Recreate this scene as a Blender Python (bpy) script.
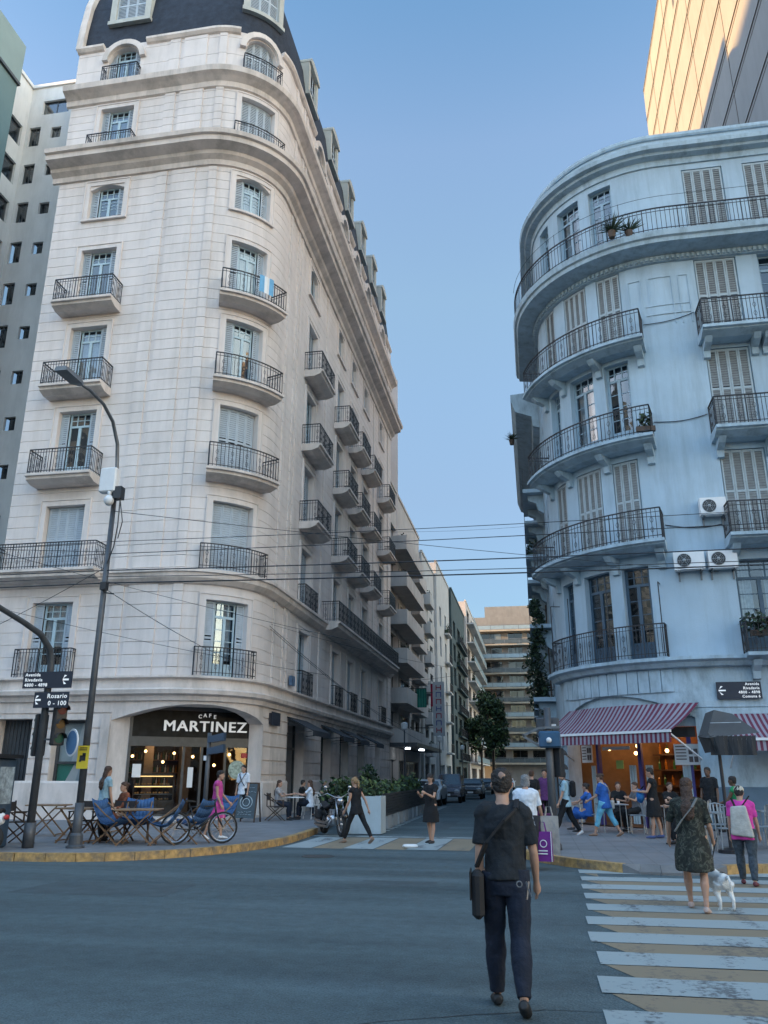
import bpy, bmesh, math, random
from mathutils import Vector, Matrix, noise
random.seed(11)
for _o in list(bpy.data.objects): bpy.data.objects.remove(_o)
SC=bpy.context.scene; COL=SC.collection
R=math.radians; PI=math.pi
# ---------------------------------------------------------------- camera
cam=bpy.data.cameras.new('camera'); camo=bpy.data.objects.new('camera',cam); COL.objects.link(camo)
cam.sensor_fit='VERTICAL'; cam.sensor_height=24; cam.lens=812/1024*24; cam.clip_start=.1; cam.clip_end=2000
_th,_ps,_ro=R(18.04),R(10.18),R(.16)
_fw=Vector((-math.sin(_ps)*math.cos(_th),math.cos(_ps)*math.cos(_th),math.sin(_th)))
_rt=Vector((math.cos(_ps),math.sin(_ps),0)); _up=_rt.cross(_fw); _dn=-_up
_r2=_rt*math.cos(_ro)-_dn*math.sin(_ro); _d2=_rt*math.sin(_ro)+_dn*math.cos(_ro)
_m=Matrix((_r2,-_d2,-_fw)).transposed().to_4x4(); _m.translation=Vector((0,0,1.6)); camo.matrix_world=_m
SC.camera=camo
# ---------------------------------------------------------------- world, sun, exposure
SUN_EL=R(9); SUN_DIR=Vector((1,.22,0)).normalized()   # direction the sunlight travels (horizontal part)
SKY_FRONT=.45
w=bpy.data.worlds.new('World'); SC.world=w; w.use_nodes=True
nt=w.node_tree; nt.nodes.clear()
sky=nt.nodes.new('ShaderNodeTexSky'); sky.sky_type='NISHITA'; sky.sun_disc=False
sky.sun_elevation=SUN_EL; sky.sun_rotation=math.atan2(-SUN_DIR.x,-SUN_DIR.y)
sky.altitude=0; sky.air_density=1.1; sky.dust_density=.6; sky.ozone_density=1.6
bg=nt.nodes.new('ShaderNodeBackground'); bg.inputs[1].default_value=.15
out=nt.nodes.new('ShaderNodeOutputWorld')
_g=nt.nodes.new('ShaderNodeTexCoord'); _s=nt.nodes.new('ShaderNodeSeparateXYZ'); nt.links.new(_g.outputs['Generated'],_s.inputs[0])
_e=nt.nodes.new('ShaderNodeValToRGB'); nt.links.new(_s.outputs['Z'],_e.inputs[0])   # sky tint by elevation, tuned darker towards the horizon
_el=_e.color_ramp.elements; _st=[(.0,(.45,.50,.66)),(.2,(.52,.58,.72)),(.32,(.72,.70,.78)),(.44,(.9,.88,.92)),(.54,(1.05,1.02,1.0)),(.67,(1.12,1.08,1.12)),(.78,(.81,1.0,1.12))]
_el[0].position=_st[0][0]; _el[0].color=_st[0][1]+(1,); _el[1].position=_st[-1][0]; _el[1].color=_st[-1][1]+(1,)
for _p,_c in _st[1:-1]: _n=_el.new(_p); _n.color=_c+(1,)
_mr=nt.nodes.new('ShaderNodeMapRange'); _mr.interpolation_type='SMOOTHSTEP'; nt.links.new(_s.outputs['Y'],_mr.inputs['Value'])   # sky boosted behind the viewer and dimmed ahead, added to brighten the fronts
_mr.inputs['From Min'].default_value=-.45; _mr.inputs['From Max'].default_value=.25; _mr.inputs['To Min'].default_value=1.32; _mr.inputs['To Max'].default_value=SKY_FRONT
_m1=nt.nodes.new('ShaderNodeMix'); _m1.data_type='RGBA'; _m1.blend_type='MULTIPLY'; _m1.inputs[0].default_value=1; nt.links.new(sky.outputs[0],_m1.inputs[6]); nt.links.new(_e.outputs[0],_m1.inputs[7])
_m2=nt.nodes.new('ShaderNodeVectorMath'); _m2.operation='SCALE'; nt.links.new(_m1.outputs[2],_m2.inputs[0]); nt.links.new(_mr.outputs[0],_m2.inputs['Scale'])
_w=nt.nodes.new('ShaderNodeMapRange'); nt.links.new(_s.outputs['Y'],_w.inputs['Value']); _w.inputs['From Min'].default_value=-.45; _w.inputs['From Max'].default_value=.25  # tint added to the sky behind the viewer, warmer low down
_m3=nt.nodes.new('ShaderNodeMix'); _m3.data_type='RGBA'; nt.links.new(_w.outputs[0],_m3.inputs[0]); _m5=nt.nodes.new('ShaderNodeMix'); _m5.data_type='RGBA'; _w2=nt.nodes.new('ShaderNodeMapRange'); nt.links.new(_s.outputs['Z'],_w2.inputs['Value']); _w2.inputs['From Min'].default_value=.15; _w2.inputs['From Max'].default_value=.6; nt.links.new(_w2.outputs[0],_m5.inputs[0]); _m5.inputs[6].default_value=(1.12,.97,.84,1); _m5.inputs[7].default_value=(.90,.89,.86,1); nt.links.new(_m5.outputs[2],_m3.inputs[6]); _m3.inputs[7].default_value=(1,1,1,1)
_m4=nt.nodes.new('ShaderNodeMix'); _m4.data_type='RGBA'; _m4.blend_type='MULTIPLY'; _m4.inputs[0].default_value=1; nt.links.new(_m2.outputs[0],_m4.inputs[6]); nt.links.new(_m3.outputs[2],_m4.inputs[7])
_w3=nt.nodes.new('ShaderNodeMapRange'); _w3.interpolation_type='SMOOTHSTEP'; nt.links.new(_s.outputs['X'],_w3.inputs['Value']); _w3.inputs['From Min'].default_value=.35; _w3.inputs['From Max'].default_value=.9   # warm glow added to the eastern sky to light the side facade
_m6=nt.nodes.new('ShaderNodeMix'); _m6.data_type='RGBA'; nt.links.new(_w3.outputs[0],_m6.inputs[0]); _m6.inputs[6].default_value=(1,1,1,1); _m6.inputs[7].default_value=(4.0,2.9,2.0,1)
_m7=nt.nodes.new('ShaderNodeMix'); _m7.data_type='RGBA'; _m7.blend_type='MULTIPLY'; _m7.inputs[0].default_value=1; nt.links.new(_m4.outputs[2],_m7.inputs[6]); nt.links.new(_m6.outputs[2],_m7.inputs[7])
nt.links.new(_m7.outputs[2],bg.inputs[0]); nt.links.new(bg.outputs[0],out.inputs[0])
sl=bpy.data.lights.new('sun','SUN'); sl.energy=2.0; sl.angle=R(.5); sl.color=(1,.54,.18)
so=bpy.data.objects.new('sun',sl); COL.objects.link(so)
_sd=Vector((SUN_DIR.x*math.cos(SUN_EL),SUN_DIR.y*math.cos(SUN_EL),-math.sin(SUN_EL)))
so.rotation_euler=_sd.to_track_quat('-Z','Y').to_euler(); so.location=(-60,-10,60)
SC.view_settings.view_transform='Standard'; SC.view_settings.look='None'
SC.view_settings.exposure=2.7; SC.view_settings.gamma=1
SC.render.engine='CYCLES'
SC.cycles.max_bounces=6; SC.cycles.transparent_max_bounces=12
# ---------------------------------------------------------------- materials
MATS={}
def mat(name,col,rough=.7,var=.12,scale=3.,bump=0.,bscale=40.,metal=0.,emit=None,estr=0,spec=.5,detail=5,stain=0.,stcol=None,stscale=(.6,.6,.12)):
    if name in MATS: return MATS[name]
    m=bpy.data.materials.new(name); m.use_nodes=True; n=m.node_tree.nodes; l=m.node_tree.links
    b=n['Principled BSDF']; b.inputs['Roughness'].default_value=rough; b.inputs['Metallic'].default_value=metal
    b.inputs['Specular IOR Level'].default_value=spec
    tc=n.new('ShaderNodeTexCoord')
    nz=n.new('ShaderNodeTexNoise'); nz.inputs['Scale'].default_value=scale; nz.inputs['Detail'].default_value=detail; nz.inputs['Roughness'].default_value=.6
    l.new(tc.outputs['Object'],nz.inputs['Vector'])
    cr=n.new('ShaderNodeValToRGB'); cr.color_ramp.elements[0].position=.3; cr.color_ramp.elements[1].position=.7
    c0=tuple(max(0,c*(1-var)) for c in col[:3])+(1,); c1=tuple(min(1,c*(1+var)) for c in col[:3])+(1,)
    cr.color_ramp.elements[0].color=c0; cr.color_ramp.elements[1].color=c1
    l.new(nz.outputs['Fac'],cr.inputs[0]); cur=cr.outputs[0]
    if stain>0:
        mp=n.new('ShaderNodeMapping'); mp.inputs['Scale'].default_value=stscale; l.new(tc.outputs['Object'],mp.inputs[0])
        n2=n.new('ShaderNodeTexNoise'); n2.inputs['Scale'].default_value=2.2; n2.inputs['Detail'].default_value=8; n2.inputs['Roughness'].default_value=.7
        l.new(mp.outputs[0],n2.inputs['Vector'])
        r2=n.new('ShaderNodeValToRGB'); r2.color_ramp.elements[0].position=.46; r2.color_ramp.elements[1].position=.70
        r2.color_ramp.elements[0].color=(0,0,0,1); r2.color_ramp.elements[1].color=(stain,stain,stain,1)
        l.new(n2.outputs['Fac'],r2.inputs[0])
        mx=n.new('ShaderNodeMix'); mx.data_type='RGBA'; l.new(r2.outputs[0],mx.inputs[0]); l.new(cur,mx.inputs[6])
        mx.inputs[7].default_value=tuple(stcol or [c*.45 for c in col[:3]])[:3]+(1,); cur=mx.outputs[2]
    l.new(cur,b.inputs['Base Color'])
    if bump>0:
        nb=n.new('ShaderNodeTexNoise'); nb.inputs['Scale'].default_value=bscale; nb.inputs['Detail'].default_value=4
        l.new(tc.outputs['Object'],nb.inputs['Vector'])
        bp=n.new('ShaderNodeBump'); bp.inputs['Strength'].default_value=bump; bp.inputs['Distance'].default_value=.02
        l.new(nb.outputs['Fac'],bp.inputs['Height']); l.new(bp.outputs[0],b.inputs['Normal'])
    if emit:
        b.inputs['Emission Color'].default_value=tuple(emit)+(1,); b.inputs['Emission Strength'].default_value=estr
    MATS[name]=m; return m
def glassmat(name,tint,refl=.25,rough=.02):
    m=bpy.data.materials.new(name); m.use_nodes=True; n=m.node_tree.nodes; l=m.node_tree.links; n.clear()
    o=n.new('ShaderNodeOutputMaterial'); tr=n.new('ShaderNodeBsdfTransparent'); tr.inputs[0].default_value=tint+(1,)
    gl=n.new('ShaderNodeBsdfGlossy'); gl.inputs['Roughness'].default_value=rough; gl.inputs[0].default_value=(.9,.95,1,1)
    fr=n.new('ShaderNodeFresnel'); ge=n.new('ShaderNodeNewGeometry'); io=n.new('ShaderNodeMapRange'); io.inputs['To Min'].default_value=1.5; io.inputs['To Max'].default_value=1/1.5; l.new(ge.outputs['Backfacing'],io.inputs['Value']); l.new(io.outputs[0],fr.inputs[0])
    ad=n.new('ShaderNodeMath'); ad.operation='ADD'; ad.inputs[1].default_value=refl; ad.use_clamp=True
    tc=n.new('ShaderNodeTexCoord'); nz=n.new('ShaderNodeTexNoise'); nz.inputs['Scale'].default_value=1.3
    bp=n.new('ShaderNodeBump'); bp.inputs['Strength'].default_value=.15; bp.inputs['Distance'].default_value=.05
    l.new(tc.outputs['Object'],nz.inputs['Vector']); l.new(nz.outputs['Fac'],bp.inputs['Height']); l.new(bp.outputs[0],gl.inputs['Normal'])
    mx=n.new('ShaderNodeMixShader'); l.new(fr.outputs[0],ad.inputs[0]); l.new(ad.outputs[0],mx.inputs[0])
    l.new(tr.outputs[0],mx.inputs[1]); l.new(gl.outputs[0],mx.inputs[2]); l.new(mx.outputs[0],o.inputs[0]); MATS[name]=m; return m
CREAM=mat('cream_stucco',(.69,.62,.585),.85,.07,.8,.25,30,stain=.35,stcol=(.40,.35,.31),stscale=(.9,.9,.10))
TRIM=mat('stone_trim',(.67,.59,.54),.85,.12,1.2,.25,30,stain=.6,stcol=(.29,.26,.23))
BLUEW=mat('pale_blue_stucco',(.375,.48,.56),.85,.09,.7,.2,25,stain=.6,stcol=(.25,.31,.35),stscale=(1.0,1.0,.10))
BLUET=mat('pale_blue_trim',(.375,.48,.55),.85,.12,1.,.2,25,stain=.8,stcol=(.20,.25,.28),stscale=(1.2,1.2,.4))
DADO=mat('slate_blue_dado',(.10,.16,.22),.7,.15,2.,.2,25)
SHUT=mat('grey_blue_shutter',(.42,.475,.53),.6,.08,4.)
SHUTG=mat('warm_grey_shutter',(.215,.225,.225),.6,.15,6.)
SHUTL=mat('pale_shutter_batten',(.34,.395,.42),.6,.1,6.)
FRAMEB=mat('pale_blue_joinery',(.40,.52,.58),.5,.08,4.)
FRAMED=mat('dark_joinery',(.05,.055,.06),.4,.2,4.)
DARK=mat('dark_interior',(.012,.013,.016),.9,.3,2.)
CURT=mat('pale_curtain',(.45,.50,.54),.9,.2,8.)
IRON=mat('black_iron',(.028,.028,.032),.5,.2,8.,metal=.3)
SLATE=mat('dark_slate_roof',(.028,.034,.048),.7,.3,3.,.4,60,spec=.25)
GLASS=glassmat('window_glass',(.55,.62,.66),.07)
GLASSD=glassmat('shop_glass',(.72,.75,.75),.01)
CONC=mat('concrete',(.33,.32,.31),.85,.12,2.,.3,30,stain=.3)
WHITEP=mat('white_paint',(.72,.72,.72),.55,.05,4.)
STEEL=mat('galvanised_grey',(.16,.17,.18),.45,.15,5.,metal=.5)
POLEM=mat('dark_grey_pole',(.075,.08,.088),.5,.2,5.,metal=.2)
WOOD=mat('brown_wood',(.20,.115,.06),.6,.25,6.)
WOODD=mat('dark_wood',(.06,.035,.022),.6,.25,6.)
LEAF=mat('green_leaf',(.034,.062,.026),.7,.45,5.)
LEAFD=mat('dark_leaf',(.016,.035,.018),.7,.45,5.)
RUBBER=mat('rubber',(.018,.018,.018),.8,.2,8.)
CHROME=mat('chrome',(.42,.42,.44),.3,.02,4.,metal=1)
BLACKP=mat('black_plastic',(.02,.021,.024),.45,.2,8.)
RED=mat('red_paint',(.4,.03,.03),.5,.1,4.)
# ---------------------------------------------------------------- mesh builder
class MB:
    def __init__(s,org=(0,0,0)): s.v=[];s.f=[];s.m=[];s.mi=0;s.o=Vector(org)
    def add(s,vs,fs):
        k=len(s.v); s.v+= [Vector(p) for p in vs]; s.f+=[tuple(i+k for i in f) for f in fs]; s.m+=[s.mi]*len(fs)
    def poly(s,*p): s.add(p,[tuple(range(len(p)))])
    def hexa(s,p): s.add(p,[(0,3,2,1),(4,5,6,7),(0,1,5,4),(1,2,6,5),(2,3,7,6),(3,0,4,7)])
    def box(s,c,d,rot=None):
        c=Vector(c);x,y,z=d[0]/2,d[1]/2,d[2]/2
        ps=[Vector(q) for q in [(-x,-y,-z),(x,-y,-z),(x,y,-z),(-x,y,-z),(-x,-y,z),(x,-y,z),(x,y,z),(-x,y,z)]]
        if rot is not None: ps=[rot@q for q in ps]
        s.hexa([q+c for q in ps])
    def b2(s,a,b): s.box([(a[i]+b[i])/2 for i in range(3)],[abs(b[i]-a[i]) for i in range(3)])
    def bev(s,c,d,r=.02,rot=None):   # box with chamfered vertical+top edges: octagonal rings
        c=Vector(c);x,y,z=d[0]/2,d[1]/2,d[2]/2
        def ring(e,zz): 
            X,Y=x-e,y-e; q=min(r,X*.9,Y*.9)
            return [(-X+q,-Y,zz),(X-q,-Y,zz),(X,-Y+q,zz),(X,Y-q,zz),(X-q,Y,zz),(-X+q,Y,zz),(-X,Y-q,zz),(-X,-Y+q,zz)]
        rs=[ring(r,-z),ring(0,-z+r),ring(0,z-r),ring(r,z)]
        vs=[Vector(p) for q in rs for p in q]
        if rot is not None: vs=[rot@p for p in vs]
        fs=[tuple(range(7,-1,-1)),tuple(range(24,32))]
        for k in range(3):
            for i in range(8): j=(i+1)%8; fs.append((k*8+i,k*8+j,k*8+8+j,k*8+8+i))
        s.add([p+c for p in vs],fs)
    def beam(s,a,b,w,h=None):
        a=Vector(a);b=Vector(b);h=h or w;d=b-a
        if d.length<1e-6:return
        s.box((a+b)/2,(w,h,d.length),d.to_track_quat('Z','Y').to_matrix())
    def tube(s,pts,r,n=8,cap=True,ry=None,closed=False):
        pts=[Vector(p) for p in pts];N=len(pts)
        rr=[r]*N if not hasattr(r,'__len__') else r
        ry=[q for q in rr] if ry is None else ([ry]*N if not hasattr(ry,'__len__') else ry)
        t0=(pts[1]-pts[0]).normalized(); up=Vector((0,0,1)) if abs(t0.z)<.9 else Vector((0,1,0))
        u=t0.cross(up).normalized(); vs=[]
        for i in range(N):
            if closed: t=(pts[(i+1)%N]-pts[i-1]).normalized()
            else: t=(pts[min(i+1,N-1)]-pts[max(i-1,0)]).normalized()
            u=(u-t*u.dot(t)).normalized(); w_=t.cross(u)
            for k in range(n):
                a=2*PI*k/n; vs.append(pts[i]+u*math.cos(a)*rr[i]+w_*math.sin(a)*ry[i])
        fs=[]
        for i in range(N if closed else N-1):
            for k in range(n):
                k2=(k+1)%n; i2=(i+1)%N; fs.append((i*n+k,i*n+k2,i2*n+k2,i2*n+k))
        if cap and not closed: fs+= [tuple(range(n-1,-1,-1)),tuple((N-1)*n+k for k in range(n))]
        s.add(vs,fs)
    def cyl(s,a,b,r,n=12,r2=None): s.tube([a,b],[r,r if r2 is None else r2],n)
    def lathe(s,c,prof,n=16,axis='z'):
        c=Vector(c);vs=[];fs=[]
        for (r,z) in prof:
            for k in range(n):
                a=2*PI*k/n
                p=(r*math.cos(a),r*math.sin(a),z)
                if axis=='y': p=(p[0],p[2],p[1])
                if axis=='x': p=(p[2],p[0],p[1])
                vs.append(c+Vector(p))
        N=len(prof)
        for i in range(N-1):
            for k in range(n): k2=(k+1)%n; fs.append((i*n+k,i*n+k2,(i+1)*n+k2,(i+1)*n+k))
        fs+= [tuple(range(n-1,-1,-1)),tuple((N-1)*n+k for k in range(n))]
        s.add(vs,fs)
    def sph(s,c,r,n=12,m=8):
        if not hasattr(r,'__len__'): r=(r,r,r)
        prof=[]; c=Vector(c);vs=[];fs=[]
        for i in range(m+1):
            a=-PI/2+PI*i/m; cr=max(math.cos(a),.02)
            for k in range(n):
                b=2*PI*k/n; vs.append(c+Vector((r[0]*cr*math.cos(b),r[1]*cr*math.sin(b),r[2]*math.sin(a))))
        for i in range(m):
            for k in range(n): k2=(k+1)%n; fs.append((i*n+k,i*n+k2,(i+1)*n+k2,(i+1)*n+k))
        fs+= [tuple(range(n-1,-1,-1)),tuple(m*n+k for k in range(n))]
        s.add(vs,fs)
    def pbox(s,P,s0,s1,o0,o1,z0,z1):
        br=P.brk(s0,s1);vs=[]
        for q in br:
            vs+=[P.pt(q,o0,z0),P.pt(q,o1,z0),P.pt(q,o1,z1),P.pt(q,o0,z1)]
        fs=[(0,1,2,3),tuple(4*(len(br)-1)+i for i in (3,2,1,0))]
        for i in range(len(br)-1):
            for k in range(4): k2=(k+1)%4; fs.append((i*4+k,i*4+4+k,i*4+4+k2,i*4+k2))
        s.add(vs,fs)
    def pquad(s,P,s0,s1,z0,z1,o,o2=None):
        br=P.brk(s0,s1); o2=o if o2 is None else o2
        for a,b in zip(br,br[1:]): s.poly(P.pt(a,o,z0),P.pt(b,o,z0),P.pt(b,o2,z1),P.pt(a,o2,z1))
    def pprof(s,P,s0,s1,prof,closed=True):   # profile [(o,z)...] swept along the facade
        br=P.brk(s0,s1);n=len(prof);vs=[P.pt(q,o,z) for q in br for o,z in prof];fs=[]
        for i in range(len(br)-1):
            for k in range(n if closed else n-1): k2=(k+1)%n; fs.append((i*n+k,i*n+n+k,i*n+n+k2,i*n+k2))
        if closed: fs+=[tuple(range(n)),tuple((len(br)-1)*n+k for k in range(n-1,-1,-1))]
        s.add(vs,fs)
    def build(s,name,mats,parent=None,smooth=False,local=False,kind=None):
        me=bpy.data.meshes.new(name)
        off=Vector((0,0,0)) if local else s.o
        me.from_pydata([p-off for p in s.v],[],s.f); 
        if not isinstance(mats,(list,tuple)): mats=[mats]
        for m in mats: me.materials.append(m)
        me.polygons.foreach_set('material_index',[min(i,len(mats)-1) for i in s.m])
        bm=bmesh.new(); bm.from_mesh(me); bmesh.ops.recalc_face_normals(bm,faces=bm.faces[:]); bm.to_mesh(me); bm.free()
        if smooth: me.polygons.foreach_set('use_smooth',[True]*len(me.polygons))
        me.update()
        o=bpy.data.objects.new(name,me); COL.objects.link(o)
        if parent is not None: o.parent=parent
        elif not local: o.location=s.o
        if kind: o['kind']=kind
        return o
def tag(o,label,cat,group=None,kind=None):
    if label:o['label']=label
    if cat:o['category']=cat
    if group:o['group']=group
    if kind:o['kind']=kind
    return o
def thing(name,label,cat,loc=(0,0,0),rz=0,group=None):
    o=bpy.data.objects.new(name,None); COL.objects.link(o); o.location=loc; o.rotation_euler=(0,0,rz); o.empty_display_size=.2
    return tag(o,label,cat,group)
CH={}
def kids(o): return [c for c in bpy.data.objects if c.parent==o]
def dup(root,loc,rz,label,group=None,scale=None):
    def cp(o,par):
        c=o.copy(); COL.objects.link(c); c.parent=par
        for k in kids(o): 
            if k!=c: cp(k,c)
        return c
    r=cp(root,None); r.location=loc; r.rotation_euler=(0,0,rz); r['label']=label
    if group: r['group']=group
    if scale: r.scale=(scale,)*3
    return r
class Path:
    """facade footprint; s runs along it, outward is to the right of travel"""
    def __init__(s,segs): # ('L',s0,x,y,dx,dy) | ('A',s0,cx,cy,R,a0,sgn)
        s.g=segs
    def seg(s,q):
        r=s.g[0]
        for g in s.g:
            if q>=g[1]-1e-9: r=g
        return r
    def pt(s,q,o,z):
        g=s.seg(q)
        if g[0]=='L':
            _,s0,x,y,dx,dy=g; t=q-s0
            return Vector((x+dx*t+dy*o,y+dy*t-dx*o,z))
        _,s0,cx,cy,Rr,a0,sg=g; a=a0+sg*(q-s0)/Rr
        return Vector((cx+math.cos(a)*(Rr+o),cy+math.sin(a)*(Rr+o),z))
    def nrm(s,q):
        d=s.pt(q,1,0)-s.pt(q,0,0); return d
    def tan(s,q):
        n=s.nrm(q); return Vector((-n.y,n.x,0))
    def brk(s,a,b):
        L=[a]
        for i,g in enumerate(s.g):
            s0=g[1]; s1=s.g[i+1][1] if i+1<len(s.g) else 1e9
            if a<s0<b: L.append(s0)
            if g[0]=='A':
                n=int((s1-s0)/.28)
                for k in range(1,n):
                    q=s0+(s1-s0)*k/n
                    if a+.02<q<b-.02: L.append(q)
        L.append(b); return sorted(set(L))
def line_path(x,y,dx,dy,s0=0): return Path([('L',s0,x,y,dx,dy)])
A3=PI/2*3.0; A46=PI/2*4.6
PL=Path([('L',0,-19.7,27.5,1,0),('A',6.54,-13.16,30.5,3.0,-PI/2,1),('L',6.54+A3,-10.16,30.5,0,1)])
PR=Path([('L',0,1.0,75,0,-1),('A',44.4,5.6,30.6,4.6,PI,1),('L',44.4+A46,5.6,26.0,1,0)])
def facade(mb,P,s0,s1,z0,z1,ops,depth=.3,courses=None,gd=.022,gh=.02):
    """wall skin with openings (a,b,za,zb,rise) and optional recessed joints at heights in courses"""
    sb=set([s0,s1])|set(P.brk(s0,s1)); zb=set([z0,z1])
    for (a,b,c,d,r) in ops: sb|={a,b}; zb|={c,d}
    gz=[z for z in (courses or []) if z0<z<z1-gh]
    for z in gz: zb|={z,z+gh}
    sb=sorted(x for x in sb if s0-1e-6<=x<=s1+1e-6); zb=sorted(x for x in zb if z0-1e-6<=x<=z1+1e-6)
    def inop(s,z): return any(a<s<b and c<z<d for (a,b,c,d,r) in ops)
    def groove(z): return any(g<z<g+gh for g in gz)
    rows=[(a,b,(-gd if groove((a+b)/2) else 0.)) for a,b in zip(zb,zb[1:]) if b-a>1e-5]
    for i,(za,zc,o) in enumerate(rows):
        for a,b in zip(sb,sb[1:]):
            if b-a<1e-5: continue
            if not inop((a+b)/2,(za+zc)/2):
                mb.poly(P.pt(a,o,za),P.pt(b,o,za),P.pt(b,o,zc),P.pt(a,o,zc))
            if o<0:
                for zz in (za,zc):
                    if not inop((a+b)/2,zz-.001) or not inop((a+b)/2,zz+.001):
                        mb.poly(P.pt(a,0,zz),P.pt(b,0,zz),P.pt(b,o,zz),P.pt(a,o,zz))
    for (a,b,c,d,r) in ops:
        for q in (a,b): mb.poly(P.pt(q,0,c),P.pt(q,-depth,c),P.pt(q,-depth,d),P.pt(q,0,d))
        br=P.brk(a,b)
        for u,v in zip(br,br[1:]):
            for zz in (c,d): mb.poly(P.pt(u,0,zz),P.pt(v,0,zz),P.pt(v,-depth,zz),P.pt(u,-depth,zz))
        if r>0:
            N=10; mid=(a+b)/2; hw=(b-a)/2
            zz=lambda q: d-r+r*math.sqrt(max(0,1-((q-mid)/hw)**2)) if r>=hw*.9 else d-r*((q-mid)/hw)**2
            qs=[a+(b-a)*k/N for k in range(N+1)]
            for u,v in zip(qs,qs[1:]):
                mb.poly(P.pt(u,0,zz(u)),P.pt(v,0,zz(v)),P.pt(v,0,d+.001),P.pt(u,0,d+.001))
                mb.poly(P.pt(u,0,zz(u)),P.pt(v,0,zz(v)),P.pt(v,-depth,zz(v)),P.pt(u,-depth,zz(u)))
def surround(mb,P,a,b,c,d,w=.22,t=.05,arch=0,sill=True):
    mb.pbox(P,a-w,a,.002,t,c,d+.001); mb.pbox(P,b,b+w,.002,t,c,d+.001)
    mb.pbox(P,a-w,b+w,.002,t,d+.002,d+w)
    mb.pbox(P,a-w-.05,a-w-.003,.002,t+.03,c,d+w-.003); mb.pbox(P,b+w+.003,b+w+.05,.002,t+.03,c,d+w-.003)
    mb.pbox(P,a-w-.05,b+w+.05,.002,t+.03,d+w+.002,d+w+.06)
    if sill: mb.pbox(P,a-w-.05,b+w+.05,.002,.12,c-.1,c-.002)
def leafshut(mb,P,s0,s1,o,z0,z1,step=.09):
    """louvred shutter leaf: slot 0 slats, slot 1 frame"""
    mb.mi=1; f=.05
    mb.pbox(P,s0,s0+f,o-.02,o+.02,z0,z1); mb.pbox(P,s1-f,s1,o-.02,o+.02,z0,z1)
    for z in (z0,(z0+z1)/2,z1-.08): mb.pbox(P,s0+f,s1-f,o-.019,o+.019,z,z+.08)
    mb.mi=0; z=z0+.09
    while z<z1-.12:
        if abs(z+.045-(z0+z1)/2-.04)>.05:
            mb.poly(P.pt(s0+f,o-.015,z+.095),P.pt(s1-f,o-.015,z+.095),P.pt(s1-f,o+.015,z),P.pt(s0+f,o+.015,z))
        z+=step
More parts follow.
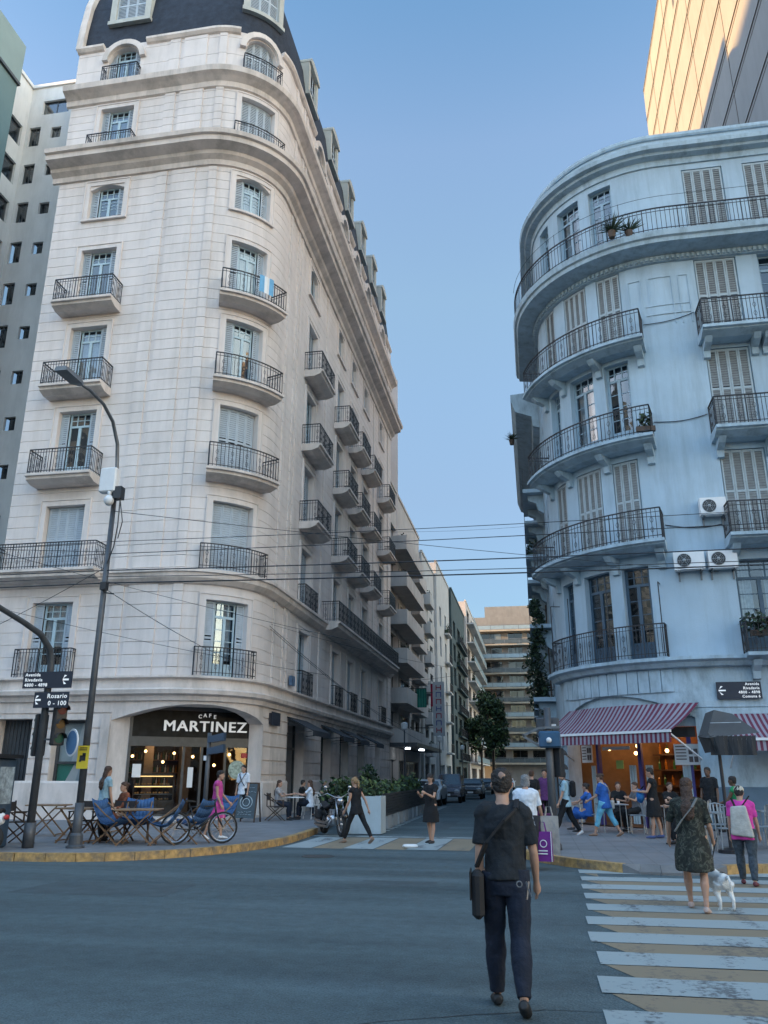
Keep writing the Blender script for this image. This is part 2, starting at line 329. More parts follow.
def window(P,a,b,c,d,root,org,kind='french',depth=.3,fm=FRAMEB,sm=None,rise=0,transom=.62,curtain=None,bars=False):
    """window part; children panes / shutters / curtain"""
    fr=MB(org); o=-depth+.05
    fr.pbox(P,a,a+.06,o-.03,o+.03,c,d); fr.pbox(P,b-.06,b,o-.03,o+.03,c,d); fr.pbox(P,a+.06,b-.06,o-.029,o+.029,d-.07,d); fr.pbox(P,a+.06,b-.06,o-.029,o+.029,c,c+.09)
    if kind in('french','sash'):
        side=.0 if kind=='sash' else min(.36,(b-a)*.2)
        ga,gb=a+side+.03,b-side-.03; m=(ga+gb)/2
        zt=d-transom
        fr.pbox(P,ga,ga+.07,o-.025,o+.028,c+.09,d-.07); fr.pbox(P,gb-.07,gb,o-.025,o+.028,c+.09,d-.07)
        fr.pbox(P,ga+.07,gb-.07,o-.02,o+.035,zt,zt+.09); fr.pbox(P,m-.06,m+.06,o-.021,o+.04,c+.09,zt)
        for k in (1,2): 
            q=ga+(gb-ga)*k/3; fr.pbox(P,q-.02,q+.02,o-.015,o+.02,zt+.09,d-.07)
        fr.pbox(P,ga+.07,gb-.07,o-.014,o+.019,zt+.09+(d-.07-zt-.09)*.5-.015,zt+.09+(d-.07-zt-.09)*.5+.015)
        for q0,q1 in ((ga+.07,m-.06),(m+.06,gb-.07)):
            fr.pbox(P,q0,q1,o-.018,o+.022,c+.09,c+.09+.45*min(1,(zt-c)/2.2))
            for k in range(1,4):
                z=c+.5+(zt-c-.5)*k/4
                if bars: fr.pbox(P,q0,q1,o-.012,o+.015,z,z+.025)
        wo=fr.build('window',fm,root)
        g=MB(org); g.pquad(P,ga+.03,gb-.03,c+.1,d-.05,o); g.build('pane',GLASS,wo)
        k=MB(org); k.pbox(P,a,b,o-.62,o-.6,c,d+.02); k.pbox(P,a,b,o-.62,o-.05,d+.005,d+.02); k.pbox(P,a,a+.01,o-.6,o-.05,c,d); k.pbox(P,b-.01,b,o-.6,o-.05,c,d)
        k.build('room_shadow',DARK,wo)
        if curtain is None: curtain=random.choice([0,1,1,2])
        if curtain:
            cm=MB(org); w_=(gb-ga)
            rng=[(ga+.05,ga+w_*.36),(gb-w_*.36,gb-.05)] if curtain==1 else [(ga+.05,gb-.05)]
            zc=d-.1; zb=c+.1 if curtain==1 else c+random.uniform(.1,(d-c)*.5)
            for u,v in rng:
                n=int((v-u)/.04)
                for i in range(n):
                    q0,q1=u+(v-u)*i/n,u+(v-u)*(i+1)/n
                    cm.poly(P.pt(q0,o-.14-(.02 if i%2 else 0),zb),P.pt(q1,o-.14-(0 if i%2 else .02),zb),P.pt(q1,o-.14-(0 if i%2 else .02),zc),P.pt(q0,o-.14-(.02 if i%2 else 0),zc))
            cm.build('curtain',CURT,wo)
        if kind=='french':
            for u,v in ((a+.005,a+side+.02),(b-side-.02,b-.005)):
                s=MB(org); leafshut(s,P,u,v,o+.1,c+.02,d-.02); s.build('shutter',[sm or SHUT,sm or SHUT],wo)
        return wo
    wo=fr.build('window',fm,root)
    s=MB(org); n=4 if b-a>1.1 else 2 if b-a<.8 else 3
    for i in range(n):
        u=a+.03+(b-a-.06)*i/n; v=a+.03+(b-a-.06)*(i+1)/n-.012
        leafshut(s,P,u,v,o+.07,c+.02,d-.03)
    s.build('shutter',[sm or SHUT,SHUTL if sm is SHUTG else (sm or SHUT)],wo)
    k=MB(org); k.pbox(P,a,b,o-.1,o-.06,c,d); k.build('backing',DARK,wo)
    return wo
def railing(P,a,b,o,z0,h,parent,org,mtl=None,pitch=.115,orn=.5,returns=True,wall=0.0,name='railing'):
    r=MB(org); t=.012
    def run(f,L,sub):
        n=max(1,int(L/pitch))
        for zz,th in ((z0+h,.022),(z0+h-.13,.01),(z0+.1,.012)):
            pts=[f(L*i/sub,zz) for i in range(sub+1)]
            for p,q in zip(pts,pts[1:]): r.beam(p,q,th*2,th*1.6)
        for i in range(n+1):
            q=L*i/n; p=f(q,z0); 
            big=(i%8==0)
            r.beam(f(q,z0),f(q,z0+h),.030 if big else .017)
            if orn and i%4==2:
                c=f(q,z0+h*.5); c2=f(min(L,q+.05),z0+h*.5); d=(c2-c); 
                if d.length>0:
                    d=d.normalized()
                    for rz_,zc in ((.055,.30),(.055,.62)):
                        pts=[c+d*math.cos(k*PI/3)*.05+Vector((0,0,math.sin(k*PI/3)*.09+(zc-.5)*h)) for k in range(6)]
                        r.tube(pts,.008,4,closed=True)
    L=b-a; sub=max(1,len(P.brk(a,b))-1)
    if sub<2: sub=1
    else: sub=max(4,int(L/.3))
    run(lambda q,z:P.pt(a+q,o,z),L,sub)
    if returns:
        for s_ in (a,b): run(lambda q,z,s_=s_:P.pt(s_,wall+q,z),o-wall,1)
    return r.build(name,mtl or IRON,parent)
def balcony(P,a,b,proj,z,root,org,m,h=1.0,t=.34,brackets=None,orn=.5,rail=True,name='balcony'):
    s=MB(org)
    s.pprof(P,a,b,[(.002,z-t),(proj-.45,z-t),(proj-.12,z-t+.12),(proj-.1,z-.12),(proj,z-.1),(proj,z),(.002,z)])
    if brackets:
        for q in brackets:
            s.pprof(P,q-.11,q+.11,[(.004,z-t-.55),(.12,z-t-.52),(.16,z-t-.3),(proj*.55,z-t-.16),(proj*.72,z-t-.002),(.004,z-t-.002)])
    bo=s.build(name,m,root)
    if rail: railing(P,a+.05,b-.05,proj-.08,z,h,bo,org,orn=orn)
    return bo
# ================================================================ LEFT BUILDING (cream, rounded corner, cafe on the ground floor)
LO=Vector((-14.9,42,0)); LE=39.6   # end of the side facade in s
lb=thing('corner_building','tall cream stone building with rounded corner, mansard roof and a cafe at street level','building',LO)
def groovez(a,b,st=.46): 
    z=a; r=[]
    while z<b: r.append(z); z+=st
    return r
C1=(1.35,2.9); C2=(8.15,9.75)
SC_=[(15.7,17.3),(22.0,23.5),(25.7,27.2),(29.5,31.0),(35.2,36.7)]
FL={1:(4.97,7.8),2:(8.9,11.65),3:(12.85,15.7),4:(16.7,19.6),5:(20.6,23.45),6:(25.05,26.85),7:(28.75,31.2),8:(32.75,34.85)}
ops=[]
for f,(c,d) in FL.items():
    r={6:.22,8:.78}.get(f,0)
    for (a,b) in [C1,C2]: ops.append((a-.05,b+.05,c,d,r))
    for (a,b) in SC_:
        q=.0 if f not in(6,) else .12
        ops.append((a+q,b-q,c,d,r))
w=MB(LO)
facade(w,PL,-.3,LE,4.35,27.4,[o for o in ops if o[3]<27.4],.34,groovez(5.3,27.2))
facade(w,PL,-.3,LE,27.4,31.8,[o for o in ops if 27.4<o[3]<31.8],.34,groovez(28.9,31.5,.42))
facade(w,PL,-.3,LE,31.8,35.0,[o for o in ops if 31.8<o[3]],.34,[33.6,34.6])
for f,(c,d) in FL.items():
    if f==8: continue
    for (a,b) in [C1,C2]+SC_: surround(w,PL,a-.05,b+.05,c,d,.2,.05,sill=(f==6))
# pilaster strips
for (a,b) in ((4.45,4.95),(5.15,6.3),(6.9,7.25),(12.0,12.35),(13.3,13.6),(13.85,14.15),(19.2,19.5),(32.9,33.2),(38.6,39.9)):
    for (z0,z1) in ((4.98,8.36),(8.9,27.15),(28.75,31.65),(32.7,34.8)):
        gg={4.98:[4.956]+groovez(5.3,27.2),8.9:[8.876]+groovez(5.3,27.2),28.75:[28.726]+groovez(28.9,31.5,.42),32.7:[32.676,33.6,34.6]}[z0]
        gg=[q for q in gg if z0-.03<=q<z1-.1]
        for q,q2 in zip(gg,gg[1:]+[z1]): w.pbox(PL,a,b,-.002,.06,q+.02,min(q2,z1))
# party and rear walls
w.poly((-20,27.5,0),(-20,56,0),(-20,56,35),(-20,27.5,35)); w.poly((-20,56,0),(-10.3,64,0),(-10.3,64,35),(-20,56,35))
w.build('wall',CREAM,lb)
# ground floor
GO=[(1.0,2.75),]
gops=[(.5,1.9,.3,3.55,0),(2.75,4.15,1.2,3.5,0)]
g=MB(LO)
side_g=[(14.6,17.2),(20.3,22.3),(24.3,26.3),(28.8,30.8),(34.3,36.0)]
gall=gops+[(4.95,11.4,.0,4.02,.55)]+[(a,b,.15,3.75,0) for a,b in side_g]
facade(g,PL,-.3,LE,0,4.35,gall,.55,[z for z in groovez(1.62,4.1,.52)],.05,.045)
g.pprof(PL,-.3,4.95,[(0,.0),(.09,.0),(.09,1.35),(.05,1.42),(0,1.42)]); g.pprof(PL,11.4,14.6,[(0,.0),(.09,.0),(.09,1.35),(.05,1.42),(0,1.42)])
for a,b in zip([17.2,22.3,26.3,30.8,36.0],[20.3,24.3,28.8,34.3,40.0]): g.pprof(PL,a,b,[(0,.0),(.09,.0),(.09,1.35),(.05,1.42),(0,1.42)])
# moulded archivolt round the cafe opening
g.pprof(PL,4.6,4.94,[(.002,1.42),(.05,1.42),(.05,3.7),(.002,3.7)])
g.build('ground_floor_wall',TRIM,lb)
pf=[(0,4.12),(.10,4.14),(.14,4.3),(.30,4.36),(.34,4.5),(.22,4.56),(.18,4.86),(.34,4.92),(.34,4.99),(0,5.02)]
b=MB(LO); b.pprof(PL,-.35,LE+.1,pf); b.build('belt_course',TRIM,lb)
b=MB(LO); b.pprof(PL,-.35,LE+.1,[(.003,8.35),(.12,8.38),(.30,8.55),(.34,8.72),(.42,8.75),(.42,8.86),(.003,8.9)])
b.build('belt_course',TRIM,lb)
b=MB(LO); b.pprof(PL,-.6,LE+.5,[(.003,27.2),(.10,27.22),(.14,27.45),(.35,27.6),(.40,27.75),(.85,27.9),(.88,28.12),(1.0,28.16),(1.05,28.34),(.003,28.5)]); b.build('main_cornice',TRIM,lb)
b=MB(LO); b.pprof(PL,-.5,LE+.6,[(.003,31.55),(.10,31.6),(.14,31.85),(.36,32.0),(.55,32.1),(.6,32.35),(.003,32.5)]); b.build('upper_cornice',TRIM,lb)
b=MB(LO)
prev=-.35
for (a,c) in [C1,C2]+SC_:
    b.pprof(PL,prev,a-.32,[(.003,34.8),(.1,34.85),(.2,34.98),(.2,35.1),(-.5,35.12)]); prev=c+.32
    # arched hood over the top-floor window
    n=12; m=(a+c)/2; hw=(c-a)/2+.05
    for k in range(n):
        t0,t1=PI*k/n,PI*(k+1)/n
        q=[]
        for rr in (hw,hw+.27):
            for t in (t0,t1): q.append((m-math.cos(t)*rr,34.85-.78+math.sin(t)*rr*1.02))
        for o in (0,):
            v=[PL.pt(q[0][0],.003,q[0][1]),PL.pt(q[1][0],.003,q[1][1]),PL.pt(q[3][0],.003,q[3][1]),PL.pt(q[2][0],.003,q[2][1])]
            v2=[PL.pt(q[i][0],.17,q[i][1]) for i in (0,1,3,2)]
            b.hexa(v+v2)
b.pprof(PL,prev,LE+.1,[(.003,34.8),(.1,34.85),(.2,34.98),(.2,35.1),(-.5,35.12)])
b.build('parapet_coping',TRIM,lb)
# windows
shut_set={(0,2),(0,21),(1,3),(1,2),(1,7)}
for f,(c,d) in FL.items():
    for ci,(a,e) in enumerate([C1,C2]):
        kind='closed' if (ci,f) in {(0,2),(1,3),(1,2),(1,7)} else 'french'
        if f==8 and ci==1: kind='closed'
        window(PL,a-.05,e+.05,c,d,lb,LO,kind,.34,bars=(f in(1,6)))
    for i,(a,e) in enumerate(SC_):
        q=.12 if f==6 else 0
        window(PL,a+q,e-q,c,d,lb,LO,'closed' if random.random()<.35 else 'french',.34)
# balconies
for f in (3,4,5):
    z=FL[f][0]-.1
    balcony(PL,.75,3.45,.92,z,lb,LO,TRIM); balcony(PL,7.75,10.3,.88,z,lb,LO,TRIM)
    for i,(a,e) in enumerate(SC_): balcony(PL,a-.55,e+.55,.95,z,lb,LO,TRIM)
balcony(PL,-.3,4.1,.9,8.92,lb,LO,TRIM,t=.4)
railing(PL,7.75,10.4,.36,8.9,.95,lb,LO); railing(PL,15.4,17.6,.36,8.9,.95,lb,LO)
balcony(PL,19.6,38.2,1.0,8.92,lb,LO,TRIM,t=.42)
for (a,e) in [C1,C2]:
    railing(PL,a-.35,e+.35,.30,5.02,1.0,lb,LO); railing(PL,a-.3,e+.3,.5,28.5,.85,lb,LO); railing(PL,a-.1,e+.1,.35,32.5,.95,lb,LO)
for (a,e) in SC_:
    railing(PL,a-.1,e+.1,.28,5.02,1.0,lb,LO); railing(PL,a-.1,e+.1,.5,28.5,.8,lb,LO); railing(PL,a-.1,e+.1,.3,32.5,.8,lb,LO)
# mansard roof
r=MB(LO)
prof=[(-.02,34.9),(-.12,36.4),(-.32,38.0),(-.75,39.6),(-1.4,40.9),(-2.3,41.7),(-2.9,42.0)]
r.pprof(PL,-.1,LE,prof,closed=False)
r.poly((-19.9,30.4,42),(-13.1,30.4,42),(-13.1,56,42),(-19.9,56,42))
r.build('mansard_roof',SLATE,lb)
r=MB(LO)
for i in range(len(prof)-1):
    o0,z0=prof[i];o1,z1=prof[i+1]
    r.hexa([PL.pt(-.42,o0+.22,z0+.1),PL.pt(-.08,o0+.22,z0+.1),PL.pt(-.08,-3.5,z0+.1),PL.pt(-.42,-3.5,z0+.1),PL.pt(-.42,o1+.22,z1+.1),PL.pt(-.08,o1+.22,z1+.1),PL.pt(-.08,-3.5,z1+.1),PL.pt(-.42,-3.5,z1+.1)])
r.build('roof_edge_band',TRIM,lb)
DORM=mat('dormer_blue_grey',(.46,.46,.42),.7,.1,2.,stain=.3)
def dormer(a,b,z0,z1):
    d=MB(LO); o1=.02; o0=-2.6
    d.pbox(PL,a-.3,a,o0,o1,z0,z1); d.pbox(PL,b,b+.3,o0,o1,z0,z1); d.pbox(PL,a-.35,b+.35,o1-.2,o1+.08,z0-.22,z0-.002)
    n=8;m=(a+b)/2;hw=(b-a)/2+.32
    for k in range(n):
        q0=m-hw*math.cos(PI*k/n);q1=m-hw*math.cos(PI*(k+1)/n); h0=z1+.12+.38*math.sin(PI*k/n);h1=z1+.12+.38*math.sin(PI*(k+1)/n)
        P=PL
        d.hexa([P.pt(q0,o0,z1+.002),P.pt(q1,o0,z1+.002),P.pt(q1,o1+.1,z1+.002),P.pt(q0,o1+.1,z1+.002),P.pt(q0,o0,h0),P.pt(q1,o0,h1),P.pt(q1,o1+.1,h1),P.pt(q0,o1+.1,h0)])
    do=d.build('dormer',DORM,lb)
    s=MB(LO); n=3
    for i in range(n):
        u=a+(b-a)*i/n; leafshut(s,PL,u,u+(b-a)/n-.01,-.12,z0,z1)
    s.build('shutter',[SHUT,SHUT],do)
for (a,b) in [C1,C2,(14.2,15.5),(19.2,20.5),(23.8,25.1),(28,29.3),(32,33.3),(36,37.3)]: dormer(a+.02,b-.02,36.6,38.6)
# ---- cafe front (flat glazed chord behind the curved wall)
CA=Vector((-14.25,27.98,0)); CB=Vector((-10.5,30.9,0)); CDV=(CB-CA).normalized(); CL=(CB-CA).length
PC=line_path(CA.x,CA.y,CDV.x,CDV.y)
SIGNM=mat('black_fascia',(.012,.013,.014),.45,.6,3.,spec=.15)
f=MB(LO)
f.pbox(PC,0,CL,-.1,.05,.15,.3); f.pbox(PC,0,CL,-.08,.06,2.62,2.95); f.pbox(PC,0,CL,-.06,.05,3.9,4.06)
for q in (0,1.95,2.62,3.52,CL-.1): f.pbox(PC,q,q+.09,-.061,.041,.3,2.62)
for q in (0,CL-.1): f.pbox(PC,q,q+.09,-.06,.04,2.95,3.9)
fo=f.build('shop_front',FRAMED,lb)
g=MB(LO); g.pquad(PC,.09,2.62,.3,2.62,-.02); g.pquad(PC,3.6,CL-.1,.3,2.62,-.02); g.build('pane',GLASSD,fo)
fs=MB(LO); fs.pbox(PC,.09,CL-.1,-.04,-.0,2.95,3.9); fs.build('fascia_board',SIGNM,fo)
# reveals / soffit / interior of the cafe
ci=MB(LO)
ci.mi=0
ci.pbox(PC,-.5,CL+.3,-5.0,-4.9,.2,4.05); ci.pbox(PC,-.5,-.4,-4.9,-.0,.2,4.05); ci.pbox(PC,CL+.02,CL+.1,-4.9,-.1,.2,4.05)
ci.mi=1; ci.pbox(PC,-.5,CL+.1,-4.9,-.1,.12,.2); ci.pbox(PC,-.5,CL+.1,-4.9,.0,4.06,4.1)
ci.mi=2; ci.pbox(PC,1.2,1.55,-3.2,-2.8,.2,4.0); ci.pbox(PC,2.9,3.3,-4.2,-3.8,.2,4.0)
ci.build('cafe_interior',[mat('cafe_wall',(.045,.03,.022),.8,.3,2.),mat('cafe_floor',(.04,.035,.03),.6,.3,3.),mat('cafe_column',(.20,.16,.13),.8,.1,2.)],lb)
CAPL=MB(LO)   # soffit between curved wall and glazing
CAPL.add([PL.pt(q,-.05,4.04) for q in PL.brk(4.9,11.5)]+[tuple(CB+Vector((0,0,4.04))),tuple(CA+Vector((0,0,4.04)))],[tuple(range(len(PL.brk(4.9,11.5))+2))])
CAPL.build('soffit',TRIM,lb)
thr=MB(LO); br=PL.brk(4.95,11.4)
pts=[PL.pt(q,-.02,0) for q in br]+[CB.copy(),CA.copy()]
thr.add([Vector((p.x,p.y,.15)) for p in pts]+[Vector((p.x,p.y,.24)) for p in pts],[tuple(range(len(pts))),tuple(range(2*len(pts)-1,len(pts)-1,-1))]+[(i,(i+1)%len(pts),len(pts)+(i+1)%len(pts),len(pts)+i) for i in range(len(pts))])
thr.build('threshold',TRIM,lb)
for q,c in ((4.95,CA),(11.4,CB)):
    jm=MB(LO)
    p0=PL.pt(q,-.01,0)
    jm.poly((p0.x,p0.y,.15),(c.x,c.y,.15),(c.x,c.y,4.05),(p0.x,p0.y,4.05)); jm.build('jamb',TRIM,lb)
# lettering
def text3d(body,mtl,parent,org,P,s,o,z,size,depth=.02,align='CENTER',name='lettering',sx=1,shear=0,bold=0.0):
    cu=bpy.data.curves.new(name,'FONT'); cu.body=body; cu.size=size; cu.extrude=depth; cu.align_x=align; cu.align_y='CENTER'; cu.offset=bold; cu.resolution_u=3; cu.bevel_depth=0; cu.shear=shear
    cu.space_character=1.13
    to=bpy.data.objects.new('tmp',cu); COL.objects.link(to)
    dg=bpy.context.evaluated_depsgraph_get(); me=bpy.data.meshes.new_from_object(to.evaluated_get(dg)); bpy.data.objects.remove(to)
    t=P.tan(s); n=P.nrm(s); M=Matrix((t*sx,Vector((0,0,1)),n)).transposed().to_4x4(); M.translation=P.pt(s,o,z)-Vector(org)
    me.transform(M); me.materials.clear(); me.materials.append(mtl)
    ob=bpy.data.objects.new(name,me); COL.objects.link(ob); ob.parent=parent; return ob
LETW=mat('white_letters_glow',(.8,.8,.78),.5,.03,4.,emit=(.9,.92,.95),estr=.05)  # faint glow added to brighten the letters
for _dx,_dz in ((-.011,0),(.011,.004),(0,-.006)): text3d('MARTINEZ',LETW,fo,LO,PC,2.74+_dx,.09+abs(_dx)*.4+_dz*.2,3.33+_dz,.53,.03,sx=1.13)
def arcword(word,s0,z0,size,dx,rise):
    n=len(word)
    for i,c in enumerate(word):
        t=(i-(n-1)/2)/((n-1)/2); text3d(c,LETW,fo,LO,PC,s0+dx*t,.09,z0+rise*(1-t*t),size,.02,bold=.003)
arcword('CAFE',2.78,3.70,.19,.28,.05)
# display case, shelves and bulbs inside
WARM=mat('warm_bulb',(1,.7,.35),.5,0,1.,emit=(1,.55,.2),estr=1.6)
WARML=mat('case_light',(1,.75,.4),.5,0,1.,emit=(1,.6,.22),estr=.35)
FOOD=mat('pastry',(.45,.26,.10),.7,.5,9.)
dc=thing('display_case','glass pastry display case glowing warm behind the cafe window','display case',PC.pt(1.0,-1.1,.2))
def dcm(): return MB(dc.location)
q=dcm(); q.pbox(PC,.45,1.95,-1.5,-.75,.2,.75); q.pbox(PC,.45,1.95,-1.5,-.75,1.62,1.68); q.pbox(PC,.45,.5,-1.5,-.75,.75,1.62); q.pbox(PC,1.9,1.95,-1.5,-.75,.75,1.62); q.build('cabinet',WOODD,dc)
q=dcm()
for z in (.95,1.25): q.pbox(PC,.5,1.9,-1.45,-.78,z,z+.02)
q.build('shelf',STEEL,dc)
q=dcm(); q.pbox(PC,.52,1.88,-.84,-.8,1.57,1.6); q.pbox(PC,.52,1.88,-.84,-.8,1.21,1.24); q.build('strip_light',WARML,dc)
q=dcm()
for z in (.79,1.01,1.31):
    for k in range(12):
        c=PC.pt(.6+k*.11,-1.0-.1*(k%2),z); q.sph(c,(.045,.045,.035),8,5)
q.build('pastries',FOOD,dc)
bk=thing('bottle_shelf','back shelf with rows of bottles and jars inside the cafe','shelf',PC.pt(2,-4.6,.2))
q=MB(bk.location)
for z in (1.2,1.7,2.2): q.pbox(PC,.2,3.6,-4.85,-4.55,z,z+.04)
q.build('shelf_board',WOOD,bk)
q=MB(bk.location); 
for z in (1.24,1.74,2.24):
    for k in range(30):
        c=PC.pt(.3+k*.11,-4.7,z); q.mi=k%3; q.lathe(c,[(.03,0),(.035,.02),(.035,.17),(.012,.22),(.012,.28)],8)
q.build('bottles',[mat('amber_glass',(.30,.12,.02),.2,.3,4.),mat('green_glass',(.03,.12,.05),.2,.3,4.),WHITEP],bk)
for k,(s,o,z) in enumerate([(.5,-1.6,2.3),(1.1,-2.2,2.5),(1.6,-1.4,2.1),(2.3,-2.6,2.45),(2.7,-1.3,2.3),(3.7,-1.8,2.0),(4.2,-1.5,2.4)]):
    t=thing('pendant_lamp',['leftmost','second from left','third from left','fourth from left','fifth from left','sixth from left','rightmost'][k]+' small warm bulb hanging inside the cafe window','pendant lamp',PC.pt(s,o,z),group='bulbs hanging inside the cafe')
    q=MB(); q.sph((0,0,0),.055,10,6); q.build('bulb',WARM,t,True,local=True)
    q=MB(); q.cyl((0,0,.05),(0,0,4.05-z),.008,6); q.build('cord',BLACKP,t,local=True)
pl=bpy.data.lights.new('cafe_lamp','POINT'); pl.energy=7; pl.color=(1,.6,.3); pl.shadow_soft_size=.3
po=bpy.data.objects.new('cafe_lamp',pl); COL.objects.link(po); po.location=PC.pt(1.6,-2.2,2.9)
# paper signs and round ornament in the glass
for (s0,s1,z0,z1,nm,mt,lab) in [(.22,.52,1.55,2.0,'paper_notice',WHITEP,'white paper notice at the left edge of the cafe window'),(2.2,2.4,1.2,1.9,'paper_notice',WHITEP,'tall white notice taped inside the cafe window beside the door'),
   (3.7,4.0,.55,.85,'window_sticker',mat('blue_sticker',(.1,.3,.55),.5,.3,6.),'blue sticker low on the right cafe pane'),(4.15,4.4,.5,.85,'window_sticker',WHITEP,'white sticker low on the right cafe pane'),(4.2,4.45,2.25,2.42,'window_sticker',RED,'small red sticker high on the right cafe pane'),(4.3,4.45,1.0,1.5,'window_sticker',mat('pale_blue_sticker',(.3,.5,.65),.5,.2,5.),'pale blue sticker midway up the right cafe pane')]:
    q=MB(PC.pt(s0,0,z0)); q.pbox(PC,s0,s1,-.012,-.002,z0,z1); tag(q.build(nm,mt),lab,'notice')
q=MB(PC.pt(4.05,0,1.8)); c=PC.pt(4.05,.0,1.82); n_=PC.nrm(1)
q.tube([c-n_*.01,c+n_*.015],[.33,.33],24); tag(q.build('round_sign',mat('round_green_white',(.30,.38,.33),.5,.6,9.)),'round pale green sticker on the right cafe pane','sign')
# left side openings on the front: black gate and window
k=MB(LO); k.pbox(PL,.5,1.9,-.62,-.5,.15,3.55)
for i in range(9): k.pbox(PL,.55+i*.15,.58+i*.15,-.5,-.46,.15,3.5)
k.build('door',FRAMED,lb)
fr=MB(LO); a,b_,c,d=2.75,4.15,1.2,3.5
fr.pbox(PL,a,a+.09,-.45,-.35,c,d); fr.pbox(PL,b_-.09,b_,-.45,-.35,c,d); fr.pbox(PL,a+.09,b_-.09,-.45,-.351,d-.1,d); fr.pbox(PL,a+.09,b_-.09,-.45,-.351,c,c+.1); fr.pbox(PL,a+.09,b_-.09,-.45,-.352,2.0,2.08)
fo2=fr.build('shop_window',FRAMED,lb)
q=MB(LO); q.pquad(PL,a+.05,b_-.05,c+.05,d-.05,-.4); q.build('pane',GLASSD,fo2)
q=MB(LO); q.pbox(PL,a,b_,-.56,-.5,c,d); q.mi=1
q.poly(PL.pt(a+.35,-.495,c),PL.pt(a+.75,-.495,c),PL.pt(b_-.1,-.495,d),PL.pt(b_-.5,-.495,d)); q.mi=2; q.poly(PL.pt(a,-.494,c),PL.pt(a+.3,-.494,c),PL.pt(a+.7,-.494,c+.8),PL.pt(a,-.494,c+.8))
q.build('poster_backing',[mat('poster_pale',(.45,.52,.56),.5,.1,3.),WHITEP,mat('poster_green',(.03,.28,.22),.5,.1,3.)],fo2)
# side openings: dark shop doors and little awnings
for i,(a,b_) in enumerate(side_g):
    fr=MB(LO); fr.pbox(PL,a,a+.08,-.5,-.4,.15,3.75); fr.pbox(PL,b_-.08,b_,-.5,-.4,.15,3.75); m=(a+b_)/2; fr.pbox(PL,m-.05,m+.05,-.5,-.4,.15,3.75); fr.pbox(PL,a+.08,b_-.08,-.5,-.401,2.7,2.8); fr.pbox(PL,a+.08,b_-.08,-.5,-.401,.15,.3)
    wo=fr.build('shop_window',FRAMED,lb); q=MB(LO); q.pquad(PL,a+.05,b_-.05,.2,3.7,-.45); q.build('pane',GLASSD,wo); q=MB(LO); q.pbox(PL,a,b_,-1.2,-1.1,.15,3.75); q.build('room_shadow',DARK,wo)
    if i<4:
        t=thing('shop_awning',['first','second','third','last'][i]+' dark fabric awning from the corner along the side street wall','awning',PL.pt(m,0,3.9),group='dark awnings along the side wall')
        q=MB(t.location); q.pprof(PL,a-.15,b_+.25,[(.02,3.98),(.02,3.94),(1.15,3.38),(1.15,3.2),(1.17,3.2),(1.17,3.42)]); q.build('canopy',mat('charcoal_fabric',(.03,.035,.045),.85,.2,6.),t)
        for s_ in (a-.1,b_+.2): q=MB(t.location); q.beam(PL.pt(s_,.02,3.3),PL.pt(s_,1.1,3.38),.03); q.build('arm',IRON,t)
# corner street sign on the pier and pipes
q=MB(PL.pt(12.6,0,3.6)); q.pbox(PL,12.0,13.1,.12,.15,3.5,4.0); q.pbox(PL,12.05,12.1,.0,.12,3.55,3.95); tag(q.build('wall_plaque',mat('navy_sign',(.02,.025,.04),.5,.1,3.)),'small dark plaque on the cream pier right of the cafe','sign')
q=MB(PL.pt(14.3,0,5.6)); q.pbox(PL,14.3,14.8,.07,.2,5.25,5.65); tag(q.build('alarm_box',mat('blue_box',(.09,.15,.24),.5,.1,3.)),'small blue box on the wall between first floor windows at the corner','box')
fl=MB(PL.pt(9.3,.95,21)); 
for k in range(6): 
    a0,a1=9.0+k*.09,9.09+k*.09; fl.mi=0 if k in(0,1,4,5) else 1
    fl.poly(PL.pt(a0,.93+.02*(k%2),20.75),PL.pt(a1,.93+.02*((k+1)%2),20.75),PL.pt(a1,.93+.02*((k+1)%2),21.55),PL.pt(a0,.93+.02*(k%2),21.55))
tag(fl.build('flag',[mat('sky_blue_cloth',(.15,.38,.6),.8,.1,4.),WHITEP]),'sky blue and white flag hung over a fifth floor corner balcony','flag')
# ================================================================ RIGHT BUILDING (pale blue, rounded corner)
RO=Vector((8,32,0)); S0=39.0; S1=64.0
rb=thing('apartment_building','pale blue building with curved corner balconies above a striped awning','building',RO)
RC=[(46.0,46.75),(47.4,48.5),(48.95,49.85)]; RF=[(52.4,53.8),(54.5,55.9),(58.4,59.8),(60.6,62.0)]; RS=[(40.2,41.3),(42.6,43.7)]
RFL={1:(5.1,8.05),2:(8.8,11.72),3:(12.35,15.4),4:(15.95,18.93),5:(19.7,22.8)}
ops=[(a,b,c,d,0) for (c,d) in RFL.values() for (a,b) in RC+RF+RS]
w=MB(RO)
facade(w,PR,S0,S1,4.9,24.3,ops,.3)
# thin string mouldings
for z in (11.95,):
    pass
for z0,z1,o in ((16.9,16.98,.03),(17.25,17.29,.025)):
    for a,b in ((50.65,52.1),): w.pbox(PR,a,b,.002,o,z0,z1)
for (a,b) in ((50.1,50.55),(50.8,51.6),(51.8,52.15)):     # applied panel outlines on the fourth floor
    for t in (0,):
        w.pbox(PR,a,a+.03,.002,.03,16.5,18.4); w.pbox(PR,b-.03,b,.002,.03,16.5,18.4); w.pbox(PR,a+.03,b-.03,.002,.029,18.37,18.4)
w.poly((14,26,0),(16,26,0),(16,40,0)) if False else None
w.pquad(line_path(1.0+.01,36,1,0),0,17,0,24.3,0)      # rear wall
w.poly((18.0,26,0),(18.0,36,0),(18,36,24.3),(18,26,24.3))
w.add([PR.pt(q,-.05,24.2) for q in PR.brk(S0,S1)]+[(17.9,36,24.2),(1.1,36,24.2)],[tuple(range(len(PR.brk(S0,S1))+2))])
w.build('wall',BLUEW,rb)
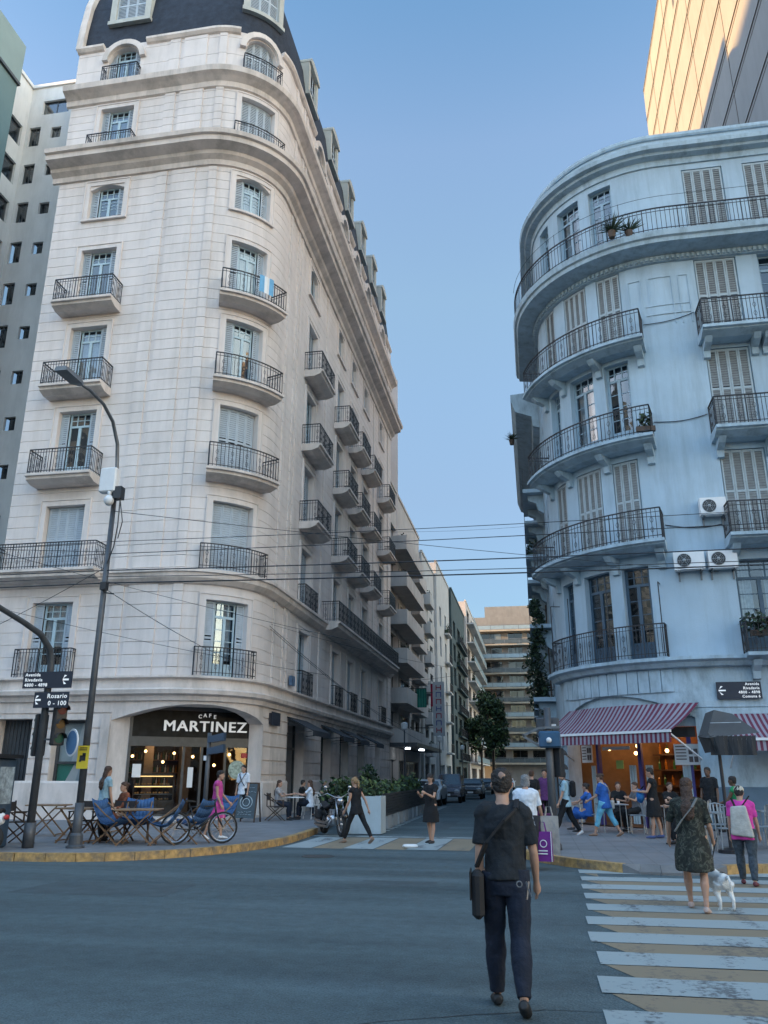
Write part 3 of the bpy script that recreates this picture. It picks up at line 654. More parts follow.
g=MB(RO)
gops=[(45.3,50.75,.15,4.05,.75),(52.85,55.5,.15,3.3,0),(57.5,60,.15,3.3,0),(40.5,42.5,.15,3.2,0)]
facade(g,PR,S0,S1,0,4.9,gops,.45,[3.55,2.6],.03,.035)
g.build('ground_floor_wall',BLUET,rb)
for a,b in ((43.0,45.29),(50.76,52.84),(55.51,57.49),(60.01,64)): dd=MB(RO); dd.pprof(PR,a,b,[(.003,0),(.05,0),(.05,1.3),(.003,1.34)]); dd.build('painted_dado',DADO,rb)
b=MB(RO); b.pprof(PR,44.6,S1,[(.003,4.75),(.2,4.78),(.28,4.9),(.42,4.96),(.42,5.06),(.003,5.1)])
q=45.6
while q<50.2: b.pbox(PR,q,q+.33,.003,.045,4.06+.5*max(0,abs(q-48)-1.6)**2*.2,4.74); q+=.36
b.build('belt_course',BLUET,rb)
# big ledge below the top floor with dentils
b=MB(RO); b.pprof(PR,40,S1,[(.003,18.95),(.12,18.97),(.12,19.18),(.2,19.2),(.82,19.28),(.85,19.42),(.93,19.46),(.97,19.66),(.003,19.68)])
q=44.0
while q<57: b.pbox(PR,q,q+.09,.122,.2,19.0,19.14); q+=.17
lg=b.build('terrace_ledge',BLUET,rb); railing(PR,40.4,S1-.1,.88,19.68,.95,lg,RO,orn=0,pitch=.13,returns=False)
wl=MB(RO)
for z in (21.1,):
    br=PR.brk(44.6,58); wl.tube([PR.pt(q,.9,z) for q in br],.009,4)
    for q in (46,48,50.2,52.3,54.3,56.5): wl.cyl(PR.pt(q,.9,20.6),PR.pt(q,.9,21.12),.01,4)
wl.build('safety_wire',IRON,rb)
b=MB(RO); b.pprof(PR,S0,S1,[(.003,23.05),(.06,23.06),(.08,23.3),(.3,23.36),(.33,23.45),(.5,23.5),(.53,23.66),(.003,23.72)])
b.build('cornice',BLUET,rb)
b=MB(RO); b.pprof(PR,S0,S1,[(-.2,24.28),(.06,24.28),(.1,24.34),(.1,24.46),(-.2,24.5)]); b.build('parapet_coping',BLUET,rb)
shutR={1:[0,0,0,0,0],2:[1,1,1,1,0],3:[0,0,0,1,1],4:[1,1,1,1,0],5:[0,0,0,1,1]}
for f,(c,d) in RFL.items():
    for i,(a,e) in enumerate(RC+RF):
        sh=shutR[f][i] if i<5 else (i+f)%2
        window(PR,a,e,c,d,rb,RO,'closed' if sh else 'sash',.28 if not sh else .16,mat('navy_joinery',(.045,.085,.125),.5,.15,4.) if f==1 else mat('dim_blue_joinery',(.25,.35,.42),.5,.1,4.),SHUTG if sh else None,bars=True,curtain=None if i>2 else random.choice([0,1]))
    for (a,e) in RS: window(PR,a,e,c,d,rb,RO,'closed',.2,FRAMEB,SHUTG)
for f in (2,3,4):
    z=RFL[f][0]-.12
    br=[45.7,47.1,48.8,50.3]
    balcony(PR,45.3,50.5,.88,z,rb,RO,BLUET,t=.28,brackets=br,orn=.5); balcony(PR,52.2,56.2,.95,z,rb,RO,BLUET,t=.28,brackets=[52.42,53.95,54.3,55.95]); balcony(PR,58.1,62.3,.95,z,rb,RO,BLUET,t=.28,brackets=[58.4,62.0])
railing(PR,45.55,50.2,.36,5.1,1.0,rb,RO,orn=.5,pitch=.1)
cg=MB(RO)   # tall iron cage frame on first-floor openings
for q in (45.6,46.9,48.55,50.15): cg.beam(PR.pt(q,.36,5.1),PR.pt(q,.36,7.4),.03)
for q in (45.6,50.15): cg.beam(PR.pt(q,.36,7.4),PR.pt(q,.02,7.4),.025)
cg.build('iron_frame',IRON,rb)
balcony(PR,52.3,56.2,.7,5.1,rb,RO,BLUET,t=.2,brackets=[52.6,55.9])
# ------------- ground floor shop
PCC=line_path(1.25,30.2,.75,-.66); 
sh=MB(RO); n=PR.brk(45.3,50.75)
# dark jambs, posts with blue-violet paint and transom
VIO=mat('violet_post',(.05,.045,.20),.5,.15,5.)
for q in (46.9,48.75,50.4): post=MB(RO); post.pbox(PR,q,q+.13,-.45,-.33,.15,2.75); post.build('door_post',VIO,rb)
rw=MB(RO); rw.pbox(PR,45.3,50.75,-.16,-.12,3.052,4.1); rw.build('recess_wall',BLUET,rb)
tr=MB(RO); tr.pbox(PR,45.35,50.7,-.46,-.34,2.75,3.05); tr.build('transom',FRAMED,rb)
ci=MB(RO); ORG_=mat('shop_orange_wall',(.11,.042,.016),.7,.5,2.)
ci.mi=0
bq=PR.brk(44.9,51.4)
ci.pquad(PR,44.9,51.4,.1,4.2,-3.2); ci.mi=1; ci.poly(*[PR.pt(q,-.3,.16) for q in bq],*[PR.pt(q,-3.2,.16) for q in reversed(bq)])
ci.mi=2; ci.poly(*[PR.pt(q,-.2,4.15) for q in bq],*[PR.pt(q,-3.2,4.15) for q in reversed(bq)])
for q in (44.9,51.4): ci.poly(PR.pt(q,-.4,.1),PR.pt(q,-3.2,.1),PR.pt(q,-3.2,4.2),PR.pt(q,-.4,4.2))
ci.mi=3; 
for z in (1.3,1.8,2.3): ci.pbox(PR,45.6,50.6,-3.15,-2.9,z,z+.05)
ci.pbox(PR,46.5,49.5,-2.2,-1.8,.16,1.15)
ci.build('shop_interior',[ORG_,mat('shop_floor',(.08,.07,.06),.6,.3,3.),mat('shop_ceiling',(.14,.09,.05),.8,.2,3.),WOODD],rb)
for k,(q,o,z) in enumerate([(46.2,-1.2,2.5),(47.3,-1.7,2.35),(48.2,-1.1,2.55),(49.3,-1.5,2.4),(50.1,-1.0,2.3)]):
    t=thing('pendant_lamp',['leftmost','second','middle','fourth','rightmost'][k]+' warm bulb hanging inside the corner bar under the striped awning','pendant lamp',PR.pt(q,o,z),group='bulbs hanging inside the corner bar')
    m=MB(); m.sph((0,0,0),.06,10,6); m.build('bulb',WARM,t,True,local=True); m=MB(); m.cyl((0,0,.05),(0,0,4.1-z),.008,6); m.build('cord',BLACKP,t,local=True)
for q in (47,49.6):
    pl=bpy.data.lights.new('bar_lamp','POINT'); pl.energy=8; pl.color=(1,.5,.2); pl.shadow_soft_size=.3
    po=bpy.data.objects.new('bar_lamp',pl); COL.objects.link(po); po.location=PR.pt(q,-1.9,2.9)
ww=[]
for k,(q,o,z) in enumerate([(45.9+.33*i,-3.0,(1.35,1.85,2.35)[i%3]) for i in range(14)]):
    m=MB(PR.pt(q,o,z)); m.mi=0; m.lathe(PR.pt(q,o,z),[(.04,0),(.045,.02),(.045,.2),(.015,.26),(.015,.33)],8); tag(m.build('bottle',[MATS['amber_glass'],MATS['green_glass']][k%2]),['lowest','middle','top'][k%3]+' shelf bottle number %s from the left in the corner bar'%['one','two','three','four','five'][k//3],'bottle','bottles on the bar shelves')
for (a,b_,z0,z1,lab) in [(46.0,46.75,2.05,2.6,'white menu board with dark pictures left of the bar door'),(50.0,50.75,1.95,2.55,'white menu board beside the right pillar of the bar')]:
    m=MB(PR.pt(a,0,z0)); m.mi=0; m.pbox(PR,a,b_,-.30,-.27,z0,z1); m.mi=1
    for k in range(5): m.pbox(PR,a+.05,a+.05+(b_-a)*.42,-.268,-.266,z1-.09-k*.09,z1-.06-k*.09)
    for i in range(2):
        for j in range(2): m.pbox(PR,a+(b_-a)*(.58+.2*i),a+(b_-a)*(.74+.2*i),-.268,-.266,z0+.08+j*.22,z0+.24+j*.22)
    tag(m.build('menu_board',[WHITEP,mat('print_dark',(.12,.09,.09),.6,.3,5.)]),lab,'menu board')
m=MB(PR.pt(47.6,0,2.5)); m.pbox(PR,47.3,48.5,-.32,-.3,2.42,2.52); tag(m.build('hanging_sign',WHITEP),'narrow white strip sign hung in the bar doorway','sign')
m=MB(PR.pt(47.9,0,1.9)); m.pbox(PR,47.9,48.2,-.32,-.3,1.85,2.1); tag(m.build('paper_notice',mat('yellow_green_paper',(.35,.45,.12),.6,.1,3.)),'yellow green paper notice in the bar doorway','notice')
# white curtains / folded door panels
for q in (46.55,48.4,49.0,50.2):
    m=MB(PR.pt(q,-.3,.2)); 
    for k in range(5): m.pbox(PR,q+k*.05,q+.045+k*.05,-.36-.03*(k%2),-.33-.03*(k%2),.25,1.95)
    tag(m.build('folded_curtain',mat('pale_blue_cloth',(.42,.52,.56),.8,.1,3.)),{46.55:'pale folded curtain beside the left violet bar post',48.4:'pale folded curtain just left of the middle violet post',49.0:'pale folded curtain just right of the middle violet post',50.2:'pale folded curtain beside the right violet post'}[q],'curtain','pale curtains between the bar posts')
# striped awnings
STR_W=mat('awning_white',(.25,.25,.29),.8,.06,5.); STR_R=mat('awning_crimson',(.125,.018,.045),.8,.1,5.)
def awning(a,b,z1,z0,out,name,label,left_end=True,st=.075):
    t=thing(name,label,'awning',PR.pt((a+b)/2,0,z1),group='crimson striped awnings of the corner bar')
    # straight fabric: from wall points to front bar, built in a plan frame along chord
    A=PR.pt(a,.05,0);B=PR.pt(b,.05,0); d=(B-A); d.z=0; L=d.length; d.normalize(); n=Vector((d.y,-d.x,0))
    sag=max(0,max((PR.pt(q,.05,0)-A).dot(n) for q in PR.brk(a,b)))
    m=MB(t.location); N=int(L/st)
    for k in range(N):
        m.mi=k%2; p0=A+d*(L*k/N);p1=A+d*(L*(k+1)/N)
        # wall point follows the curve
        def wall(p):
            best=None
            for q in [a+(b-a)*i/40 for i in range(41)]:
                w_=PR.pt(q,.05,0); e=abs((w_-p).dot(d))
                if best is None or e<best[0]: best=(e,w_)
            return p+n*((best[1]-p).dot(n))
        w0,w1=wall(p0),wall(p1); f0=p0+n*(sag+out);f1=p1+n*(sag+out)
        prev=None
        for i in range(6):
            u=i/6;v=(i+1)/6; dip=lambda x:-.05*math.sin(PI*x)
            m.poly(w0.lerp(f0,u)+Vector((0,0,z1+(z0-z1)*u+dip(u))),w1.lerp(f1,u)+Vector((0,0,z1+(z0-z1)*u+dip(u))),w1.lerp(f1,v)+Vector((0,0,z1+(z0-z1)*v+dip(v))),w0.lerp(f0,v)+Vector((0,0,z1+(z0-z1)*v+dip(v))))
        m.poly(f0+Vector((0,0,z0-.04)),f1+Vector((0,0,z0-.04)),f1+n*.02+Vector((0,0,z0-.32)),f0+n*.02+Vector((0,0,z0-.32)))
    m.build('canopy',[STR_W,STR_R],t)
    m=MB(t.location); F0=A+n*(sag+out+.01);F1=B+n*(sag+out+.01); m.beam(F0+Vector((0,0,z0-.01)),F1+Vector((0,0,z0-.01)),.07); m.build('front_bar',WHITEP,t)
    for p in (A+d*.1,B-d*.1): m=MB(t.location); m.beam(p+Vector((0,0,z0-.75)),p+n*(sag+out)+Vector((0,0,z0-.03)),.04); m.build('arm',WHITEP,t)
    return t
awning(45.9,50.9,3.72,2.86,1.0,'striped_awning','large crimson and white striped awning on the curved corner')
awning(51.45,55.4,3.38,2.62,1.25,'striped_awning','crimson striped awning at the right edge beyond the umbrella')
# street sign on the blue wall
def streetsign(P,s,o,z,w_,h_,lines,arrow,label,name='street_sign'):
    t=thing(name,label,'street sign',P.pt(s,o,z)); m=MB(t.location); m.pbox(P,s-w_/2,s+w_/2,o,o+.03,z-h_/2,z+h_/2); m.build('plate',MATS['navy_sign'],t)
    if arrow: 
        m=MB(t.location); ax=s-w_*.38 if arrow<0 else s+w_*.38; k=h_*.2; oo=o+.032
        for dz in (1,-1):
            m.poly(P.pt(ax-k,oo,z),P.pt(ax-k+.03,oo,z+dz*.0+.045*dz),P.pt(ax+k*.3,oo,z+dz*(k+.02)),P.pt(ax+k*.3-.06,oo,z+dz*(k+.03)))
        m.poly(P.pt(ax-k,oo,z-.02),P.pt(ax+k,oo,z-.02),P.pt(ax+k,oo,z+.02),P.pt(ax-k,oo,z+.02))
        m.build('arrow',MATS['white_letters_glow'],t)
    n=len(lines)
    for i,l in enumerate(lines): text3d(l,MATS['white_letters_glow'],t,t.location,P,s+w_*(.46 if arrow<0 else -.46),o+.032,z+h_*(.5-(i+.6)/(n+.2)),h_/(n+.4)*.95,.002,'RIGHT' if arrow<0 else 'LEFT',bold=.002)
    return t
streetsign(PR,52.05,.06,4.05,1.25,.5,['Avenida','Rivadavia','4800 - 4898','Comuna 6'],-1,'dark street name plate with white arrow on the pale blue wall')
# air conditioners
def aircon(s,z,label,w_=.78,h_=.55):
    o=.08; t=thing('air_conditioner',label,'air conditioner',PR.pt(s,o,z),group='air conditioners on the pale blue wall'); m=MB(t.location)
    m.pbox(PR,s,s+w_,o,o+.28,z,z+h_); m.build('casing',WHITEP,t)
    c=PR.pt(s+w_*.34,o+.285,z+h_*.5); nn=PR.nrm(s+w_*.34); tt=PR.tan(s+w_*.34)
    m=MB(t.location); m.tube([c-nn*.01,c+nn*.01],[.21,.21],20); m.build('fan_recess',BLACKP,t)
    m=MB(t.location)
    for k in range(4): m.tube([c+nn*.015+(tt*math.cos(a)+Vector((0,0,1))*math.sin(a))*(.05+.05*k) for a in [2*PI*i/16 for i in range(16)]],.004,4,closed=True)
    for k in range(6): a=PI*k/3; m.beam(c+nn*.015,c+nn*.015+(tt*math.cos(a)+Vector((0,0,1))*math.sin(a))*.2,.008)
    m.sph(c+nn*.01,.05,8,6); m.build('grille',mat('grey_grille',(.3,.33,.35),.5,.1,4.),t)
    m=MB(t.location); 
    for q in (s+.08,s+w_-.12): m.pbox(PR,q,q+.05,.005,o+.3,z-.06,z-.003); m.pbox(PR,q,q+.05,.005,.04,z-.3,z-.061)
    m.build('bracket',STEEL,t)
aircon(51.55,9.45,'upper white air conditioner beside the second floor right balcony'); aircon(50.65,7.72,'lower white air conditioner nearer the curved corner',.84,.58); aircon(51.6,7.72,'lower white air conditioner nearer the right window',.84,.58)
for (s0,z0,s1,z1,lab) in [(50.5,12.9,52.2,13.0,'thin cable looped along the blue wall at the third floor'),(50.5,16.6,52.2,16.85,'dark cable running to the fourth floor right balcony'),(50.5,9.3,52.2,9.2,'thin cable along the blue wall at second floor rail height')]:
    m=MB(PR.pt(s0,0,z0)); m.tube([PR.pt(s0+(s1-s0)*k/10,.03,z0+(z1-z0)*k/10-.12*math.sin(PI*k/10)) for k in range(11)],.014,5); tag(m.build('wall_cable',BLACKP),lab,'cable')
# ================================================================ OTHER BUILDINGS
def slabs_building(name,label,x,y0,y1,h,side,depth,wallm,cfg,top=None):
    """street-front block along Y. side=+1: front faces +X at x ; -1: front faces -X"""
    org=Vector((x-side*depth/2,(y0+y1)/2,0)); t=thing(name,label,'building',org)
    P=line_path(x,y0,0,1) if side>0 else line_path(x,y1,0,-1)
    L=y1-y0; m=MB(org); fh=cfg.get('fh',3.0); nf=int((h-cfg.get('g',3.6))/fh); g0=cfg.get('g',3.6)
    ops=[]
    cols=cfg['cols']; 
    for f in range(nf):
        for (a,b) in cols: ops.append((a*L,b*L,g0+f*fh+cfg.get('sill',.1),g0+f*fh+min(fh-.5,2.3),0))
    gops=[(a*L,b*L,.15,2.8,0) for a,b in cfg.get('gcols',[(.1,.4),(.55,.9)])]
    facade(m,P,0,L,0,h,ops+gops,.25)
    # ends, back, roof
    B=lambda s,o,z:P.pt(s,o,z)
    for q in (0,L): m.poly(B(q,0,0),B(q,-depth,0),B(q,-depth,h),B(q,0,h))
    m.poly(B(0,-depth,0),B(L,-depth,0),B(L,-depth,h),B(0,-depth,h)); m.poly(B(0,0,h-.02),B(L,0,h-.02),B(L,-depth,h-.02),B(0,-depth,h-.02))
    m.pbox(P,-.05,L+.05,-.2,.08,h,h+.25)
    m.build('wall',wallm,t)
    fm=MB(org);pm=None
    for (a,b,c,d,_) in ops+gops:
        wn=MB(org); wn.pbox(P,a,b,-.24,-.2,c,c+.07); wn.pbox(P,a,b,-.24,-.2,d-.07,d); wn.pbox(P,a,a+.07,-.24,-.201,c+.07,d-.07); wn.pbox(P,b-.07,b,-.24,-.201,c+.07,d-.07)
        k=max(1,int((b-a)/1.0))
        for i in range(1,k): q=a+(b-a)*i/k; wn.pbox(P,q-.04,q+.04,-.24,-.202,c+.07,d-.07)
        wo=wn.build('window',cfg.get('fm',FRAMED),t)
        p=MB(org); p.pquad(P,a,b,c,d,-.22); p.build('pane',GLASSD,wo)
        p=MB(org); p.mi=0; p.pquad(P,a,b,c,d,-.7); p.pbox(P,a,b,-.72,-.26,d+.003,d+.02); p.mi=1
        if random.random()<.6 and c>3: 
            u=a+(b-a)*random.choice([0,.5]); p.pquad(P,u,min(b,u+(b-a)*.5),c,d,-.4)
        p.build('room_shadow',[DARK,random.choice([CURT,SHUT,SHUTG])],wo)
    for (a,b,proj,pm_) in cfg.get('balc',[]):
        for f in range(cfg.get('f0',0),nf):
            z=g0+f*fh; s=MB(org); s.pbox(P,a*L,b*L,.003,proj,z-.18,z); bo=s.build('balcony',cfg.get('bm',wallm),t)
            s=MB(org)
            if pm_=='solid':
                s.pbox(P,a*L,b*L,proj-.08,proj-.001,z+.002,z+.95); s.pbox(P,a*L,a*L+.08,.05,proj-.08,z+.002,z+.95); s.pbox(P,b*L-.08,b*L,.05,proj-.08,z+.002,z+.95); s.build('parapet',cfg.get('bm',wallm),bo)
            elif pm_=='glass':
                s.pbox(P,a*L,b*L,proj-.03,proj-.01,z+.12,z+.85); s.build('parapet',mat('grey_glass_panel',(.22,.30,.34),.3,.1,2.),bo)
                s=MB(org); s.pbox(P,a*L,b*L,proj-.05,proj,z+.85,z+.92); s.build('handrail',STEEL,bo)
            else:
                s.pbox(P,a*L,b*L,proj-.04,proj-.01,z+.9,z+.95)
                n=int((b-a)*L/.16)
                for i in range(n+1): q=a*L+(b-a)*L*i/n; s.pbox(P,q-.012,q+.012,proj-.035,proj-.012,z,z+.9)
                s.build('railing',IRON,bo)
            if random.random()<.45:
                s=MB(org)
                for _ in range(60):
                    c=P.pt(random.uniform(a*L+.2,min(b*L-.2,a*L+2.5)),proj-random.uniform(.1,.5),z+random.uniform(.3,1.3)); d_=Vector((random.uniform(-1,1),random.uniform(-1,1),random.uniform(-1,1))).normalized()*.12; e_=d_.cross(Vector((0,0,1))).normalized()*.06
                    s.poly(c-d_,c+e_,c+d_,c-e_)
                s.pbox(P,a*L+.15,min(b*L-.1,a*L+2.6),proj-.55,proj-.1,z+.02,z+.42)
                s.build('potted_plant',LEAFD,bo)
    if top: top(t,org,P,L)
    return t,P,org
GREYC=mat('warm_grey_render',(.52,.48,.45),.85,.08,.9,.2,25,stain=.35)
WHITR=mat('off_white_render',(.50,.50,.49),.85,.08,.9,.2,25,stain=.4)
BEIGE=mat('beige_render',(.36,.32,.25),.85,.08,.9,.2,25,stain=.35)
def top1(t,org,P,L):
    m=MB(org); m.pbox(P,0,.6*L,.9,1.3,24.2,24.9); m.pbox(P,0,L*.95,-.2,1.3,24.05,24.2); m.build('roof_terrace',GREYC,t)
slabs_building('apartment_block','grey apartment block with long wide balconies next to the cream corner building',-10.45,60.4,78,24.3,1,12,GREYC,dict(cols=[(.05,.28),(.32,.58),(.65,.75),(.8,.95)],balc=[(.02,.6,1.35,'solid'),(.68,.97,.8,'solid')],fh=2.95,g=4.0,gcols=[(.05,.45),(.5,.9)]))
slabs_building('apartment_block','grey block set slightly forward with stacked small balconies further down the street',-10.2,78.1,88,23.0,1,12,WHITR,dict(cols=[(.15,.4),(.6,.85)],balc=[(.1,.45,.7,'solid')],fh=2.9,g=3.6))
slabs_building('white_townhouse','plain white house with tall blank side and few windows along the side street',-9.9,88.1,102,24.5,1,12,WHITR,dict(cols=[(.2,.32),(.6,.72)],balc=[(.55,.8,.6,'iron')],fh=3.4,g=4.2,fm=FRAMEB))
NET=mat('scaffold_net_green',(.02,.05,.05),.9,.35,2.,stain=.3)
nb,NP,no=slabs_building('scaffolded_building','dark building under green scaffold netting down the side street',-9.6,102.1,122,24.5,1,12,mat('dark_teal_render',(.035,.06,.065),.8,.3,1.),dict(cols=[(.1,.25),(.4,.6),(.75,.9)],balc=[(.3,.95,.5,'iron')],fh=3.0,g=3.6))
slabs_building('apartment_block','far apartment block with thin white balcony edges past the netted building',-9.3,122.1,157,27,1,12,GREYC,dict(cols=[(.05,.2),(.3,.45),(.55,.7),(.8,.95)],balc=[(.03,.97,1.1,'glass')],fh=2.9,g=3.6,bm=WHITR))
# end building
def endb():
    org=Vector((-3,166,0)); t=thing('apartment_tower','wide beige apartment tower closing the end of the street','building',org)
    P=line_path(-13,160,1,0); L=20; m=MB(org); fh=2.75; nf=10
    ops=[(a,b,4.2+f*fh,4.2+f*fh+2.1,0) for f in range(nf-1) for a,b in ((3.2,7.6),(8.9,11.6),(12.6,17))]
    facade(m,P,0,L,0,31.5,ops,.4); m.poly((-13,160,0),(-13,175,0),(-13,175,31.5),(-13,160,31.5)); m.poly((7,160,0),(7,175,0),(7,175,31.5),(7,160,31.5)); m.poly((-13,160,31.5),(7,160,31.5),(7,175,31.5),(-13,175,31.5))
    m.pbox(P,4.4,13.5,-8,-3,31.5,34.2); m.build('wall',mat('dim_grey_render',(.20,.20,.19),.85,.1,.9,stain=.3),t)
    for (a,b,c,d,_) in ops:
        w_=MB(org); w_.pbox(P,a,b,-.42,-.36,c,c+.08); w_.pbox(P,(a+b)/2-.05,(a+b)/2+.05,-.42,-.36,c+.08,d); wo=w_.build('window',FRAMED,t)
        p=MB(org); p.pquad(P,a,b,c,d,-.4); p.build('pane',GLASSD,wo); p=MB(org); p.mi=0; p.pquad(P,a,b,c,d,-.9); p.pbox(P,a,b,-.92,-.41,d+.003,d+.02); p.mi=1
        if random.random()<.6: u=random.uniform(a,b-1.3); p.pquad(P,u,u+1.2,c,d,-.6)
        p.build('room_shadow',[DARK,random.choice([CURT,SHUTG,WOOD])],wo)
    for f in range(nf):
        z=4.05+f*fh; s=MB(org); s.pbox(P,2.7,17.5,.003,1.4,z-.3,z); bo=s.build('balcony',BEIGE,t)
        s=MB(org); s.pbox(P,2.7,17.5,1.36,1.39,z+.1,z+.8); s.build('parapet',MATS['grey_glass_panel'] if f%2 else mat('dark_glass_panel',(.06,.08,.09),.3,.2,2.),bo)
        s=MB(org)
        for q in (2.7,5.6,8.2,11,13.8,17.4): s.pbox(P,q,q+.1,1.3,1.4,z,z+.95)
        s.pbox(P,2.7,17.5,1.3,1.4,z+.9,z+.97); s.build('handrail',STEEL,bo)
endb()
# right-hand side street neighbours
def topR(t,org,P,L):
    m=MB(org); m.pprof(P,0,L,[(.003,17.4),(.3,17.5),(.35,18.0),(1.1,18.3),(1.3,18.9),(1.3,19.2),(.003,19.3)]); m.build('cornice',BLUET,t)
    for f in range(4):
        z=4.9+f*3.2
        for q in (.12,.45,.78):
            [ (lambda k:(k.pprof(P,q*L+u,q*L+u+.4,[(.005,z-.2),(.75,z-.2),(.7,z-.45),(.35,z-.6),(.25,z-.95),(.005,z-1.1)]),k.build('corbel',BLUET,t)))(MB(org)) for u in (0,2.2)]
slabs_building('old_apartment_house','old pale blue house with corbelled balconies behind the curved corner building',1.0,36.2,52,19.2,-1,12,BLUEW,dict(cols=[(.12,.25),(.45,.58),(.78,.9)],balc=[(.08,.32,.95,'iron'),(.4,.65,.95,'iron'),(.73,.97,.95,'iron')],fh=3.2,g=4.9,gcols=[(.1,.4),(.6,.9)]),topR)
slabs_building('old_apartment_house','narrower dark grey house beyond the corbelled one on the right side of the street',1.15,52.1,64,16,-1,12,mat('dark_grey_render',(.16,.18,.19),.85,.2,1.),dict(cols=[(.2,.4),(.6,.8)],balc=[(.1,.9,.8,'iron')],fh=3.2,g=4.2))
slabs_building('old_apartment_house','furthest house on the right side of the street, mostly hidden by ivy',1.6,64.1,100,14,-1,12,MATS['dark_grey_render'],dict(cols=[(.1,.2),(.3,.4),(.6,.7),(.8,.9)],fh=3.2,g=4.2))
# teal block and white courtyard block at the far left
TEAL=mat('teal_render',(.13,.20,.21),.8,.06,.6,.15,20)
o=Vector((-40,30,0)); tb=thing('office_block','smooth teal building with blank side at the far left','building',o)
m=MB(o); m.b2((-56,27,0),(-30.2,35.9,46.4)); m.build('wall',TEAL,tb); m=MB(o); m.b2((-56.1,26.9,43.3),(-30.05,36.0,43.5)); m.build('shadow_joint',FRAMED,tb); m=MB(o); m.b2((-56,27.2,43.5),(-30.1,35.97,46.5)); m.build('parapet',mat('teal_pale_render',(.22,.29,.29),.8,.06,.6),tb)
WCB=mat('white_court_render',(.64,.635,.63),.85,.06,.6,.2,20,stain=.25)
o=Vector((-30,44,0)); wb=thing('courtyard_block','white apartment block with small dark windows behind the cream building','building',o)
Pw=line_path(-32.3,35.5,0,1); Pb=line_path(-32.3,40,1,0); m=MB(o)
wops=[(1.6,4.1,z,z+1.7,0) for z in [8+3.1*k for k in range(12)]]
bops=[]
for k in range(13):
    z=8.3+3.1*k; bops+=[(.25,1.1,z,z+1.6,0),(1.9,2.65,z+.5,z+1.4,0)]
bops=[q for q in bops if q[3]<45]; bops.append((1.0,3.0,45.0,46.2,0))
facade(m,Pw,0,4.5,0,47.4,wops,.2); facade(m,Pb,0,4.6,0,47.4,bops,.2)
m.b2((-27.7,38.4,0),(-27.2,50,47.5)); m.b2((-60,40.5,46.8),(-27.3,55,47.3)); m.b2((-60,36,46.8),(-32.6,55,47.2))
m.pbox(Pw,0,4.5,-.3,.12,47.4,47.65); m.pbox(Pb,.12,4.6,-.3,.12,47.4,47.65)
m.poly((-60,35.92,0),(-32.3,35.92,0),(-32.3,35.92,47.4),(-60,35.92,47.4)); m.b2((-27.2,42,0),(-20.2,55,36))
m.build('wall',WCB,wb)
for P_,oo in ((Pw,wops),(Pb,bops)):
    for (a,b,c,d,_) in oo:
        w_=MB(o); w_.pbox(P_,a,b,-.2,-.15,c,c+.06); w_.pbox(P_,a,b,-.2,-.15,d-.06,d); q=(a+b)/2; w_.pbox(P_,q-.03,q+.03,-.2,-.15,c+.06,d-.06); wo=w_.build('window',FRAMED,wb)
        p=MB(o); p.pquad(P_,a,b,c,d,-.18); p.build('pane',GLASS,wo); p=MB(o); p.pquad(P_,a,b,c,d,-.5); p.pbox(P_,a,b,-.5,-.21,d+.003,d+.02); p.build('room_shadow',mat('dim_room',(.03,.035,.04),.8,.5,.5),wo)
# tower at upper right
o=Vector((20,42,0)); tw=thing('concrete_tower','tall pale tower at the upper right with its side half lit by the low sun','building',o)
TWM=mat('tower_render',(.24,.255,.265),.85,.06,.35,.15,12,stain=.2)
m=MB(o); Pt=line_path(12.0,57.7,0,-1)
tops=[]
for f in range(12):
    z=20.5+3.05*f
    for k,s in enumerate((6.0,12.4,18.6,24.8)): 
        if (f+2*k)%4==0: tops.append((s,s+.55,z+.9,z+2.0,0))
facade(m,Pt,0,29,0,57.4,tops,.12)
m.poly((12,57.7,0),(30,57.7,0),(30,57.7,57.4),(12,57.7,57.4)); m.poly((12,28.7,20),(30,28.7,20),(30,28.7,57.4),(12,28.7,57.4)); m.poly((30,57.7,0),(30,28.7,0),(30,28.7,57.4),(30,57.7,57.4)); m.poly((12,28.7,57.4),(30,28.7,57.4),(30,57.7,57.4),(12,57.7,57.4))
m.build('wall',TWM,tw)
m=MB(o); JT=mat('tower_joint',(.07,.06,.055),.8,.1,1.)
for f in range(13): z=20.2+3.05*f; m.pbox(Pt,0,29,-.02,.012,z,z+.07); m.pbox(Pt,0,29,.013,.05,z+.28,z+.32)
for s in (4,9.5,15.5,21.5): m.pbox(Pt,s,s+.04,-.02,.018,20,57)
m.build('panel_joints',JT,tw)
for (a,b,c,d,_) in tops:
    p=MB(o); p.pquad(Pt,a,b,c,d,-.1); p.build('window',mat('tower_window',(.10,.10,.12),.3,.2,1.),tw)
m=MB(o); q=26.0; m.tube([Pt.pt(22.3,.1,31.5),Pt.pt(22.3,.25,31.5),Pt.pt(22.3,.25,29.0),Pt.pt(21.6,.25,27.5),Pt.pt(21.6,.25,20)],.09,6); m.build('flue_pipe',IRON,tw)
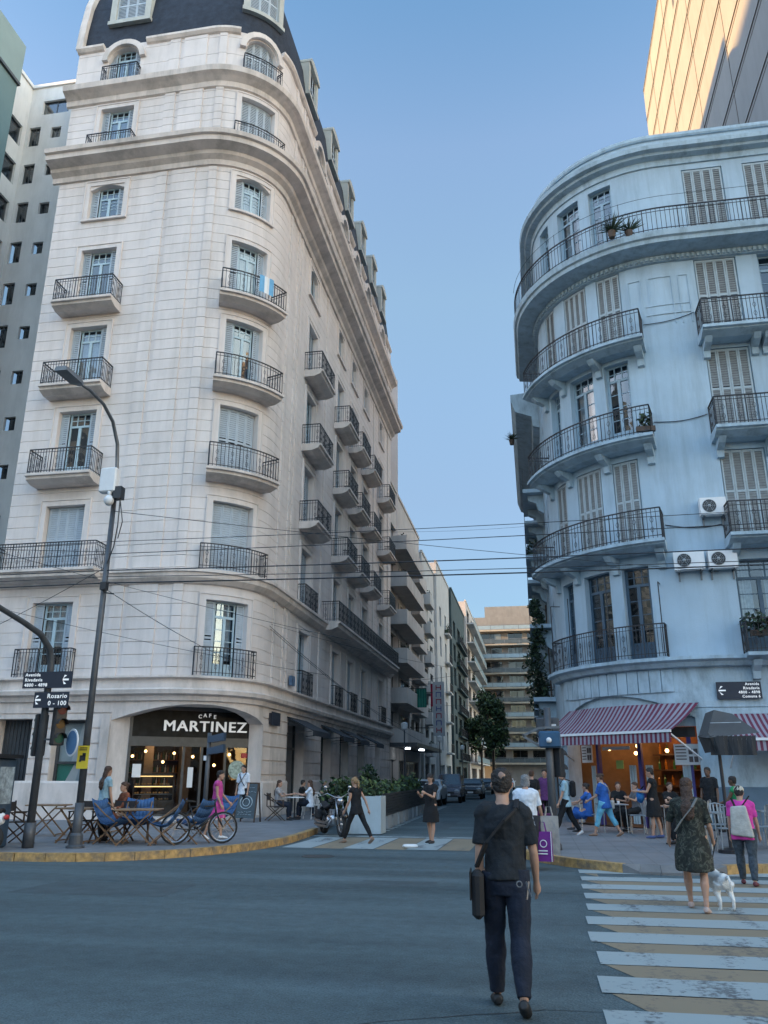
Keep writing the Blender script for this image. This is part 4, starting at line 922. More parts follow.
# unseen city blocks, some added to block the low sun or bounce warm light
def citybox(x0,y0,x1,y1,h,label):
    o=Vector(((x0+x1)/2,(y0+y1)/2,0)); t=thing('city_block',label,'building',o); m=MB(o); m.b2((x0,y0,0),(x1,y1,h)); m.build('wall',GREYC,t)
    m=MB(o); z=4
    while z<h-2:
        m.b2((x0-.03,y0-.03,z),(x1+.03,y1+.03,z+1.4)); z+=3.1
    m.build('window_band',mat('band_glass',(.05,.06,.07),.15,.2,.3,spec=.8),t)
citybox(-190,-70,-140,26,62,'unseen long block added to the west to block the low sun')
citybox(75,-10,95,110,66,'unseen tall row added to the east to bounce warm sunlight'); citybox(60,-60,90,-40,50,'eastern block across the avenue, outside the picture'); citybox(-45,-60,-18,-34,16,'low block across the avenue behind the viewer on the left'); citybox(-10,-64,26,-36,17,'low block directly behind the viewer')
citybox(-90,-45,-50,-14,48,'unseen tall block added across the avenue far left to block the sun'); citybox(-130,27,-60,60,44,'row of blocks continuing the avenue front to the left'); citybox(19,26.3,60,27.5,22,'avenue front continuing right of the pale blue building')
# ================================================================ GROUND
def asphalt():
    m=bpy.data.materials.new('asphalt'); m.use_nodes=True; n=m.node_tree.nodes; l=m.node_tree.links; b=n['Principled BSDF']
    tc=n.new('ShaderNodeTexCoord')
    def nz(sc,det=5,ro=.6,mp=None):
        a=n.new('ShaderNodeTexNoise'); a.inputs['Scale'].default_value=sc; a.inputs['Detail'].default_value=det; a.inputs['Roughness'].default_value=ro
        if mp:
            q=n.new('ShaderNodeMapping'); q.inputs['Scale'].default_value=mp; l.new(tc.outputs['Object'],q.inputs[0]); l.new(q.outputs[0],a.inputs[0])
        else: l.new(tc.outputs['Object'],a.inputs[0])
        return a
    big=nz(.5,4,.6,(.35,1.3,1)); fine=nz(60,3,.8); 
    vo=n.new('ShaderNodeTexVoronoi'); vo.inputs['Scale'].default_value=45; l.new(tc.outputs['Object'],vo.inputs[0])
    r=n.new('ShaderNodeValToRGB'); r.color_ramp.elements[0].position=.3; r.color_ramp.elements[1].position=.72; r.color_ramp.elements[0].color=(.060,.085,.092,1); r.color_ramp.elements[1].color=(.092,.126,.136,1); l.new(big.outputs[0],r.inputs[0])
    mid=nz(5.5,6,.75); lane=nz(1.1,2,.5,(.04,1.0,1))
    r2=n.new('ShaderNodeValToRGB'); r2.color_ramp.elements[0].position=.35; r2.color_ramp.elements[1].position=.75; r2.color_ramp.elements[0].color=(.55,.55,.55,1); r2.color_ramp.elements[1].color=(1.7,1.7,1.7,1); l.new(fine.outputs[0],r2.inputs[0])
    mx=n.new('ShaderNodeMix'); mx.data_type='RGBA'; mx.blend_type='MULTIPLY'; mx.inputs[0].default_value=1; l.new(r.outputs[0],mx.inputs[6]); l.new(r2.outputs[0],mx.inputs[7])
    cur=mx.outputs[2]
    for src,lo,hi in ((mid,.80,1.22),(lane,.82,1.18)):
        q=n.new('ShaderNodeMapRange'); q.inputs['From Min'].default_value=.32; q.inputs['From Max'].default_value=.68; q.inputs['To Min'].default_value=lo; q.inputs['To Max'].default_value=hi; l.new(src.outputs[0],q.inputs[0])
        vm=n.new('ShaderNodeVectorMath'); vm.operation='SCALE'; l.new(cur,vm.inputs[0]); l.new(q.outputs[0],vm.inputs['Scale']); cur=vm.outputs[0]
    l.new(cur,b.inputs['Base Color']); b.inputs['Roughness'].default_value=.8; b.inputs['Specular IOR Level'].default_value=.35
    bp=n.new('ShaderNodeBump'); bp.inputs['Strength'].default_value=.6; bp.inputs['Distance'].default_value=.01; l.new(vo.outputs['Distance'],bp.inputs['Height']); l.new(bp.outputs[0],b.inputs['Normal'])
    return m
ASPH=asphalt()
m=MB(); m.poly((-700,-700,0),(700,-700,0),(700,700,0),(-700,700,0)); m.build('road',ASPH,kind='structure')
PAVE=mat('pavement_concrete',(.165,.17,.178),.8,.16,1.1,.3,40,stain=.45,stcol=(.08,.085,.09),stscale=(.5,.5,1))
def tiles(name,col):
    m=mat(name,col,.8,.14,1.3,.2,40,stain=.4,stscale=(.5,.5,1)); n=m.node_tree.nodes; l=m.node_tree.links
    b=n['Principled BSDF']; br=n.new('ShaderNodeTexBrick'); tc=n.new('ShaderNodeTexCoord'); br.offset=0
    br.inputs['Scale'].default_value=1.0; br.inputs['Brick Width'].default_value=.4; br.inputs['Row Height'].default_value=.4; br.inputs['Mortar Size'].default_value=.012
    br.inputs['Color1'].default_value=(1,1,1,1); br.inputs['Color2'].default_value=(.95,.95,.95,1); br.inputs['Mortar'].default_value=(.78,.78,.78,1)
    l.new(tc.outputs['Object'],br.inputs[0]); src=b.inputs['Base Color'].links[0].from_socket
    mx=n.new('ShaderNodeMix'); mx.data_type='RGBA'; mx.blend_type='MULTIPLY'; mx.inputs[0].default_value=1; l.new(src,mx.inputs[6]); l.new(br.outputs[0],mx.inputs[7]); l.new(mx.outputs[2],b.inputs['Base Color']); return m
TILE=tiles('pavement_tiles',(.20,.205,.215))
def slab(name,pts,h=.15,mt=None):
    m=MB(); n=len(pts); m.add([(x,y,0.001) for x,y in pts]+[(x,y,h) for x,y in pts],[tuple(range(2*n-1,n-1,-1)) if False else tuple(range(n,2*n))]+[(i,(i+1)%n,n+(i+1)%n,n+i) for i in range(n)])
    return m.build(name,mt or TILE,kind='structure')
KL=[(-200,15.55),(-14,15.6),(-10.46,15.65),(-9.2,15.75),(-8.17,16.13),(-7.3,17.02),(-6.75,18.0),(-6.35,19.2),(-6.15,20.8),(-6.25,23.0),(-6.5,25.6),(-6.8,28.5),(-7.3,33),(-7.4,170)]
def smoothp(p,it=2):
    for _ in range(it):
        q=[p[0]]
        for a,b in zip(p,p[1:]): q+=[(a[0]*.75+b[0]*.25,a[1]*.75+b[1]*.25),(a[0]*.25+b[0]*.75,a[1]*.25+b[1]*.75)]
        q.append(p[-1]); p=q
    return p
KLs=[KL[0]]+smoothp(KL[1:13],1)+[KL[13]]
def inset(p,d):
    r=[]
    for i in range(len(p)):
        a=Vector(p[max(i-1,0)]);b=Vector(p[min(i+1,len(p)-1)]); t=(b-a).normalized(); r.append((p[i][0]-t.y*d,p[i][1]+t.x*d))
    return r
KLi=inset(KLs,.16)
slab('pavement',KLi+[(-9.9,170),(-9.9,62),(-10.0,31),(-13.2,27.7),(-60,27.7),(-200,27.7)])
KR=[(1.25,0)]
KR=[(-1.3,170),(-1.3,30),(-1.2,24),(-.8,20.2),(-.4,18.4),(.08,17.4),(.55,16.75),(1.1,16.2),(1.5,15.85),(2.2,15.72),(3.0,15.9),(3.6,16.3),(4.4,16.45),(20,16.4),(200,16.4)]
KRs=[KR[0]]+smoothp(KR[1:14],1)+[KR[14]]
KRi=inset(KRs,.16)
slab('pavement',KRi+[(200,26.2),(5.5,26.2),(1.2,30.5),(1.2,170)])
YEL=mat('worn_yellow_paint',(.44,.27,.10),.7,.4,9.,.4,40,stain=1.,stcol=(.10,.10,.10),stscale=(1.3,1.3,1.3))
KERB=mat('kerb_stone',(.17,.17,.17),.8,.15,3.,.3,40,stain=.4)
def kerb(p,pi,name,yf,drop=lambda x,y:0):
    m=MB()
    for i in range(len(p)-1):
        a,b,c,d=p[i],p[i+1],pi[i+1],pi[i]; m.mi=1 if yf((a[0]+b[0])/2,(a[1]+b[1])/2) else 0
        L=max(1,int(math.hypot(b[0]-a[0],b[1]-a[1])/1.0)) if abs(a[0])<30 and abs(b[1])<60 else 1
        for k in range(L):
            u,v=k/L,(k+1)/L; lp=lambda A,B,t:(A[0]+(B[0]-A[0])*t,A[1]+(B[1]-A[1])*t)
            v-=.018; A,B,C,D=lp(a,b,u),lp(a,b,v),lp(d,c,v),lp(d,c,u); h=.155
            hA,hB=h-drop(*A),h-drop(*B)
            m.hexa([A+(.0,),B+(.0,),C+(.0,),D+(.0,),A+(hA,),B+(hB,),C+(h,),D+(h,)])
    m.build(name,[KERB,YEL],kind='structure')
kerb(KLs,KLi,'kerb',lambda x,y: -40<x and y<24.5)
kerb(KRs,KRi,'kerb',lambda x,y: (-.9<x<1.35 and y<21) or 3.1<x<5.5,lambda x,y:.11 if 1.5<x<2.9 and y<17 else 0)
# gutter strips of lighter concrete along the left kerb
# ---------------- zebra crossings (thin painted sheets)
def paint(name,col,wear=.6):
    m=bpy.data.materials.new(name); m.use_nodes=True; n=m.node_tree.nodes; l=m.node_tree.links; b=n['Principled BSDF']
    tc=n.new('ShaderNodeTexCoord'); a=n.new('ShaderNodeTexNoise'); a.inputs['Scale'].default_value=13; a.inputs['Detail'].default_value=9; a.inputs['Roughness'].default_value=.75; l.new(tc.outputs['Object'],a.inputs[0])
    mp=n.new('ShaderNodeMapping'); mp.inputs['Scale'].default_value=(1.0,.25,1); l.new(tc.outputs['Object'],mp.inputs[0])
    a2=n.new('ShaderNodeTexNoise'); a2.inputs['Scale'].default_value=2.4; a2.inputs['Detail'].default_value=6; l.new(mp.outputs[0],a2.inputs[0])
    ad=n.new('ShaderNodeMath'); ad.operation='ADD'; l.new(a.outputs[0],ad.inputs[0]); l.new(a2.outputs[0],ad.inputs[1])
    r=n.new('ShaderNodeValToRGB'); r.color_ramp.elements[0].position=.86-.12*wear; r.color_ramp.elements[1].position=1.14
    sc=n.new('ShaderNodeMath'); sc.operation='MULTIPLY'; sc.inputs[1].default_value=1.0; l.new(ad.outputs[0],sc.inputs[0])
    r.color_ramp.elements[0].position=.98; r.color_ramp.elements[1].position=.999
    mr=n.new('ShaderNodeMapRange'); mr.inputs['From Min'].default_value=1.08; mr.inputs['From Max'].default_value=1.2; mr.inputs['To Max'].default_value=wear; l.new(ad.outputs[0],mr.inputs[0])
    mx=n.new('ShaderNodeMix'); mx.data_type='RGBA'; mx.inputs[6].default_value=tuple(col)+(1,); mx.inputs[7].default_value=(.07,.073,.078,1); l.new(mr.outputs[0],mx.inputs[0])
    l.new(mx.outputs[2],b.inputs['Base Color']); b.inputs['Roughness'].default_value=.75; return m
PW=paint('road_paint_white',(.31,.36,.365),.85); PT=paint('road_paint_tan',(.25,.20,.135),.6)
mw=MB(); mt_=MB()
rnd=random.Random(3)
# right crossing: stripes run along the avenue, stacked towards the viewer
y=16.35; i=0
def wob(m,x0,x1,y0,y1,z,cut=0):
    n=14; xs=[x0+(x1-x0)*(k/n) for k in range(n+1)]
    A=[(x,y0+.02*noise.noise(Vector((x*1.3,y0,0))),z) for x in xs]; B=[(x+(cut if k==0 else 0),y1+.02*noise.noise(Vector((x*1.3,y1,5))),z) for k,x in enumerate(xs)]
    for k in range(n): m.poly(A[k],A[k+1],B[k+1],B[k])
while y>1.0:
    xl=.40+(y-6.9)*.028
    wob(mw,xl+rnd.uniform(-.03,.03),9,y-.57,y,.008,.0)
    wob(mt_,xl+.28,9,y-1.05,y-.575,.004,.0) if y<15.5 else None
    # diagonal left end of the ochre stripe
    mt_.poly((xl+.06,y-.575-.0,.004),(xl+.28,y-1.05,.004),(xl+.28,y-.575,.004))
    y-=1.055
# side street crossing
x=-6.0; k=0
while x<-1.6:
    (mw if k%2==0 else mt_).poly((x,19.9,.008 if k%2==0 else .004),(x+.72,19.85,.008 if k%2==0 else .004),(x+.74,23.5,.008 if k%2==0 else .004),(x+.02,23.5,.008 if k%2==0 else .004)); x+=.74;k+=1
mw.poly((-6.3,23.75,.006),(-1.4,23.75,.006),(-1.4,24.05,.006),(-6.3,24.05,.006))
mw.build('crosswalk_white',PW,kind='structure'); mt_.build('crosswalk_ochre',PT,kind='structure')
m=MB()
y=24.8
while y<48: m.poly((-4.85-(y-24.8)*.02,y,.005),(-4.55-(y-24.8)*.02,y,.005),(-4.55-(y-24.8)*.02,y+.45,.005),(-4.85-(y-24.8)*.02,y+.45,.005)); y+=.85
m.build('lane_dashes',PW,kind='structure')
m=MB(); m.lathe((-4.6,17.9,.0),[(.34,.001),(.34,.007),(.30,.008),(.30,.004),(.02,.004)],20); tag(m.build('manhole_cover',mat('cast_iron',(.05,.05,.05),.6,.3,20.)),'round iron manhole cover in the avenue before the left crossing','manhole cover')
# litter crack on crossing
m=MB(); pts=[(2.6,8.35),(2.8,8.45),(3.0,8.3),(3.2,8.28),(3.45,8.35),(3.6,8.5)]
for a,b in zip(pts,pts[1:]): m.beam((a[0],a[1],.012),(b[0],b[1],.012),.02,.005)
m.build('road_crack',BLACKP,kind='structure')
# ================================================================ POLES, SIGNALS, SIGNS
lp=thing('street_lamp','tall grey street lamp with curved arm and box, standing on the left kerb','street lamp',(-9.65,17.02,.15))
m=MB(); m.tube([(0,0,0),(0,0,.9)],[.10,.095],14); m.tube([(0,0,.9),(0,0,4),(0,.02,7.75)],[.078,.07,.058],14); m.build('pole',POLEM,lp,True,local=True)
m=MB(); m.lathe((0,0,0),[(.19,0),(.19,.04),(.14,.07),(.14,.25),(.11,.3)],14); m.build('base_collar',POLEM,lp,local=True)
m=MB(); arm=[(0,0,7.7),(0,-.02,8.6),(0,-.12,9.15),(0,-.45,9.6),(0,-.95,9.83),(0,-1.6,9.88),(0,-2.0,9.84)]; m.tube(arm,[.05,.045,.045,.042,.04,.038,.036],10); m.build('arm',STEEL,lp,True,local=True)
m=MB(); m.add([(-.05,-1.95,9.8),(.05,-1.95,9.8),(.05,-1.95,9.88),(-.05,-1.95,9.88),(-.14,-2.15,9.76),(.14,-2.15,9.76),(.12,-2.15,9.89),(-.12,-2.15,9.89),(-.15,-2.8,9.76),(.15,-2.8,9.76),(.12,-2.8,9.86),(-.12,-2.8,9.86)],[(0,1,2,3),(0,4,5,1),(1,5,6,2),(2,6,7,3),(3,7,4,0),(4,8,9,5),(5,9,10,6),(6,10,11,7),(7,11,8,4),(8,11,10,9)]); m.build('lamp_head',STEEL,lp,local=True)
m=MB(); m.bev((-.1,-.12,8.2),(.42,.22,.62),.03); bx_=m.build('equipment_box',WHITEP,lp,local=True)
cm_=thing('security_camera','white dome security camera hanging under the box on the street lamp','security camera',(-9.68,16.85,7.75)); m=MB(); m.cyl((0,0,.18),(0,0,.32),.05,10); m.sph((0,0,.08),(.12,.12,.13),12,8); m.build('dome',WHITEP,cm_,True,local=True); m=MB(); m.beam((0,0,.26),(.05,.17,.26),.04); m.build('bracket',STEEL,cm_,local=True)
m=MB((-9.5,16.95,8.0)); m.box((-9.48,16.92,8.02),(.2,.2,.3)); m.tube([(-9.42,16.9,7.9),(-9.38,16.85,7.2),(-9.45,16.9,6.7),(-9.6,16.95,6.3)],.015,5); m.tube([(-9.45,16.95,7.9),(-9.3,16.9,7.3),(-9.4,16.95,6.9)],.012,5); tag(m.build('junction_box',BLACKP),'dark junction box with dangling cables on the lamp pole','junction box')
m=MB((-9.55,16.9,5.6)); m.box((-9.58,16.9,5.75),(.14,.14,.18)); m.beam((-9.55,16.9,5.6),(-9.3,16.85,5.55),.03); tag(m.build('insulator',BLACKP),'small dark insulator bracket halfway up the lamp pole','bracket')
t=thing('round_road_sign','round blue and white road sign seen from the side on the lamp pole','road sign',(-9.72,16.86,2.3)); m=MB(); a=R(-35); nn=Vector((math.sin(a),-math.cos(a),0)); m.tube([nn*.0,nn*.02],[.29,.29],24); m.build('rim',WHITEP,t,local=True); m=MB(); m.tube([nn*.021,nn*.026],[.25,.25],24); m.build('face',mat('sign_blue',(.10,.20,.34),.4,.1,3.),t,local=True)
t.location=(-9.86,16.80,2.28)
t=thing('yellow_sign','small yellow warning plate with black picture strapped to the lamp pole','sign',(-9.62,16.88,1.98)); m=MB(); m.box((0,0,0),(.26,.02,.48)); m.build('plate',mat('sign_yellow',(.62,.47,.03),.5,.05,3.),t,local=True); m=MB(); m.box((0,-.014,-.02),(.13,.008,.11)); m.box((.03,-.014,.05),(.07,.008,.07)); m.box((-.05,-.014,-.08),(.05,.008,.03)); 
for z in (.19,.15): m.box((0,-.014,z),(.18,.006,.018))
m.build('picture',BLACKP,t,local=True)
# traffic light with curved mast arm
tl=thing('traffic_light','dark mast traffic light at the far left kerb with arm reaching over the avenue','traffic light',(-10.62,16.82,.15))
m=MB(); m.tube([(0,0,0),(0,0,.5)],[.12,.12],14); m.tube([(0,0,.5),(0,0,3.8),(0,-.12,4.15),(0,-.55,4.42),(0,-1.2,4.56),(0,-2.3,4.75),(0,-4.5,5.0)],[.085,.075,.072,.068,.06,.055,.045],14); m.build('mast',POLEM,tl,True,local=True)
def sighead(par,c,n,dark=True,heads=3,hw=.26):
    c=Vector(c); n=Vector(n).normalized(); t_=Vector((-n.y,n.x,0)); M=Matrix((t_,n,Vector((0,0,1)))).transposed()
    m=MB(); m.bev(c,(hw,.18,.3*heads),.02,M); ho=m.build('signal_head',BLACKP,par,local=True)
    for k in range(heads):
        zc=c+Vector((0,0,.3*((heads-1)/2-k)))
        m=MB(); m.tube([zc+n*.085,zc+n*.1],[.1,.1],14); m.build('lens',mat(['lens_red','lens_amber','lens_green'][k%3],[(.10,.012,.01),(.12,.06,.01),(.01,.08,.05)][k%3],.25,.1,4.),ho,local=True)
        m=MB(); pts=[]
        for a in range(9):
            an=PI*a/8; 
            p=zc+t_*math.cos(an)*.115+Vector((0,0,math.sin(an)*.115)); pts.append(p)
        for p,q in zip(pts,pts[1:]): m.hexa([p+n*.09,q+n*.09,q*1+n*.24,p+n*.24]+[x+Vector((0,0,.008)) for x in (p+n*.09,q+n*.09,q+n*.24,p+n*.24)])
        m.build('visor',BLACKP,ho,local=True)
sighead(tl,(.36,.02,2.52),(.75,-.5,0)); sighead(tl,(-.15,.16,2.3),(-.7,.7,0))
m=MB(); m.beam((0,0,2.8),(.34,0,2.8),.04); m.beam((0,0,2.2),(.34,0,2.2),.04); m.build('bracket',POLEM,tl,local=True)
Ps=line_path(-11.2,16.72,1,0)
streetsign(Ps,.62,0,3.62,1.18,.36,['Avenida','Rivadavia','4800 - 4898'],1,'upper street name plate with white arrow on the traffic light mast','street_sign')
streetsign(Ps,.80,0.05,3.18,.82,.34,['Rosario','0 - 100'],-1,'lower street name plate with white arrow on the traffic light mast','street_sign')
# the upper sign has its words left of the pole: add lettering is right-aligned inside the plate
ps=thing('pedestrian_signal','slim pedestrian signal post in front of the cafe window','traffic light',(-8.56,21.35,.15))
m=MB(); m.tube([(0,0,0),(0,0,2.55)],[.065,.055],12); m.lathe((0,0,0),[(.11,0),(.11,.05),(.07,.09)],12); m.build('post',POLEM,ps,True,local=True)
BLUEG=mat('blue_grey_metal',(.035,.06,.10),.5,.15,4.)
m=MB(); 
for z in (2.45,2.15): m.add([(.0,-.12,z),(.42,-.05,z+.1),(.42,-.05,z-.1),(.0,-.12,z-.16),(0,.12,z),(.42,.12,z+.1),(.42,.12,z-.1),(0,.12,z-.16)],[(0,1,2,3),(7,6,5,4),(0,4,5,1),(1,5,6,2),(2,6,7,3),(3,7,4,0)])
m.build('signal_head',BLUEG,ps,local=True)
m=MB(); m.box((-.06,-.06,1.9),(.07,.05,.12)); m.build('push_button',WHITEP,ps,local=True)
# right corner signal
tr=thing('traffic_light','dark traffic light post on the right corner kerb with a side arrow board','traffic light',(.30,18.65,.15))
m=MB(); m.tube([(0,0,0),(0,0,2.9)],[.09,.075],12); m.lathe((0,0,0),[(.15,0),(.15,.1),(.1,.16)],12); m.build('post',POLEM,tr,True,local=True)
m=MB(); m.bev((.02,-.05,2.22),(.46,.3,.34),.03); m.build('blue_housing',mat('blue_housing',(.03,.09,.17),.45,.15,4.),tr,local=True)
m=MB(); m.beam((-.55,-.08,2.30),(-.2,-.08,2.46),.05); m.beam((-.55,-.08,2.30),(-.2,-.08,2.08),.05); m.beam((-.2,-.08,2.46),(.25,-.08,2.48),.05); m.beam((-.2,-.08,2.08),(.25,-.08,2.06),.05); m.build('arrow_frame',STEEL,tr,local=True)
sighead(tr,(.16,.1,1.75),(.5,.8,0),heads=2)
m=MB(); m.sph((.0,-.22,2.2),.06,10,6); m.build('lamp',WHITEP,tr,True,local=True)
bx2=thing('utility_box','large dark grey box mounted high on the right corner post','utility box',(.30,18.95,2.32)); m=MB(); m.bev((0,0,.32),(.50,.3,.42),.03); m.build('casing',POLEM,bx2,local=True); m=MB(); m.box((.08,-.153,.36),(.2,.006,.05)); m.build('maker_plate',WHITEP,bx2,local=True)
m=MB(); m.tube([(0,.16,-2.17),(0,.16,.3)],.06,10); m.build('post',POLEM,bx2,local=True)
# far-left kiosk
ks=thing('kiosk','dark blue steel kiosk covered in pale posters at the left edge','kiosk',(-11.78,16.5,.15))
m=MB(); m.bev((0,0,.9),(1.25,.8,1.8),.04); m.build('cabinet',mat('kiosk_blue',(.03,.055,.09),.5,.2,3.,stain=.5,stcol=(.1,.11,.12)),ks,local=True)
m=MB(); m.box((0,0,1.84),(1.4,.95,.08)); m.build('roof',BLACKP,ks,local=True)
POST=mat('torn_poster',(.32,.38,.42),.8,.5,7.,stain=.7,stcol=(.06,.07,.08),stscale=(4,4,4))
m=MB(); m.box((.2,-.405,1.25),(.35,.01,.5)); m.box((.55,-.405,1.4),(.12,.01,.3)); m.build('poster',POST,ks,local=True)
m=MB(); m.box((.63,.05,1.25),(.01,.5,.75)); m.build('poster',POST,ks,local=True)
# A-frame board
ab=thing('chalkboard','chalkboard stand with white drawing beside the cafe entrance','sign board',(-9.55,27.6,.15),R(-6))
m=MB(); 
for s in (-1,1):
    for x in (-.36,.36): m.beam((x,s*.25,0),(x,s*.02,1.24),.045,.03)
for x in ((-.36,.36),): m.beam((-.36,-.02,1.22),(.36,-.02,1.22),.03,.05)
m.build('frame',WOODD,ab,local=True)
m=MB(); m.hexa([(-.33,-.235,.12),(.33,-.235,.12),(.33,-.215,.12),(-.33,-.215,.12),(-.33,-.035,1.2),(.33,-.035,1.2),(.33,-.015,1.2),(-.33,-.015,1.2)]); m.build('board',mat('chalk_board',(.06,.085,.10),.7,.2,4.),ab,local=True)
m=MB()
def bp(x,z): return Vector((x,-.245+.2*(z-.12)/1.08,z))
rr=random.Random(5)
for c,rx,rz in ((bp(0,.62),.22,.2),(bp(0,.62),.12,.12)): m.tube([c+Vector((rx*math.cos(a),-.0+.185*rz*math.sin(a),rz*math.sin(a))) for a in [2*PI*k/18 for k in range(18)]],.012,4,closed=True)
for z in (1.08,.95,.32,.24):
    x=-.26
    while x<.24: w_=rr.uniform(.04,.1); m.beam(bp(x,z),bp(x+w_,z+rr.uniform(-.02,.02)),.022,.008); x+=w_+.03
m.build('chalk_drawing',mat('chalk',(.42,.5,.54),.9,.2,8.),ab,local=True)
# ================================================================ STREET CAFE FURNITURE
def mk_table(loc,label,rz=0,group='folding tables outside the cafe'):
    t=thing('cafe_table',label,'table',loc,rz,group)
    m=MB(); m.bev((0,0,.73),(.95,.7,.035),.01); m.build('table_top',mat('table_wood',(.24,.15,.085),.6,.25,7.),t,local=True)
    for s in (-1,1):
        for u in (-1,1):
            m=MB(); m.beam((.38*u,s*.29,0),(-.33*u,s*.29,.71),.045,.025); m.build('leg',WOOD,t,local=True)
    m=MB(); m.beam((.38,-.29,.05),(.38,.29,.05),.025); m.beam((-.38,-.29,.05),(-.38,.29,.05),.025); m.beam((0,-.29,.37),(0,.29,.37),.02); m.build('stretcher',WOOD,t,local=True)
    return t
def mk_sling(loc,label,rz,col='blue'):
    t=thing('sling_chair',label,'chair',loc,rz,'blue sling chairs at the cafe' if col=='blue' else 'director chairs at the cafe')
    FM=WOOD if col=='blue' else WOODD
    for s in (-1,1):
        m=MB(); m.beam((s*.26,-.30,0),(s*.26,.26,.46),.035,.025); m.beam((s*.26,.28,0),(s*.26,-.24,.46),.035,.025); m.build('leg',FM if col=='blue' else FM,t,local=True)
        m=MB(); m.tube([(s*.27,.26,.44),(s*.27,-.05,.62),(s*.27,-.36,.86)],.016,6); m.build('back_frame',FM,t,local=True)
    cl=mat('blue_sling_cloth',(.04,.11,.25),.75,.12,5.,.3,60) if col=='blue' else mat('dark_canvas',(.035,.032,.034),.85,.2,5.)
    m=MB(); 
    if col=='blue':
        prof=[(.34,.50),(.22,.40),(.05,.36),(-.12,.40),(-.24,.54),(-.34,.72),(-.42,.90)]
        n=8
        def sp(i,j):
            y,z=prof[i]; u=-1+2*j/n; w_=.30+.03*math.sin(PI*i/6); return (u*w_,y,z+.06*u*u)
        for i in range(len(prof)-1):
            for j in range(n): m.poly(sp(i,j),sp(i,j+1),sp(i+1,j+1),sp(i+1,j))
        o_=m.build('sling',cl,t,True,local=True); sd=o_.modifiers.new('s','SOLIDIFY'); sd.thickness=.012
    else:
        m.box((0,0,.46),(.5,.42,.02)); m.build('seat',cl,t,local=True); m=MB(); m.box((0,-.24,.78),(.5,.02,.2)); m.build('backrest',cl,t,local=True)
        for s in (-1,1):
            m=MB(); m.beam((s*.27,-.26,.66),(s*.27,.24,.66),.04,.025); m.beam((s*.27,.2,.46),(s*.27,.2,.66),.03); m.beam((s*.27,-.24,.44),(s*.27,-.26,.9),.03); m.build('armrest',FM,t,local=True)
    return t
PZ=.155
T1=mk_table((-8.75,18.0,PZ),'wooden folding table nearest the bicycle outside the cafe',R(14)); T2=dup(T1,(-10.35,18.35,PZ),R(-8),'wooden folding table behind the lamp post'); T3=dup(T1,(-12.3,20.2,PZ),R(8),'wooden folding table behind the kiosk'); T4=dup(T1,(-11.5,21.6,PZ),R(3),'wooden folding table near the cafe wall behind the others')
C1_=mk_sling((-8.2,18.15,PZ),'blue sling chair between the right table and the bicycle',R(105)); 
for (x,y,a,l) in [(-7.75,18.7,80,'blue sling chair directly behind the bicycle front wheel'),(-9.45,18.2,-95,'blue sling chair just right of the lamp post facing the table'),(-9.15,18.75,200,'blue sling chair on the far side of the right table'),(-8.6,22.6,160,'blue sling chair further back towards the cafe window')]: dup(C1_,(x,y,PZ),R(a),l)
D1=mk_sling((-10.35,18.5,PZ),'dark director chair between the two posts',R(190),'dark')
for (x,y,a,l) in [(-11.45,17.7,-80,'dark director chair beside the kiosk'),(-9.62,18.75,175,'dark director chair behind the lamp post facing the cafe'),(-8.9,28.6,-60,'wooden director chair at the pavement table nearest the chalkboard')]: dup(D1,(x,y,PZ),R(a),l)
# side street pavement tables
ST=thing('bistro_table','small bistro table with white top on the side pavement','table',(-8.45,29.4,PZ),0,'bistro tables along the side wall')
m=MB(); m.lathe((0,0,.72),[(.34,0),(.34,.025),(.3,.03)],18); m.build('table_top',WHITEP,ST,local=True); m=MB(); m.cyl((0,0,.03),(0,0,.72),.03,8); m.lathe((0,0,0),[(.22,0),(.2,.03),(.05,.05)],12); m.build('leg',IRON,ST,local=True)
dup(ST,(-8.4,32.2,PZ),0,'second bistro table further along the side pavement'); dup(ST,(-8.4,35.4,PZ),0,'third bistro table further along the side pavement')
def mk_metal(loc,label,rz,mt,group,name='metal_chair'):
    t=thing(name,label,'chair',loc,rz,group)
    for s in (-1,1):
        for u in (-1,1):
            m=MB(); m.tube([(s*.2,u*.2,.0),(s*.18,u*.17,.45)],.013,6); m.build('leg',mt,t,local=True)
    m=MB(); m.bev((0,0,.46),(.42,.42,.025),.008); m.build('seat',mt,t,local=True)
    m=MB(); m.tube([(-.18,-.19,.46),(-.19,-.24,.86),(0,-.26,.9),(.19,-.24,.86),(.18,-.19,.46)],.014,6)
    for x in (-.11,-.04,.04,.11): m.beam((x,-.2,.48),(x,-.25,.87),.03,.008)
    m.beam((-.18,-.225,.68),(.18,-.225,.68),.02,.01); m.build('backrest',mt,t,local=True); return t
M0=mk_metal((-8.0,30.0,PZ),'white metal chair with its back to the street by the bistro table',R(60),WHITEP,'white chairs along the side pavement')
for (x,y,a,l) in [(-7.9,31.6,120,'white metal chair at the second bistro table'),(-8.9,32.9,-90,'white metal chair against the side wall'),(-8.0,34.8,60,'white metal chair at the third bistro table'),(-8.9,35.9,-90,'white metal chair furthest along the side wall')]: dup(M0,(x,y,PZ),R(a),l)
ALU=mat('brushed_aluminium',(.38,.42,.45),.35,.08,5.,metal=.7)
T5=thing('terrace_table','square metal table between the umbrella and the pink-shirted walker','table',(3.9,19.4,PZ),R(5),'metal tables outside the corner bar')
m=MB(); m.bev((0,0,.73),(.75,.75,.03),.01); m.build('table_top',ALU,T5,local=True)
for s in (-1,1):
    for u in (-1,1): m=MB(); m.tube([(s*.32,u*.32,0),(s*.30,u*.30,.72)],.014,6); m.build('leg',ALU,T5,local=True)
